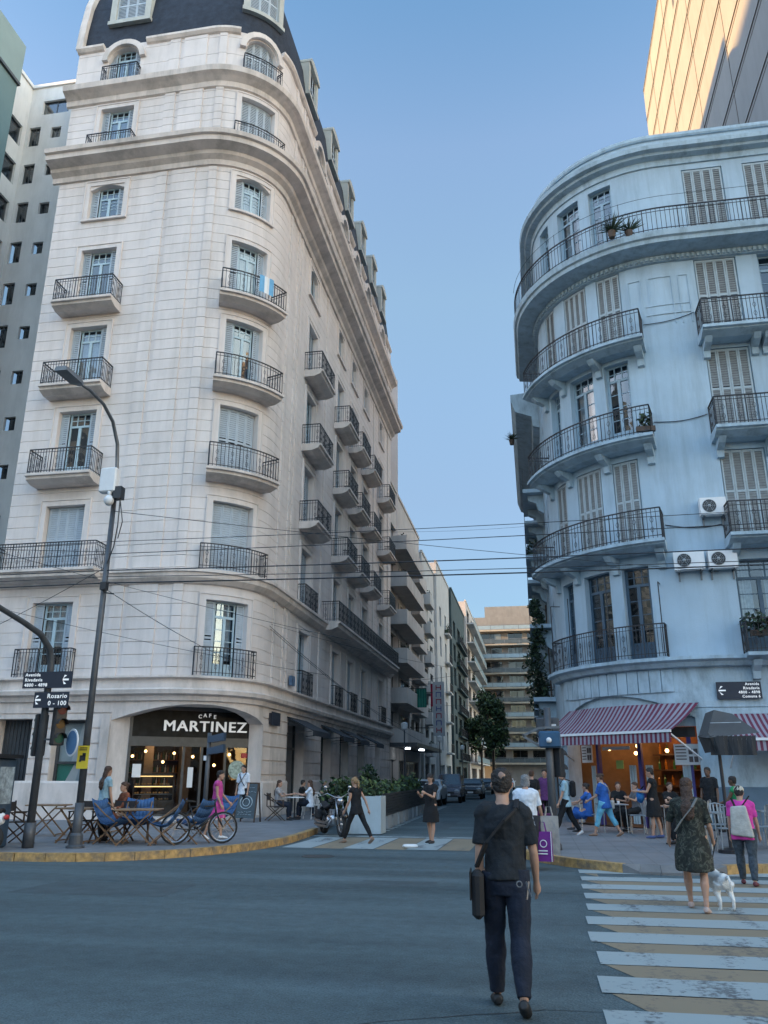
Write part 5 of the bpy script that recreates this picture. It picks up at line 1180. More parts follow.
dup(T5,(2.0,24.6,PZ),R(10),'square metal table with white cups in front of the bar door'); dup(T5,(5.2,20.4,PZ),R(-5),'square metal table at the right edge'); dup(T5,(3.4,23.4,PZ),R(12),'square metal table behind the woman in black')
for k,(dx,dy) in enumerate([(-.2,.1),(0,-.1),(.2,.15)]):
    q=MB((2.0+dx,24.6+dy,PZ+.745)); q.lathe((2.0+dx,24.6+dy,PZ+.745),[(.03,0),(.04,.07),(.035,.07),(.028,.01)],10); tag(q.build('cup',WHITEP),['left','middle','right'][k]+' white cup on the metal table in front of the bar door','cup','white cups on the bar table')
A0=mk_metal((3.3,19.2,PZ),'aluminium chair left of the metal table under the umbrella',R(-90),ALU,'aluminium chairs outside the corner bar','aluminium_chair')
for (x,y,a,l) in [(3.8,18.7,0,'aluminium chair nearest the kerb'),(4.55,19.5,90,'aluminium chair right of the metal table'),(3.9,20.1,180,'aluminium chair behind the metal table'),(5.0,19.7,0,'aluminium chair before the table at the right edge'),(1.35,24.7,-90,'aluminium chair left of the cup table'),(2.65,24.5,90,'aluminium chair right of the cup table'),(3.0,24.0,-120,'aluminium chair beside the right bar pillar'),(4.1,23.3,90,'aluminium chair near the blue wall'),(5.8,20.8,90,'aluminium chair cut by the right edge')]: dup(A0,(x,y,PZ),R(a),l)
# closed dark umbrella / sunshade on a leaning pole
um=thing('sunshade','dark grey square sunshade on a black pole before the blue wall','umbrella',(3.78,18.6,PZ))
m=MB(); m.tube([(0,0,0),(-.0,.05,2.78)],.035,8); m.lathe((0,0,0),[(.25,0),(.25,.06),(.06,.1)],14); m.build('pole',IRON,um,local=True)
GC=mat('grey_canopy',(.075,.08,.085),.85,.12,3.)
m=MB(); X0,X1,Y0,Y1=-.22,.68,-.30,.9
m.hexa([(X0-.06,Y0,2.22),(X1+.08,Y0,2.32),(X1,Y1,2.38),(X0,Y1,2.30),(X0+.2,Y0+.25,2.80),(X1-.35,Y0+.25,2.72),(X1-.3,Y1,2.72),(X0+.2,Y1,2.80)])
m.build('canopy',GC,um,local=True)
m=MB(); n=10
for k in range(n):
    x0=X0+(X1-X0)*k/n;x1=X0+(X1-X0)*(k+1)/n; d=.05*math.sin(k*1.9);e=.05*math.sin((k+1)*1.9)
    m.poly((x0,Y0+d*.3,2.25),(x1,Y0+e*.3,2.27),(x1,Y0+.08+e,1.88),(x0,Y0+.08+d,1.88))
for k in range(n):
    y0=Y0+(Y1-Y0)*k/n;y1=Y0+(Y1-Y0)*(k+1)/n
    m.poly((X0-.01,y0,2.31),(X0-.01,y1,2.31),(X0+.1,y1,1.95),(X0+.1,y0,1.95))
m.build('valance',mat('dark_valance',(.04,.042,.046),.85,.15,3.),um,local=True)
m=MB(); m.beam((X0+.04,Y0-.01,2.52),(X1-.25,Y0+.0,2.53),.02,.01); m.build('trim_line',CHROME if False else CURT,um,local=True)
# ================================================================ PLANTERS, HEDGE, FENCE
def leaves(m,c,r,n,s=.09,seed=0,mats=1,flat=1.):
    rg=random.Random(seed); c=Vector(c)
    for i in range(n):
        u=Vector((rg.gauss(0,1),rg.gauss(0,1),rg.gauss(0,1))).normalized()*(rg.random()**.45)
        f=1+.35*noise.noise(u*2.2+c)
        p=c+Vector((u.x*r[0],u.y*r[1],u.z*r[2]))*f
        d=Vector((rg.uniform(-1,1),rg.uniform(-1,1),rg.uniform(-.8,.8))).normalized(); e=d.cross(Vector((rg.uniform(-1,1),rg.uniform(-1,1),rg.uniform(-1,1)))).normalized()
        L=s*rg.uniform(.6,1.3); m.mi=rg.randrange(mats); m.poly(p-d*L,p+e*L*.45,p+d*L,p-e*L*.45)
LEAFM=mat('mid_leaf',(.075,.12,.04),.7,.4,5.)
pl0=thing('planter_box','square white planter box with shrub at the parklet corner','planter',(-5.0,25.1,0))
m=MB(); 
for (x0,x1,y0,y1) in ((-.5,.5,-.4,-.36),(-.5,.5,.36,.4),(-.5,-.46,-.36,.36),(.46,.5,-.36,.36)): m.b2((x0,y0,.02),(x1,y1,1.05))
m.b2((-.46,-.36,.9),(.46,.36,.95)); m.build('box',mat('pale_blue_box',(.42,.50,.54),.6,.1,2.,stain=.3),pl0,local=True)
m=MB(); leaves(m,(-.1,.2,1.2),(.45,.4,.36),300,.10,1,3); m.build('foliage',[LEAF,LEAFD,LEAFM],pl0,local=True)
def shrub(name,label,loc,r,n,s,seed,group=None,stem=True):
    t=thing(name,label,'shrub',loc,0,group); m=MB(); leaves(m,(0,0,r[2]+.25),r,n,s,seed,3); m.build('foliage',[LEAF,LEAFD,LEAFM],t,local=True)
    m=MB(); 
    for k in range(3): m.tube([(0,0,0),(.1*math.cos(k*2),.1*math.sin(k*2),r[2]),(.25*math.cos(k*2),.25*math.sin(k*2),r[2]*1.6)],[.03,.02,.008],6)
    m.build('stem',WOODD,t,local=True); return t
shrub('shrub','bushy green shrub behind the motorcycle',(-6.1,26.4,.15),(.7,.6,.6),620,.11,3,'shrubs along the parklet')
shrub('shrub','dense shrub above the parklet fence near the white planter',(-5.3,28.2,.1),(.5,1.3,.58),700,.11,4,'shrubs along the parklet')
shrub('shrub','dark shrub halfway along the parklet fence',(-5.4,32.0,.1),(.5,1.6,.58),700,.12,5,'shrubs along the parklet')
shrub('shrub','dark shrub at the far end of the parklet',(-5.5,37.5,.1),(.5,1.8,.65),800,.13,6,'shrubs along the parklet')
shrub('shrub','shrub against the side wall behind the bistro tables',(-7.4,37.5,.1),(.5,.8,.9),500,.12,7,'shrubs along the parklet')
pf_=thing('parklet_fence','dark slatted fence with pale posts along the roadside parklet','fence',(-4.85,33,0))
m=MB((-4.85,33,0)); 
for z in [.42+.085*k for k in range(8)]: m.hexa([(-4.72,25.7,z),(-4.68,25.7,z),(-5.16,41,z),(-5.2,41,z),(-4.72,25.7,z+.07),(-4.68,25.7,z+.07),(-5.16,41,z+.07),(-5.2,41,z+.07)])
m.build('slat_panel',mat('dark_slats',(.03,.032,.034),.6,.2,6.),pf_)
for k in range(11):
    y=25.7+k*1.5; x=-4.68-(y-25.7)*.0316; m=MB((-4.85,33,0)); m.b2((x-.25,y,.02),(x-.02,y+.9,.42)); m.build('base_block',mat('pale_block',(.25,.28,.30),.8,.15,3.,stain=.4),pf_)
m=MB((-4.85,33,0)); m.b2((-5.3,40.9,.0),(-5.0,41.2,1.3)); m.build('end_post',WHITEP,pf_)
# ================================================================ FAR TREES, IVY, BANNERS
def tree(name,label,loc,h,r,n,seed,th=.12,leaf=.35):
    t=thing(name,label,'tree',loc); rg=random.Random(seed); m=MB(); m.tube([(0,0,0),(.05,.1,h*.4),(0,0,h*.62)],[th,th*.8,th*.5],8)
    tips=[]
    for k in range(9):
        a=k*2.4; e=Vector((math.cos(a)*r*rg.uniform(.4,.75),math.sin(a)*r*rg.uniform(.4,.75),h*rg.uniform(.55,.95))); m.tube([(0,0,h*rg.uniform(.35,.55)),e*.6+Vector((0,0,h*.25)),e],[th*.45,th*.25,.02],5); tips.append(e)
    m.build('trunk',WOODD,t,local=True); m=MB()
    for i,e in enumerate(tips): leaves(m,e,(r*.45,r*.45,h*.15),n//9,leaf,seed*20+i,3)
    m.build('crown',[LEAF,LEAFD,LEAFM],t,local=True); return t
tree('street_tree','leafy tree overhanging the far end of the side street',(-4.8,98,.1),10.4,1.9,3000,21,.2,.26)
tree('street_tree','smaller street tree behind the first one at the left pavement',(-7.4,118,.1),9,2.2,2000,22,.18,.32)
for k in range(8):
    tree('avenue_tree','leafy avenue tree behind the viewer, '+['first','second','third','fourth','fifth','sixth','seventh','eighth'][k]+' from the left',(-30+8.2*k,-17-(k%2),0),10.5,3.4,1500,60+k,.2,.42)
iv=thing('climbing_plant','dark climbing plant hanging down the house beside the curved corner','climbing plant',(.6,37.5,0)); m=MB(iv.location)
for k in range(9): leaves(m,(.3+.15*math.sin(k),36.7+.3*k*.6,8.8-.5*k),(.28+.05*k%3,.6,.5),170,.11,40+k,3)
m.build('foliage',[LEAFD,LEAFD,LEAF],iv); m=MB(iv.location); m.tube([(.9,37.6,0),(.85,37.5,5),(.8,37,9)],.03,6); m.build('stem',WOODD,iv)
for k,(p,l,s_) in enumerate([((-.35,38,17.6),'small spiky plant sprouting from the cornice edge at the right',.5),((3.6,25.2,19.9),'spiky terrace plant behind the top floor railing',.75),((4.2,25.3,19.9),'bushy terrace plant behind the top floor railing',.6)]):
    t=thing('terrace_plant',l,'plant',p); m=MB(); rg=random.Random(k)
    for i in range(70):
        a=rg.uniform(0,2*PI); e=rg.uniform(.3,1.2); d=Vector((math.cos(a)*math.cos(e),math.sin(a)*math.cos(e),math.sin(e)))*s_*rg.uniform(.6,1.2); q=d.cross(Vector((0,0,1))).normalized()*.02; m.poly(q,d*.5+q,d-Vector((0,0,s_*.1)),-q)
    m.build('foliage',LEAFD,t,local=True); m=MB(); m.lathe((0,0,-.25),[(.1,0),(.14,.25),(.12,.25),(.1,.2)],10); m.build('pot',WOODD,t,local=True)
for (c,r,n,l) in [((6.75,25.5,6.0),(.6,.25,.35),180,'leafy window plants behind the first floor railing at the right'),((4.1,25.5,12.75),(.25,.2,.3),70,'potted plants on the third floor curved balcony')]:
    t=thing('balcony_plant',l,'plant',c); m=MB(); leaves(m,(0,0,0),r,n,.09,int(c[2]),2); m.build('foliage',[LEAFD,LEAF],t,local=True); m=MB(); m.b2((-.3,-.07,-.42),(.3,.07,-.25)); m.build('trough',WOODD,t,local=True)
t=thing('hanging_banner','tall vertical shop banner in red and blue letters down the side street','sign',(-7.9,72,4.6)); m=MB(); m.box((-.15,0,2.6),(1.0,.12,4.6)); m.build('panel',mat('banner_white',(.40,.42,.44),.6,.1,2.),t,local=True)
m=MB(); m.beam((-2.3,0,1),(-.6,0,1),.06); m.beam((-2.3,0,4),(-.6,0,4),.06); m.build('bracket',IRON,t,local=True)
PB=line_path(-8.55,71.93,1,0)
for k,ch in enumerate('MUEBLES'[:0] or ''): pass
m=MB()
for k in range(7): m.mi=k%2; z=4.4-.6*k; m.box((-.35,-.075,z),(.08,.02,.42)); m.box((.05,-.075,z),(.08,.02,.42)); m.box((-.15,-.075,z+(.18 if k%3 else 0)),(.4,.02,.08))
m.build('marks',[mat('banner_red',(.30,.03,.05),.6,.1,2.),mat('banner_blue',(.08,.09,.25),.6,.1,2.)],t,local=True)
for (p,w_,h_,c,l) in [((-8.75,74.5,8.6),.6,2.0,(.33,.02,.05),'narrow red banner hung from the white block'),((-8.75,66,7.6),.8,1.5,(.02,.16,.12),'green fabric hanging on a first floor balcony'),((-8.9,55,3.6),.2,.2,(.3,.3,.3),'')]:
    if not l: continue
    t=thing('wall_banner',l,'banner',p); m=MB(); n=8
    for k in range(n): m.poly((w_*(k/n-.5),.06*(k%2),-h_/2),(w_*((k+1)/n-.5),.06*((k+1)%2),-h_/2),(w_*((k+1)/n-.5),.06*((k+1)%2),h_/2),(w_*(k/n-.5),.06*(k%2),h_/2))
    m.build('cloth',mat('banner_cloth_%d'%int(p[1]),c,.8,.2,2.),t,local=True); m=MB(); m.beam((-1.9,.03,h_/2),(w_/2,.03,h_/2),.04); m.build('rod',IRON,t,local=True)
for k,(x,y) in enumerate([(-8.0,52.0),(-7.8,70.0),(-7.8,92.0)]):
    t=thing('side_street_lamp',['nearest','second','furthest'][k]+' slim lamp post on the left pavement of the side street','street lamp',(x,y,.15),0,'lamp posts of the side street'); m=MB(); m.tube([(0,0,0),(0,0,4.2)],[.06,.04],8); m.build('post',POLEM,t,local=True); m=MB(); m.lathe((0,0,4.2),[(.05,0),(.2,.1),(.24,.42),(.05,.5)],10); m.build('lantern',WHITEP,t,local=True)
for k,x in enumerate([-9.4,-9.2]):
    t=thing('canopy_downlight',['nearer','farther'][k]+' small lit lamp under the shop canopy next to the cream building','lamp',(x+.4*k,62.5+3.6*k,3.55),0,'lit lamps under the shop canopy'); m=MB(); m.lathe((0,0,0),[(.22,0),(.22,.06),(.1,.1)],10); m.build('lamp',mat('white_lamp',(.8,.85,.9),.4,0,1.,emit=(.8,.9,1),estr=2.5),t,local=True)
t=thing('shop_canopy','dark flat canopy over the shops next to the cream corner building','canopy',(-9.8,66,3.6)); m=MB(t.location); m.b2((-10.4,60.6,3.66),(-8.4,77,3.95)); m.build('canopy',POLEM,t)
# ================================================================ OVERHEAD CABLES
def cable(a,b,sag,r,label,group='overhead cables across the side street'):
    a=Vector(a);b=Vector(b); m=MB(a); N=16
    m.tube([a.lerp(b,k/N)-Vector((0,0,sag*4*(k/N)*(1-k/N))) for k in range(N+1)],r*.8,5,cap=False); tag(m.build('overhead_cable',BLACKP),label,'cable',group)
CB_=[((-30,17,6.35),(-9.6,17,6.15),(30,19,7.1),.30,.017),((-30,17,6.7),(-9.6,17,6.55),(30,19,7.7),.22,.012),((-30,17.2,6.95),(-9.6,17,6.85),(30,19,8.3),.35,.010),((-30,17,5.95),(-9.6,17,5.85),(30,19,6.5),.25,.020),((-30,17,6.1),(-9.6,17,6.0),(30,19,6.75),.35,.011)]
wn=['lowest','second lowest','middle','second highest','highest']
for k,(a,b,c,s_,r) in enumerate(CB_):
    order=[3,4,0,1,2].index(k) if False else k
    nm=['black cable crossing at two thirds of the bundle height','thin cable above the middle of the bundle','topmost thin cable of the horizontal bundle','thick lowest cable of the bundle across both facades','thin cable just above the thick lowest one'][k]
    cable(b,c,s_,r,nm+', right of the lamp post'); cable(a,b,.05,r,nm+', left of the lamp post')
for (a,b,s_,r,l) in [((-30,18,8.9),(-9.6,17.0,6.6),.2,.010,'cable slanting down from the left edge to the lamp post'),((-30,16,12.5),(-6,27,6.0),.5,.010,'long cable slanting across the cream facade to the side street'),((-24,18,8.6),(-7.5,30,5.2),.4,.010,'cable sloping over the cafe corner'),((-10.0,30.4,7.2),(-8.0,60,4.0),.35,.016,'thick cable looping from the corner along the side wall'),((-10.0,30.5,7.1),(-8.0,62,4.6),.6,.016,'second thick cable looping along the side wall'),((-10.0,30.6,7.3),(1.2,52,7.5),.5,.010,'cable crossing the side street from the cream corner'),((-10,32,11.7),(1.0,34,11.9),.25,.007,'single thin cable high above the side street'),((-9.6,60,8.3),(1.1,50,8.8),.4,.012,'far cable over the middle of the side street'),((-9.6,75,7.9),(1.1,64,7.4),.4,.012,'further cable over the far side street'),((-9.6,17,7.6),(30,40,9.0),.5,.010,'cable from the lamp post rising towards the pale blue building'),((-10,29,5.3),(-9.6,17.1,5.7),.15,.010,'short service cable from the lamp post to the cream wall'),((-26,27,4.5),(-9.7,17,6.2),.3,.01,'cable from the far left wall to the lamp post')]: cable(a,b,s_,r,l,None)
# road repairs, seams and cracks
PATCH=mat('road_patch',(.060,.082,.090),.9,.2,3.,.5,60); SEAM=mat('tar_seam',(.022,.024,.027),.7,.2,3.)
for k,(x0,x1,y0,y1) in enumerate([(-7.6,-5.2,11.6,13.0),(-2.9,-1.6,13.4,14.1),(-3.6,-2.9,27.5,33)]):
    m=MB(); m.poly((x0,y0,.0025),(x1,y0+.05,.0025),(x1-.04,y1,.0025),(x0+.06,y1-.03,.0025)); m.build('road_patch',PATCH,kind='structure')
rg=random.Random(9)
def crack(x,y,dx,dy,n,w_=.012):
    m=MB()
    for i in range(n):
        x2=x+dx+rg.uniform(-.12,.12); y2=y+dy+rg.uniform(-.12,.12); t=Vector((y-y2,x2-x,0)).normalized()*w_*rg.uniform(.4,1)
        m.poly((x-t.x,y-t.y,.0032),(x+t.x,y+t.y,.0032),(x2+t.x,y2+t.y,.0032),(x2-t.x,y2-t.y,.0032)); x,y=x2,y2
    m.build('road_crack',SEAM,kind='structure')
crack(-14,13.9,.5,.01,56,.007); crack(-4,21,.05,.5,50,.012); crack(-2.2,5.6,.3,.12,9,.008); crack(1.2,6.9,.3,-.02,20,.008)
# ================================================================ PEOPLE
SKIN=mat('skin',(.42,.245,.17),.6,.06,8.,.05,60); SKIND=mat('dark_skin',(.13,.07,.045),.6,.06,8.)
HAIRB=mat('black_hair',(.018,.013,.011),.6,.4,30.,.6,80); HAIRG=mat('grey_hair',(.20,.20,.20),.7,.3,30.,.6,80); HAIRL=mat('blond_hair',(.28,.17,.08),.6,.3,30.,.6,80); HAIRN=mat('brown_hair',(.06,.03,.018),.6,.3,30.,.6,80)
def cloth(name,c,var=.15): return mat(name,c,.9,var+.1,7.,1.,11)
def remesh(o,v,sm=3):
    r=o.modifiers.new('r','REMESH'); r.mode='VOXEL'; r.voxel_size=v; r.use_smooth_shade=True
    s=o.modifiers.new('s','SMOOTH'); s.factor=.6; s.iterations=sm
def folds(o,st=.012,size=.11):
    tx=bpy.data.textures.get('fold%d'%int(size*100)) or bpy.data.textures.new('fold%d'%int(size*100),'CLOUDS'); tx.noise_scale=size; tx.noise_depth=3
    d=o.modifiers.new('d','DISPLACE'); d.texture=tx; d.strength=st; d.mid_level=.5; d.texture_coords='LOCAL'
def rot2(v,a): return Vector((v[0]*math.cos(a)-v[1]*math.sin(a),v[0]*math.sin(a)+v[1]*math.cos(a),v[2]))
def dirf(a,b=0,s=1): # a forward flex from down, b outward
    return Vector((s*math.sin(b),math.sin(a)*math.cos(b),-math.cos(a)*math.cos(b)))
def person(label,loc,face,h=1.68,legs=((0,0),(0,0)),arms=((5,8,10),(5,8,10)),lean=0,headyaw=0,headpitch=0,sit=False,top=None,sleeve=.5,bottom=('trousers',None),shoe=None,hair='short',hairm=None,skin=None,build_=1.,vox=.013,group=None,hem=.0,twist=0,footpitch=(0,0),bald=False,cap=None,sitz=.46,topm2=None):
    """face: compass angle, 0 faces +Y, positive turns left. local frame: x right, y forward"""
    k=h/1.75; skin=skin or SKIN; shoe=shoe or BLACKP; hairm=hairm or HAIRB
    t=thing('person',label,'person',loc,R(face),group)
    TH,SHN,UA,FA=.43*k,.42*k,.29*k,.255*k
    J={}
    def leg(i,hip):
        s=(-1,1)[i]; a,b=R(legs[i][0]),R(legs[i][1]); H_=hip+Vector((s*.095*k*build_,0,0)); K=H_+dirf(a,R(.8),s)*TH; A=K+dirf(a-b,0,s)*SHN; return H_,K,A
    hz=.0; hip=Vector((0,0,0))
    L=[leg(0,hip),leg(1,hip)]
    lo=min(L[i][2].z-(.10 if footpitch[i]>15 else 0)*0 for i in (0,1)); 
    hz=(-lo+.085*k) if not sit else sitz+.10*k
    hip=Vector((0,0,hz)); L=[leg(0,hip),leg(1,hip)]
    la=R(lean); up=Vector((0,math.sin(la),math.cos(la))); fwd=Vector((0,math.cos(la),-math.sin(la)))
    tw=R(twist)
    def T(x,y,z): v=Vector((x*k,y*k,0)); v=Vector((v.x*math.cos(tw*z/.55)-v.y*math.sin(tw*z/.55),v.x*math.sin(tw*z/.55)+v.y*math.cos(tw*z/.55),0)); return hip+Vector((v.x,0,0))+fwd*v.y+up*(z*k)
    W=build_
    def torso(m,g,z0=-.10,z1=.56,sl=None):
        prof=[(-.10,.150,.105),(-.02,.168,.118),(.06,.158,.112),(.16,.142,.10),(.26,.150,.108),(.36,.166,.118),(.44,.160,.112),(.49,.125,.092),(.53,.085,.07),(.58,.058,.058)]
        pr=[p for p in prof if z0-.001<=p[0]<=z1+.001]
        pts=[T(0,(.008 if p[0]<.3 else -.012),p[0]) for p in pr]
        m.tube(pts,[p[1]*k*W+g for p in pr],16,True,[p[2]*k*W+g for p in pr])
        for s in (-1,1): # shoulders
            m.tube([T(s*.05,-.01,.50),T(s*.13,-.012,.488),T(s*.182*W**.5,-.012,.455)],[.05*k+g,.055*k+g,.052*k+g],12)
    # tube frame: first axis u = t x up; for vertical t uses Y as up -> u along +-X. good
    sh=[T(s*.172*W**.5,-.01,.458) for s in (-1,1)]
    AR=[]
    for i in (0,1):
        a,b,e=[R(v) for v in arms[i][:3]]; s=(-1,1)[i]; inw=R(arms[i][3]) if len(arms[i])>3 else 0
        E=sh[i]+dirf(a+la*.3,b,s)*UA; Wr=E+dirf(a+la*.3+e,b*.3-inw,s)*FA; AR.append((sh[i],E,Wr))
    nb=T(0,-.01,.52); hp=R(headpitch); hy=R(headyaw)
    hc=T(0,.03,.682)+Vector((0,math.sin(-hp)*.06,0)); hr=.098*k
    # head frame
    hf=Vector((-math.sin(hy)*math.cos(hp),math.cos(hy)*math.cos(hp),-math.sin(hp))); hrx=Vector((math.cos(hy),math.sin(hy),0)); hu=hrx.cross(hf)
    HP=lambda x,y,z: hc+hrx*(x*k)+hf*(y*k)+hu*(z*k)
    m=MB()
    # head
    rings=[(-.112,.030,.030,.045),(-.10,.045,.045,.035),(-.075,.058,.065,.02),(-.04,.066,.082,.005),(0,.073,.092,0),(.04,.076,.096,-.004),(.075,.070,.088,-.008),(.10,.052,.066,-.010),(.115,.028,.036,-.012)]
    vs=[];n=16
    for z,rx,ry,yo in rings:
        for q in range(n): a=2*PI*q/n; vs.append(HP(rx*math.cos(a),yo+ry*math.sin(a),z))
    fs=[tuple(range(n-1,-1,-1)),tuple((len(rings)-1)*n+q for q in range(n))]
    for i in range(len(rings)-1):
        for q in range(n): q2=(q+1)%n; fs.append((i*n+q,i*n+q2,(i+1)*n+q2,(i+1)*n+q))
    m.add(vs,fs)
    m.tube([HP(0,.085,.01),HP(0,.105,-.025),HP(0,.088,-.035)],[.010*k,.016*k,.010*k],6)   # nose
    for s in (-1,1): m.tube([HP(s*.072,-.005,.018),HP(s*.083,-.014,.0),HP(s*.074,-.006,-.03)],[.012*k,.016*k,.010*k],6) # ears
    m.tube([HP(0,.075,-.062),HP(0,.088,-.066),HP(0,.076,-.074)],[.012*k,.014*k,.010*k],6)
    m.tube([nb-up*.06*k,T(0,-.008,.56),HP(0,-.018,-.07),HP(0,-.015,-.03)],[.07*k,.054*k,.052*k,.05*k],12)
    torso(m,-.004)
    bare=lambda i: sleeve<1
    for i in (0,1):
        s_,E,Wr=AR[i]; m.tube([s_,s_.lerp(E,.35),E,E.lerp(Wr,.3),Wr],[.046*k,.043*k,.035*k,.037*k,.024*k],10)
        d=(Wr-E).normalized(); side=Vector((-1,0,0)) if i else Vector((1,0,0)); side=(side-d*side.dot(d)).normalized(); pn=d.cross(side) # palm plane spanned by d and pn (front-back)
        fw_=pn if pn.y>0 else -pn
        P0=Wr+d*.02*k; P1=Wr+d*.085*k
        m.tube([Wr,P0,P1],[.022*k,.024*k,.022*k],10,True,[.026*k,.036*k,.040*k]) if False else m.tube([Wr-d*.01,P0,Wr+d*.05*k,P1],[.024*k,.028*k,.034*k,.03*k],10)
        fr_=.0085*k if vox>.008 else .0082*k
        for f in range(4):
            o=fw_*((1.5-f)*.0195*k); ln=(.068,.076,.07,.055)[f]*k; a0=P1+o-d*.012; a1=P1+o+d*ln*.5+side*.004; a2=P1+o+d*ln*.85+side*ln*.35; 
            m.tube([a0,a1,a2],[fr_*1.15,fr_*1.05,fr_*.85],7)
        m.tube([Wr+d*.03*k+fw_*.02*k,Wr+d*.055*k+fw_*.048*k+side*.01,Wr+d*.09*k+fw_*.055*k+side*.022],[fr_*1.5,fr_*1.2,fr_],7)
    for i in (0,1):
        H_,K,A=L[i]; s=(-1,1)[i]
        m.tube([H_+Vector((0,0,.05*k)),H_.lerp(K,.25),K,K.lerp(A,.12),K.lerp(A,.35)-Vector((0,.012,0)),K.lerp(A,.75),A],[.085*k*W,.080*k*W,.054*k,.052*k,.056*k*W**.5,.036*k,.034*k],12)
        fp=R(footpitch[i]); fd=Vector((s*.12,math.cos(fp),-math.sin(fp))).normalized()
        m.tube([A-fd*.03*k-Vector((0,0,.03*k)),A+fd*.05*k-Vector((0,0,.045*k)),A+fd*.15*k-Vector((0,0,.058*k))],[.035*k,.036*k,.026*k],10)
    b=m.build('body',skin,t,True,local=True); remesh(b,vox,3)
    # eyes and brows (small)
    e=MB()
    for s in (-1,1): e.sph(HP(s*.03,.083,.006),(.011*k,.008*k,.007*k),8,6)
    e.build('eye',mat('eye_dark',(.03,.02,.02),.2,.1,3.),t,True,local=True)
    # top
    if top:
        g=.016*k; c=MB(); torso(c,g,.16,.545)
        for i in (0,1): c.sph(sh[i],.060*k+g*.6,14,10)
        _r=[(.26,.15,.108),(.16,.148,.112),(.06,.158,.120),(-.02,.168,.128),(-.09,.176,.134),(-.15,.178,.136)]; _r=[q for q in _r if q[0]>=-.16+hem]; c.tube([T(0,.0,q[0]) for q in _r],[q[1]*k*W+g for q in _r],16,True,[q[2]*k*W+g for q in _r])
        if hem>=0 and bottom[0]!='dress': pass
        for i in (0,1):
            s_,E,Wr=AR[i]
            if sleeve>0:
                if sleeve<=1: end=s_.lerp(E,sleeve*1.0); c.tube([s_,s_.lerp(end,.5),end],[.058*k,.057*k,.056*k*(1.1)],12)
                else: c.tube([s_,E,E.lerp(Wr,(sleeve-1))],[.056*k,.046*k,.036*k],12)
        c=c.build('shirt',top,t,True,local=True); remesh(c,vox,3); folds(c,.028*k)
    kind,bm_=bottom
    sm_=shoe
    if kind in('trousers','capri','shorts','leggings'):
        g={'leggings':.006,'capri':.014,'trousers':.020,'shorts':.028}[kind]*k; c=MB()
        end={'trousers':.97,'leggings':.92,'capri':.55,'shorts':.05}[kind]
        c.tube([T(0,.005,-.13),T(0,.005,-.05),T(0,.005,.02)],[.130*k*W+g,.155*k*W+g,.140*k*W+g*.6],16,True,[.095*k*W+g,.112*k*W+g,.10*k*W+g*.6])
        for i in (0,1):
            H_,K,A=L[i]; pts=[H_+Vector((0,0,.05*k)),H_.lerp(K,.25),K]; rr=[.088*k*W+g,.084*k*W+g,.058*k+g]
            if end>.1: pts+=[K.lerp(A,.35)-Vector((0,.010,0)),K.lerp(A,end)]; rr+=[.062*k+g*.9,(.040*k+g*.7) if end>.8 else .05*k+g]
            else: pts+=[K.lerp(A,.06)]; rr+=[.062*k+g]
            c.tube(pts,rr,14)
        c=c.build(kind if kind!='capri' else 'trousers',bm_,t,True,local=True); remesh(c,vox,3); folds(c,.020*k if kind!='leggings' else .006)
    if kind in('skirt','dress'):
        c=MB(); kz=(L[0][1].z+L[1][1].z)/2+.02; zt=hip.z+.03*k
        dy=(L[0][1].y+L[1][1].y)/2; sp=abs(L[0][1].y-L[1][1].y)/2
        c.tube([T(0,0,.30 if kind=='dress' else .05),T(0,0,.05),Vector((0,dy*.3,hip.z-.10*k)),Vector((0,dy*.8,(hip.z+kz)/2-.03)),Vector((0,dy,kz))],[.150*k*W,.165*k*W,.20*k*W,.22*k*W,.225*k*W],20,True,[.125*k*W,.13*k*W,.155*k*W+sp*.3,.17*k*W+sp*.6,.175*k*W+sp])
        c=c.build('skirt' if kind=='skirt' else 'dress',bm_,t,True,local=True); remesh(c,vox,3); folds(c,.035*k,.14)
    for i in (0,1):
        A=L[i][2]; s=(-1,1)[i]; fp=R(footpitch[i]); fd=Vector((s*.12,math.cos(fp),-math.sin(fp))).normalized(); c=MB()
        dn_=Vector((0,-math.sin(fp),-math.cos(fp)))
        B0=A+dn_*.038*k
        c.tube([B0-fd*.065*k,B0-fd*.03*k,B0+fd*.05*k+dn_*.008,B0+fd*.12*k+dn_*.018*k,B0+fd*.185*k+dn_*.024*k],[.03*k,.044*k,.046*k,.044*k,.026*k],12,True,[.03*k,.044*k,.040*k,.030*k,.018*k])
        c=c.build('shoe',shoe,t,True,local=True); remesh(c,min(vox,.01),2)
    # hair
    c=MB(); g=.012
    rings=[(-.06,.045,.04,-.055),(-.03,.068,.055,-.045),(0,.083,.075,-.030),(.04,.088,.095,-.016),(.08,.082,.096,-.010),(.11,.062,.075,-.012),(.13,.03,.04,-.014)]
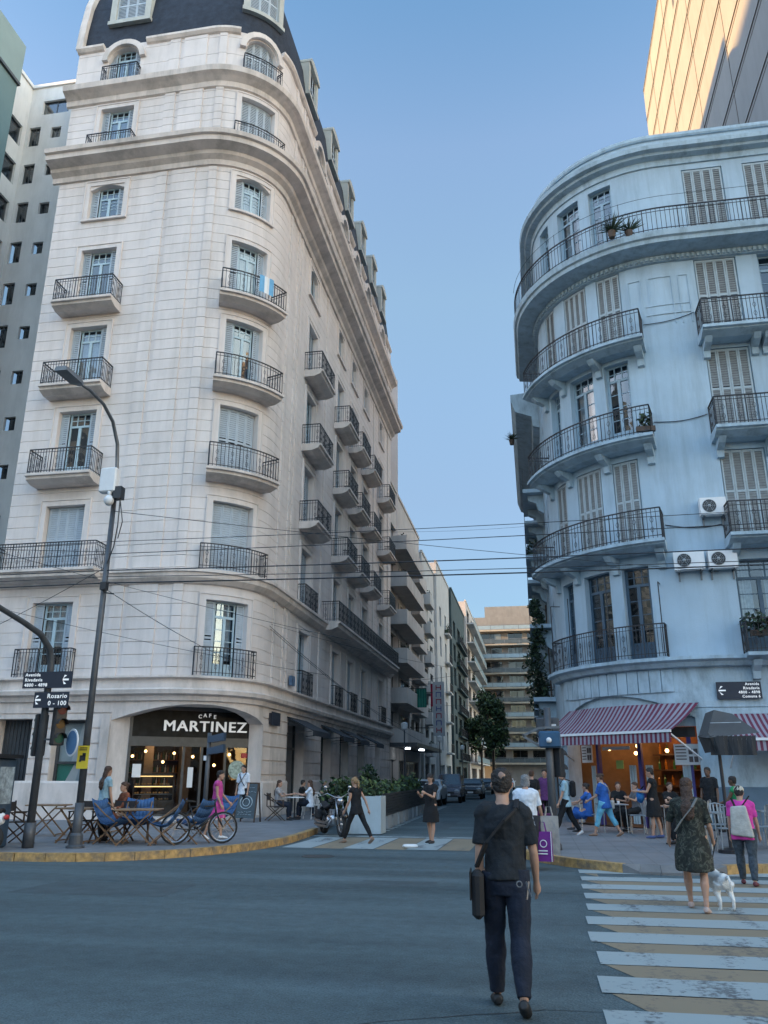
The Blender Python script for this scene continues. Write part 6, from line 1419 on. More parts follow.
    if hair!='none':
        vs=[];n=18
        for z,rx,ry,yo in rings:
            for q in range(n):
                a=2*PI*q/n; j=1+.05*noise.noise(Vector((math.cos(a)*2,math.sin(a)*2,z*30))); vs.append(HP(rx*math.cos(a)*j,yo+ry*math.sin(a)*j,z))
        fs=[tuple(range(n-1,-1,-1)),tuple((len(rings)-1)*n+q for q in range(n))]
        for i in range(len(rings)-1):
            for q in range(n): q2=(q+1)%n; fs.append((i*n+q,i*n+q2,(i+1)*n+q2,(i+1)*n+q))
        c.add(vs,fs)
        if hair=='long':
            c.tube([HP(0,-.04,.05),HP(0,-.075,-.05),HP(0,-.09,-.15)-up*.0,T(0,-.13,.42),T(0,-.14,.30),T(0,-.13,.24)],[.07*k,.082*k,.085*k,.10*k,.085*k,.03*k],14,True,[.05*k,.05*k,.045*k,.04*k,.03*k,.015*k])
        if hair=='bun': c.sph(HP(0,-.11,.06),.045*k,10,8)
        if hair=='tail': c.tube([HP(0,-.09,.04),HP(0,-.13,-.02),HP(0,-.12,-.14),HP(0,-.10,-.2)],[.025*k,.035*k,.03*k,.01*k],8)
        if hair=='bob': c.tube([HP(0,-.02,.03),HP(0,-.03,-.05),HP(0,-.035,-.1)],[.088*k,.096*k,.085*k],14,True,[.07*k,.07*k,.06*k])
        ho=c.build('hair',hairm,t,True,local=True); remesh(ho,min(vox,.009),2); folds(ho,.022,.03)
        if bald:
            c=MB(); c.sph(HP(.0,-.080,.062),(.040*k,.032*k,.040*k),14,10); c.build('bald_patch',mat('bald_skin',(.30,.18,.13),.5,.1,8.),t,True,local=True)
    if cap:
        c=MB(); c.sph(HP(0,-.005,.06),(.092*k,.108*k,.078*k),16,10); c.add([HP(-.06,.08,.045),HP(.06,.08,.045),HP(.04,.17,.03),HP(-.04,.17,.03),HP(-.06,.08,.055),HP(.06,.08,.055),HP(.04,.17,.04),HP(-.04,.17,.04)],[(0,3,2,1),(4,5,6,7),(0,1,5,4),(1,2,6,5),(2,3,7,6),(3,0,4,7)]); c.build('cap',cap,t,True,local=True)
    t['k']=k
    del t['k']
    Mx=Matrix.Translation(Vector(loc))@Matrix.Rotation(R(face),4,'Z')
    return dict(root=t,M=Mx,J=dict(L=L,A=AR,T=T,HP=HP,hip=hip),k=k)
def W(p,v): return p['M']@Vector(v)
def strap(p,pts,w_,mt,parent,org,name='strap',th=.006):
    m=MB(org)
    P_=[W(p,q) for q in pts]
    for i in range(len(P_)-1): m.beam(P_[i],P_[i+1],w_,th*2)
    return m.build(name,mt,parent)
def ring(p,z,a,g=.03):
    """point on the torso surface at height z and angle a (0 front, 90 right)"""
    k=p['k']; T=p['J']['T']; rx,ry=.165+g,.115+g; a=R(a); return T(math.sin(a)*rx,math.cos(a)*ry,z)
def crossbag(p,side,mt,size,label,zb=.0,shoulder=-1,ang=100,name='shoulder_bag',strapm=None):
    """bag at hip on `side` with strap over the other shoulder"""
    k=p['k']; T=p['J']['T']
    b=T(side*.215,-.07,zb); bw=W(p,b); t=thing(name,label,'bag',bw,p['root'].rotation_euler[2]); 
    m=MB(); m.bev((0,0,-size[2]/2),size,.03); o=m.build('bag_body',mt,t,local=True)
    m=MB(); m.bev((side*(size[0]/2+.008),0,-size[2]*.3),(.012,size[1]*.92,size[2]*.62),.005); m.build('flap',mt,t,local=True)
    # strap loop front and back
    m=MB(); rel=lambda q: (Matrix.Rotation(-t.rotation_euler[2],4,'Z')@(W(p,q)-bw))
    s=shoulder
    back=[T(side*.22,-.06,zb+.02),T(side*.14,-.155,zb+.2),T(0,-.165,zb+.36),T(s*.10,-.12,.50),T(s*.115,-.02,.565)]
    fr=[T(s*.115,-.02,.565),T(s*.10,.09,.50),T(0,.155,.36),T(side*.14,.155,zb+.18),T(side*.22,.06,zb+.02)]
    for L_ in (back,fr):
        q=[rel(x) for x in L_]; m.tube(q,.020,6,True,.008) if False else None
        for u,v in zip(q,q[1:]): m.beam(u,v,.035,.018)
    m.build('strap',strapm or mt,t,local=True)
    return t
NAVYT=cloth('charcoal_tshirt',(.011,.015,.020)); JEAN=cloth('dark_denim',(.007,.012,.026)); WHT=cloth('white_tshirt',(.62,.66,.72)); BLK=cloth('black_cloth',(.007,.008,.010))
LBLUE=cloth('light_blue_tshirt',(.27,.42,.50)); BLUE=cloth('royal_blue_top',(.02,.10,.36)); CYAN=cloth('light_blue_capri',(.14,.42,.58)); PINKD=cloth('magenta_dress',(.48,.06,.26)); PINKS=cloth('hot_pink_shirt',(.60,.05,.32)); GREEN=cloth('green_top',(.02,.24,.09))
CAMO=None
def camo():
    m=mat('camouflage_cloth',(.05,.06,.045),.9,.2,6.,.5,9); n=m.node_tree.nodes; l=m.node_tree.links; b=n['Principled BSDF']; tc=n.new('ShaderNodeTexCoord'); vo=n.new('ShaderNodeTexNoise'); vo.inputs['Scale'].default_value=11; vo.inputs['Distortion'].default_value=1.5; l.new(tc.outputs['Object'],vo.inputs[0])
    r=n.new('ShaderNodeValToRGB'); r.color_ramp.interpolation='CONSTANT'; e=r.color_ramp.elements; e[0].color=(.012,.014,.012,1); e[1].position=.47; e[1].color=(.022,.028,.020,1); x=e.new(.55); x.color=(.065,.068,.055,1); x=e.new(.62); x.color=(.02,.022,.018,1); l.new(vo.outputs[0],r.inputs[0]); l.new(r.outputs[0],b.inputs['Base Color']); return m
CAMO=camo()
LEA=mat('black_leather',(.010,.010,.012),.75,.2,6.)
# 1 main man
p=person('man in dark T-shirt and jeans with black shoulder bag walking away in the foreground',(-.27,6.72,.0),3,1.685,legs=((12,3),(-9,20)),arms=((-6,6,14),(4,12,22)),lean=2,top=NAVYT,sleeve=.78,bottom=('trousers',JEAN),shoe=mat('black_shoe',(.015,.015,.016),.6,.2,6.),hair='short',build_=.94,vox=.0085,hem=.12,bald=True,footpitch=(0,24))
crossbag(p,-1,LEA,(.09,.30,.32),'black leather shoulder bag hanging at the left hip of the foreground man',+.05,1)
ky=thing('key_ring','small keys and pale carabiner hooked on the back belt of the foreground man','keys',W(p,p['J']['T'](.10,-.16,-.02))); m=MB(); m.tube([(.02*math.cos(a),0,-.02+.02*math.sin(a)) for a in [2*PI*i/12 for i in range(12)]],.005,5,closed=True); m.build('ring',STEEL,ky,local=True); m=MB(); m.beam((.05,0,0),(.08,-.01,-.10),.009); m.beam((.07,0,0),(.05,-.01,-.12),.009); m.build('key',CHROME,ky,local=True)
# 2 white shirt
p=person('grey-haired person in white T-shirt and black trousers walking away with shopping bags',(-.22,16.2,.0),-4,1.66,legs=((10,0),(-12,14)),arms=((0,6,6),(8,14,28)),top=WHT,sleeve=.8,bottom=('trousers',cloth('pleated_black',(.02,.022,.028))),hair='bob',hairm=HAIRG,build_=1.25,lean=2,footpitch=(0,20),vox=.012)
hb=W(p,p['J']['A'][1][2])
def shopbag(loc,rz,w_,h_,mt,label,mk=None,d_=.14):
    t=thing('shopping_bag',label,'shopping bag',loc,rz); m=MB(); m.hexa([(-w_/2,-d_/2,-h_),(w_/2,-d_/2,-h_),(w_/2,d_/2,-h_),(-w_/2,d_/2,-h_),(-w_/2*.97,-d_*.4,0),(w_/2*.97,-d_*.4,0),(w_/2*.97,d_*.4,0),(-w_/2*.97,d_*.4,0)]); o=m.build('bag_body',mt,t,local=True)
    m=MB()
    for s in (-1,1): m.tube([(-w_*.2,s*d_*.35,0),(-w_*.12,s*.02,.16),(w_*.12,s*.02,.16),(w_*.2,s*d_*.35,0)],.008,5)
    m.build('handle',mt,t,local=True)
    if mk: m=MB(); mk(m); m.build('print',WHITEP,t,local=True)
    return t
SILV=mat('silver_bag',(.30,.32,.34),.3,.3,3.,.6,6,metal=.4); PURP=mat('purple_bag',(.16,.015,.20),.5,.15,4.)
shopbag((hb.x+.12,hb.y-.02,hb.z+.06),R(12),.34,.66,SILV,'silver grey shopping bag held by the white-shirted walker')
def mk(m):
    m.tube([(.02+.06*math.cos(a),-.078,-.2+.06*math.sin(a)) for a in [2*PI*i/14 for i in range(14)]],.008,5,closed=True)
    for z in (-.32,-.37): m.box((.0,-.078,z),(.18,.006,.02))
    m.box((.16,-.076,-.25),(.012,.006,.5))
shopbag((hb.x-.01,hb.y-.2,hb.z-.20),R(-8),.34,.50,PURP,'purple shopping bag with white emblem under the silver one',mk)
shopbag((hb.x+.0,hb.y+.16,hb.z+.1),R(5),.32,.5,mat('plum_bag',(.09,.012,.09),.6,.15,4.),'dark plum shopping bag behind the silver one')
# 3
p=person('man in light blue T-shirt and black trousers walking left past the corner pillar',(.73,23.41,.15),88,1.68,legs=((24,4),(-16,16)),arms=((14,5,10),(-16,5,10)),top=LBLUE,sleeve=.7,bottom=('trousers',BLK),lean=3,shoe=WHITEP,footpitch=(-6,28))
t=thing('backpack','black backpack on the man in the light blue T-shirt','backpack',W(p,(0,-.20,1.15)),R(88)); m=MB(); m.bev((0,0,0),(.30,.16,.42),.05); m.build('pack',BLK,t,local=True); m=MB(); 
for s in (-1,1): m.tube([(s*.1,.05,.2),(s*.11,.22,.26),(s*.11,.34,.1),(s*.1,.1,-.18)],.014,5)
m.build('strap',BLK,t,local=True)
# 4
p=person('woman in royal blue top and light blue capri trousers carrying a white bag',(1.70,23.1,.15),65,1.60,legs=((22,4),(-20,12)),arms=((20,8,40),(-5,8,30)),top=BLUE,sleeve=.8,bottom=('capri',CYAN),build_=1.22,lean=6,headpitch=12,hairm=HAIRN,hair='bun',footpitch=(0,24),shoe=mat('tan_sandal',(.25,.15,.10),.7,.1,4.),hem=-.0)
crossbag(p,1,mat('cream_bag',(.50,.48,.42),.5,.1,5.),(.10,.26,.22),'white shoulder bag of the woman in royal blue',.06,-1,name='handbag')
# 5
p=person('woman in black tank top with blue bag standing by the bar door',(2.86,22.6,.15),75,1.69,legs=((4,0),(-6,6)),arms=((25,6,70),(22,6,75)),top=BLK,sleeve=0,bottom=('dress',BLK),hair='short',shoe=mat('blue_trainer',(.05,.08,.2),.6,.1,4.),headpitch=8)
t=thing('handbag','bright blue bag held in front by the woman in black','bag',W(p,(0,.30,1.12)),R(75)); m=MB(); m.sph((0,0,-.12),(.20,.10,.17),14,10); o=m.build('bag_body',cloth('bright_blue_bag',(.02,.16,.45)),t,True,local=True); folds(o,.05,.08); m=MB(); m.tube([(-.12,0,0),(-.05,-.1,.12),(.05,-.1,.12),(.12,0,0)],.01,5); m.build('handle',BLK,t,local=True)
# 6 camo woman
p=person('long-haired woman in camouflage dress walking away over the crossing beside a dog',(1.92,11.75,.0),-14,1.62,legs=((16,2),(-8,8)),arms=((16,22,18),(5,12,40)),top=CAMO,sleeve=.9,bottom=('dress',CAMO),hair='long',hairm=HAIRN,build_=1.14,vox=.011,shoe=mat('pale_sandal',(.45,.34,.30),.6,.1,4.),footpitch=(0,10))
m=MB(W(p,(0,0,1.1))); T=p['J']['T']; q=[W(p,x) for x in (T(-.2,-.13,.1),T(-.08,-.175,.26),T(.06,-.17,.42),T(.13,-.10,.54))]
for u,v in zip(q,q[1:]): m.beam(u,v,.03,.015)
tag(m.build('bag_strap',mat('grey_strap',(.18,.18,.17),.7,.1,4.)),'grey bag strap across the back of the camouflage dress','strap')
# 7 pink shirt
p=person('person in hot pink shirt and pale cap with plaid trousers walking away at the right',(3.18,14.6,.0),-18,1.50,legs=((14,4),(-10,8)),arms=((-4,8,16),(4,10,14)),top=PINKS,sleeve=.7,bottom=('trousers',mat('plaid_cloth',(.045,.06,.075),.9,.5,22.,.4,20)),hairm=HAIRB,build_=1.16,lean=8,headpitch=10,cap=mat('cream_cap',(.5,.45,.36),.8,.1,5.),shoe=mat('maroon_shoe',(.12,.03,.04),.6,.2,4.),vox=.012,hem=-.0)
t=thing('tote_backpack','cream cloth bag on the back of the person in hot pink','bag',W(p,p['J']['T'](-.02,-.16,.42)),p['root'].rotation_euler[2]); m=MB(); m.hexa([(-.15,-.12,-.42),(.19,-.12,-.46),(.19,.0,-.46),(-.15,.0,-.42),(-.12,-.07,0),(.11,-.07,.02),(.11,.0,.02),(-.12,.0,0)]); o=m.build('bag_body',cloth('cream_canvas',(.42,.40,.36)),t,True,local=True); sb=o.modifiers.new('b','BEVEL'); sb.width=.03; sb.segments=3; m=MB(); m.beam((.05,-.03,.0),(.17,.05,.16),.03,.012); m.beam((-.05,-.03,.0),(-.1,.05,.12),.03,.012); m.build('strap',BLK,t,local=True)
# 8 others on the right pavement
person('seated person in green top behind the sunshade pole',(4.75,22.2,.15),60,1.66,legs=((85,85),(80,80)),sit=True,arms=((30,8,40),(30,8,40)),top=GREEN,sleeve=0,bottom=('trousers',BLK),skin=SKIND,sitz=.62)
person('person with dark hair standing behind the green-topped one by the blue wall',(4.55,24.2,.15),150,1.72,top=BLK,sleeve=.7,bottom=('trousers',BLK),skin=SKIND)
person('dark-haired woman seated behind the camouflage dress at the bar tables',(3.35,20.4,.15),100,1.62,legs=((85,85),(80,80)),sit=True,arms=((60,10,60),(40,8,60)),top=cloth('pale_green_top',(.2,.3,.25)),sleeve=.5,bottom=('trousers',BLK),hair='long')
person('seated woman in blue dress before the corner pillar beside the blue-topped walker',(1.35,24.6,.15),70,1.6,legs=((85,80),(75,80)),sit=True,arms=((50,8,30),(40,8,40)),top=BLUE,sleeve=.6,bottom=('dress',BLUE),hair='bun')
for (x,y,f,l,mt_) in [(2.3,25.6,180,'seated customer in dark clothes left of the bar door table',BLK),(2.75,25.3,120,'seated customer in grey beside the bar door',cloth('grey_top',(.12,.12,.13))),(3.6,24.8,-160,'seated customer with bare shoulders near the right bar pillar',BLK)]:
    person(l,(x,y,.15),f,1.66,legs=((85,85),(80,85)),sit=True,arms=((50,8,60),(40,8,60)),top=mt_,sleeve=.6,bottom=('trousers',BLK),hairm=HAIRN)
person('person in purple top on the right pavement behind the traffic light post',(.25,27.5,.15),170,1.7,top=cloth('purple_top',(.10,.03,.12)),sleeve=.8,bottom=('trousers',BLK),legs=((10,0),(-10,6)))
person('distant person in dark clothes ahead of the white-shirted walker',(-.15,26.0,.15),0,1.66,top=BLK,sleeve=.8,bottom=('trousers',BLK),legs=((10,0),(-10,6)),hairm=HAIRN)
# 9 left crossing walkers
p=person('blond woman in black tank top and leggings stepping over the side street crossing',(-4.55,21.5,.0),62,1.66,legs=((26,6),(-30,4)),arms=((10,6,20),(-34,10,8)),top=BLK,sleeve=0,bottom=('leggings',BLK),hair='tail',hairm=HAIRL,lean=6,shoe=mat('beige_heel',(.20,.13,.09),.5,.1,4.),footpitch=(10,32),headpitch=15)
p=person('woman in black dress looking at her phone on the side street crossing',(-2.70,21.9,.0),150,1.68,legs=((5,0),(-5,4)),arms=((30,6,85,20),(30,6,85,20)),top=BLK,sleeve=.5,bottom=('dress',BLK),headpitch=25,shoe=BLACKP,hair='bob')
t=thing('phone','small phone held by the woman in the black dress','phone',W(p,(0,.36,1.2)),R(150)); m=MB(); m.bev((0,0,0),(.07,.14,.01),.003); m.build('case',BLACKP,t,local=True); m=MB(); m.box((0,0,.006),(.062,.128,.002)); m.build('screen',GLASSD,t,local=True)
p=person('woman in magenta dress walking past the cafe door',(-7.75,20.1,.15),-80,1.60,legs=((10,2),(-12,14)),arms=((18,6,25),(5,6,20)),top=PINKD,sleeve=.15,bottom=('dress',PINKD),hair='short',hairm=HAIRB,shoe=WHITEP,footpitch=(0,20),lean=2)
p=person('waiter in white shirt with crossed black apron straps at the cafe door',(-9.75,27.6,.25),170,1.72,top=WHT,sleeve=.8,bottom=('trousers',BLK),legs=((6,0),(-4,4)))
m=MB(W(p,(0,-.15,1.2))); T=p['J']['T']
for s in (-1,1):
    q=[W(p,x) for x in (T(s*-.13,.15,.12),T(0,.165,.3),T(s*.11,.10,.5),T(s*.11,-.02,.56))]
    for u,v in zip(q,q[1:]): m.beam(u,v,.03,.015)
tag(m.build('apron_straps',BLK),'crossed black apron straps on the waiter in white','apron')
person('woman in light blue T-shirt with long dark hair standing between the two left posts',(-10.15,19.0,.15),-30,1.68,top=LBLUE,sleeve=.5,bottom=('trousers',BLK),hair='long',hairm=HAIRN,legs=((4,0),(-3,2)))
person('person in rust brown dress seated behind the lamp post',(-9.75,19.2,.15),140,1.64,legs=((85,85),(80,80)),sit=True,arms=((30,8,50),(30,8,50)),top=cloth('rust_dress',(.18,.055,.025)),sleeve=1.6,bottom=('dress',MATS['rust_dress']),hair='bun',hairm=HAIRN)
for (x,y,f,l,mt_,hr) in [(-8.9,28.9,-90,'woman in pale top seated at the first side table beside the chalkboard',cloth('pale_top',(.35,.33,.33)),HAIRN),(-7.95,29.6,90,'long-haired woman in white top seated across the first side table',WHT,HAIRN),(-8.8,31.6,-60,'dark-haired person in black seated at the second side table',BLK,HAIRB),(-7.8,32.7,100,'person in blue denim seated beyond the white chair',cloth('blue_denim_top',(.08,.13,.2)),HAIRB),(-8.8,34.9,-90,'person in grey seated at the third side table',MATS['grey_top'],HAIRG),(-7.9,36.0,80,'person in pale shirt seated at the far end of the side tables',MATS['pale_top'],HAIRN)]:
    person(l,(x,y,.15),f,1.66,legs=((85,85),(80,80)),sit=True,arms=((50,8,50),(45,8,55)),top=mt_,sleeve=.6,bottom=('trousers',JEAN),hairm=hr,hair='long' if 'woman' in l else 'short')
# dog
def dog(loc,rz):
    t=thing('dog','white dog with dark patch seen from behind beside the woman in camouflage dress','dog',loc,rz); m=MB()
    # faces +Y
    m.tube([(0,-.27,.33),(0,-.22,.345),(0,-.08,.34),(0,.08,.34),(0,.2,.36),(0,.27,.39)],[.05,.09,.098,.108,.105,.06],14,True,[.06,.10,.10,.125,.13,.07])
    m.tube([(0,.2,.4),(0,.3,.48),(0,.34,.53)],[.075,.062,.06],12)
    m.tube([(0,.28,.55),(0,.36,.56),(0,.43,.53),(0,.50,.51)],[.055,.068,.045,.026],12)
    for s in (-1,1):
        m.tube([(s*.035,.33,.60),(s*.06,.33,.60),(s*.075,.35,.52)],[.022,.026,.01],8)
        m.tube([(s*.075,.19,.33),(s*.08,.18,.20),(s*.08,.2,.1),(s*.08,.2,.02),(s*.08,.235,.018)],[.05,.033,.022,.02,.022],9)
        m.tube([(s*.07,-.19,.33),(s*.085,-.14,.22),(s*.085,-.235,.13),(s*.085,-.215,.03),(s*.085,-.175,.018)],[.07,.045,.024,.02,.022],9)
    m.tube([(0,-.27,.38),(0,-.34,.42),(0,-.39,.36),(.01,-.38,.24)],[.026,.022,.018,.01],8)
    FUR=mat('white_fur',(.74,.74,.72),.9,.1,4.,.7,70); nn=FUR.node_tree.nodes; b=m.build('body',FUR,t,True,local=True); remesh(b,.011,3); folds(b,.008,.03)
    m=MB(); m.sph((.035,-.10,.405),(.05,.08,.045),12,8); m.sph((0,.3,.60),(.06,.05,.022),12,8); b2_=m.build('dark_patch',mat('brown_fur',(.05,.035,.025),.9,.2,4.,.6,60),t,True,local=True)
    m=MB(); m.tube([(.072*math.cos(a),.255+.0*math.sin(a),.455+.072*math.sin(a)) for a in [2*PI*i/14 for i in range(14)]],.012,6,closed=True); m.build('collar',BLACKP,t,local=True)
    return t
dog((2.22,12.0,0),R(12))
m=MB((2.15,12.0,.6)); m.tube([(2.23,12.22,.48),(2.2,12.1,.55),(2.22,11.95,.72),(2.25,11.86,.86)],.007,5); tag(m.build('leash',BLACKP),'thin black leash from the white dog to the woman in camouflage dress','leash')
# ================================================================ VEHICLES
def wheel(par,c,r,w_,axis='x',spokes=0,rimm=None,tyrew=None,n=22):
    c=Vector(c); pts=lambda rr,off=0:[c+Vector((off,rr*math.cos(a),rr*math.sin(a))) for a in [2*PI*i/n for i in range(n)]]
    m=MB(); m.tube(pts(r-w_/2),w_/2,8,closed=True); wo=m.build('wheel',RUBBER,par,True,local=True)
    m=MB(); m.tube(pts(r-w_-.008),.012,6,closed=True); m.cyl(c-Vector((.035,0,0)),c+Vector((.035,0,0)),.03,10)
    for i in range(spokes): a=2*PI*i/spokes; m.beam(c+Vector((.02*(-1)**i,0,0)),c+Vector((0,(r-w_)*math.cos(a),(r-w_)*math.sin(a))),.005)
    m.build('rim',rimm or CHROME,wo,local=True); return wo
def bicycle(loc,rz):
    t=thing('bicycle','black bicycle leaning by the kerb in front of the cafe','bicycle',loc,rz) # rides along +Y
    r=.34; F=(0,.53,r); B=(0,-.52,r); wheel(t,F,r,.045,spokes=16); wheel(t,B,r,.045,spokes=16)
    m=MB(); bb=(0,-.08,.30); st=(0,-.22,.78); hd=(0,.33,.80); hd2=(0,.36,.66)
    for a,b,q in ((bb,st,.018),(st,hd,.017),(bb,hd2,.021),(hd,hd2,.022)): m.cyl(a,b,q,8)
    for s in (-1,1): m.cyl((s*.03,-.22,.74),(s*.06,-.52,r),.010,6); m.cyl((s*.02,-.08,.30),(s*.06,-.52,r),.011,6)
    m.build('frame',BLACKP,t,True,local=True)
    m=MB(); 
    for s in (-1,1): m.tube([(0,.36,.68),(s*.05,.38,.62),(s*.05,.53,r)],.013,6)
    m.build('fork',BLACKP,t,local=True)
    m=MB(); m.tube([(-.28,.24,.93),(-.2,.30,.94),(0,.32,.92),(.2,.30,.94),(.28,.24,.93)],.013,7); m.cyl((0,.33,.80),(0,.32,.92),.016,8); h_=m.build('handlebar',BLACKP,t,True,local=True)
    m=MB(); m.add([(-.07,-.36,.90),(.07,-.36,.90),(.02,-.10,.88),(-.02,-.10,.88),(-.07,-.36,.94),(.07,-.36,.94),(.02,-.10,.91),(-.02,-.10,.91)],[(0,3,2,1),(4,5,6,7),(0,1,5,4),(1,2,6,5),(2,3,7,6),(3,0,4,7)]); m.cyl((0,-.24,.76),(0,-.26,.9),.014,8); m.build('saddle',RUBBER,t,local=True)
    m=MB(); m.tube([(.03,-.08+.09*math.cos(a),.30+.09*math.sin(a)) for a in [2*PI*i/14 for i in range(14)]],.008,5,closed=True)
    for s in (-1,1): m.beam((s*.05,-.08,.30),(s*.07,-.08+s*.1,.30-s*.13),.02); m.box((s*.12,-.08+s*.1,.30-s*.13),(.09,.07,.02))
    m.cyl((-.06,-.08,.30),(.06,-.08,.30),.02,8); m.build('crank',STEEL,t,local=True)
    return t
bicycle((-7.5,18.45,.155),R(-58))
def motorcycle(loc,rz):
    t=thing('motorcycle','black and chrome cruiser motorcycle parked at the side street corner','motorcycle',loc,rz)
    wheel(t,(0,.78,.33),.33,.11,spokes=18); wheel(t,(0,-.72,.33),.33,.14,spokes=18)
    m=MB(); m.tube([(0,.62,.86),(0,.2,.55),(0,-.2,.42),(0,-.72,.36)],.03,8); m.tube([(0,.6,.9),(0,.1,.8),(0,-.4,.6),(0,-.75,.5)],.025,8); m.build('frame',IRON,t,True,local=True)
    m=MB(); m.tube([(0,.5,.93),(0,.35,.97),(0,.1,.93),(0,-.08,.84)],[.05,.14,.15,.06],14,True,[.05,.11,.11,.05]); m.build('fuel_tank',mat('gloss_black',(.012,.012,.014),.12,.1,2.),t,True,local=True)
    m=MB(); m.tube([(0,-.05,.80),(0,-.3,.72),(0,-.55,.76),(0,-.85,.86)],[.08,.15,.14,.09],12,True,[.04,.05,.05,.04]); m.build('saddle',LEA,t,True,local=True)
    m=MB(); m.bev((0,.12,.42),(.3,.42,.3),.05); 
    for k in range(6): m.lathe((0,.20,.5+.035*k),[(.11,0),(.11,.016)],14); m.lathe((0,-.02,.5+.035*k),[(.10,0),(.10,.016)],14)
    m.sph((.18,.1,.4),(.05,.12,.12),12,8); m.sph((-.18,.1,.4),(.05,.12,.12),12,8); m.build('engine',CHROME,t,True,local=True)
    m=MB()
    for z,x in ((.24,.2),(.34,.22)): m.tube([(x*.6,.28,.48),(x,.3,z+.08),(x,.1,z),(x,-.6,z),(x,-.95,z+.04)],[.025,.03,.035,.045,.05],10)
    m.build('exhaust',CHROME,t,True,local=True)
    m=MB()
    for s in (-1,1): m.tube([(s*.09,.5,.98),(s*.09,.66,.7),(s*.09,.78,.33)],[.025,.025,.03],8)
    m.build('fork',CHROME,t,True,local=True)
    m=MB(); m.tube([(-.42,.26,1.06),(-.3,.42,1.12),(-.1,.5,1.02),(.1,.5,1.02),(.3,.42,1.12),(.42,.26,1.06)],.014,8); m.build('handlebar',CHROME,t,True,local=True)
    m=MB(); 
    for s in (-1,1): m.cyl((s*.3,.42,1.12),(s*.34,.42,1.26),.006,5); m.sph((s*.36,.42,1.29),(.06,.015,.04),10,6)
    m.build('mirror',CHROME,t,True,local=True)
    m=MB(); m.sph((0,.66,.92),(.1,.1,.1),14,10); m.build('headlight',CHROME,t,True,local=True)
    for (y,r_) in ((.78,.40),(-.72,.42)):
        m=MB(); pts=[(0,y+r_*math.cos(a),.33+r_*math.sin(a)) for a in [R(25+i*16) for i in range(9)]]; m.tube(pts,.09,8,True,.02); m.build('mudguard',MATS['gloss_black'],t,True,local=True)
    m=MB()
    for k in range(2): m.bev(((-1)**k*.24,-.55,.55),(.14,.36,.26),.04)
    m.build('saddlebag',LEA,t,local=True)
    return t
motorcycle((-5.75,23.9,.02),R(-148))
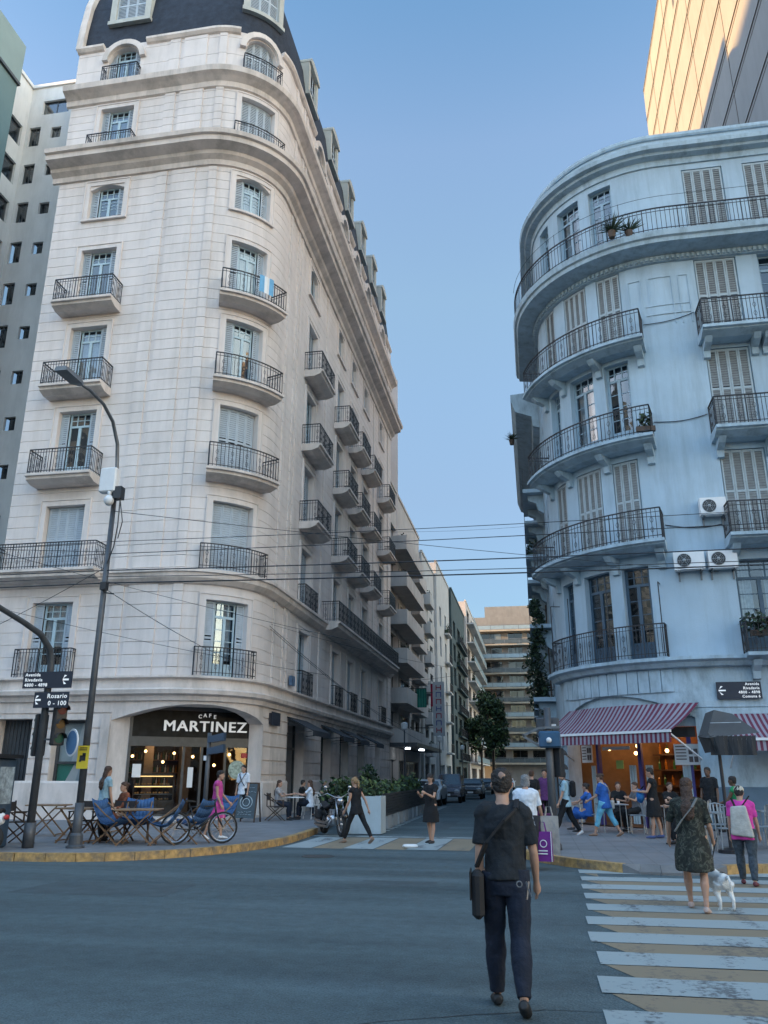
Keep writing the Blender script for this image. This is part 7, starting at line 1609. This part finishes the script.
def car(loc,rz,paintm,label,suv=False):
    t=thing('parked_car',label,'car',loc,rz,'cars parked down the side street'); Lc,Wc=4.2,1.72; zr=1.78 if suv else 1.45
    prof=[(-2.1,.35),(-2.1,.85),(-1.95,1.0 if suv else .95),(-1.75,1.02),(-1.35,zr-.03),(.25,zr),(.95,1.02),(1.85,.88),(2.08,.7),(2.1,.35)]
    m=MB(); n=len(prof); vs=[]
    for x,f in ((-Wc/2,0),(-Wc/2*.99,0),(Wc/2*.99,0),(Wc/2,0)):
        pass
    def xw(z): return Wc/2*(1 if z<1.02 else 1-.22*(z-1.0)/(zr-1.0))
    vs=[(-xw(z),y,z) for y,z in prof]+[(xw(z),y,z) for y,z in prof]
    m.add(vs,[tuple(range(n)),tuple(range(2*n-1,n-1,-1))]+[(i,(i+1)%n,n+(i+1)%n,n+i) for i in range(n)])
    b=m.build('body',paintm,t,local=True); bv=b.modifiers.new('b','BEVEL'); bv.width=.06; bv.segments=3
    gm=mat('car_glass',(.02,.03,.04),.06,.1,2.,spec=.9)
    m=MB(); 
    e=.006
    w0,w1=xw(1.1)-.1,xw(zr)-.1
    m.poly((-w0,.87+e,1.10+e),(w0,.87+e,1.10+e),(w1,.32+e,zr-.06+e),(-w1,.32+e,zr-.06+e)); m.build('windscreen',gm,t,local=True)
    m=MB(); m.poly((-w0,-1.69-e,1.1),(w0,-1.69-e,1.1),(w1,-1.41-e,zr-.08),(-w1,-1.41-e,zr-.08)); m.build('rear_window',gm,t,local=True)
    for s in (-1,1):
        m=MB(); 
        for y0,y1 in ((-1.45,-.5),(-.42,.62)): m.poly((s*(xw(1.08)+e),y0-.05 if y0<-1 else y0,1.08),(s*(xw(1.08)+e),y1 if y1<0 else .72,1.08),(s*(xw(zr-.1)+e),y1 if y1<0 else .25,zr-.1),(s*(xw(zr-.1)+e),y0+.1 if y0<-1 else y0,zr-.1))
        m.build('side_window',gm,t,local=True)
        for y in (1.3,-1.3):
            m=MB(); m.lathe((s*(Wc/2-.10),y,.32),[(.2,-.11),(.30,-.11),(.32,-.08),(.32,.08),(.30,.11),(.2,.11)],20,'x'); wo=m.build('wheel',RUBBER,t,True,local=True); m=MB(); m.lathe((s*(Wc/2-.02),y,.32),[(.03,-.02),(.2,-.02),(.2,.035),(.03,.04)],14,'x'); m.build('rim',STEEL,wo,local=True)
        m=MB(); m.sph((s*.62,2.03,.74),(.17,.09,.08),12,8); m.build('headlight',mat('headlight_glass',(.5,.55,.6),.1,.1,2.),t,True,local=True)
        m=MB(); m.sph((s*.68,-2.06,.85),(.1,.07,.12),10,8); m.build('tail_light',RED,t,True,local=True)
        m=MB(); m.sph((s*(Wc/2+.08),.62,1.08),(.1,.05,.07),10,8); m.build('mirror',paintm,t,True,local=True)
    m=MB(); m.box((0,2.1,.62),(.9,.03,.14)); m.box((0,2.1,.42),(1.3,.03,.12)); m.build('grille',BLACKP,t,local=True)
    m=MB(); m.box((0,2.13,.50),(.42,.01,.12)); m.build('number_plate',WHITEP,t,local=True)
    return t
CG=mat('car_grey_violet',(.10,.10,.13),.25,.05,2.); CBk=mat('car_black',(.02,.022,.03),.2,.05,2.); CS=mat('car_silver',(.30,.33,.36),.25,.05,2.,metal=.4); CW=mat('car_white',(.5,.52,.54),.3,.05,2.)
car((-5.7,57,.0),R(180),CG,'dark violet grey car facing the viewer, first in the parked row',True)
car((-6.3,50.5,.0),R(180),CW,'white car roof showing behind the parklet hedge')
car((-4.9,66,.0),R(180),CBk,'black car behind the violet grey one'); car((-5.6,75,.0),R(180),CS,'silver car further down the parked row'); car((-5.0,84,.0),R(180),CBk,'second black car further down the parked row'); car((-5.2,94,0),R(180),CS,'last silver car of the parked row'); car((-3.6,108,0),R(0),CW,'white car driving far down the street')
# scooter at the far left edge
sc=thing('scooter','white scooter with red tail light cut by the left edge beside the kiosk','scooter',(-11.42,15.95,.155),R(90))
wheel(sc,(0,.55,.24),.24,.09); wheel(sc,(0,-.55,.24),.24,.10)
m=MB(); m.tube([(0,-.75,.62),(0,-.55,.6),(0,-.2,.5),(0,.0,.34),(0,.3,.3),(0,.42,.5),(0,.45,.95)],[.06,.17,.16,.12,.14,.17,.07],14,True,[.1,.17,.14,.08,.08,.05,.05]); b=m.build('body',WHITEP,sc,True,local=True); remesh(b,.02,2)
m=MB(); m.tube([(0,-.7,.76),(0,-.3,.74),(0,-.05,.70)],[.10,.15,.08],12,True,[.05,.06,.04]); m.build('saddle',LEA,sc,True,local=True)
m=MB(); m.sph((0,-.80,.64),(.09,.04,.05),10,6); m.build('tail_light',RED,sc,True,local=True)
m=MB(); m.tube([(-.3,.36,1.0),(0,.44,.98),(.3,.36,1.0)],.016,6); m.build('handlebar',IRON,sc,True,local=True)
t=thing('parcel','small pale plastic bag lying on the side street crossing','litter',(-3.0,20.3,.012),R(20)); m=MB(); m.bev((0,0,.04),(.34,.2,.08),.03); m.build('bag',WHITEP,t,local=True)
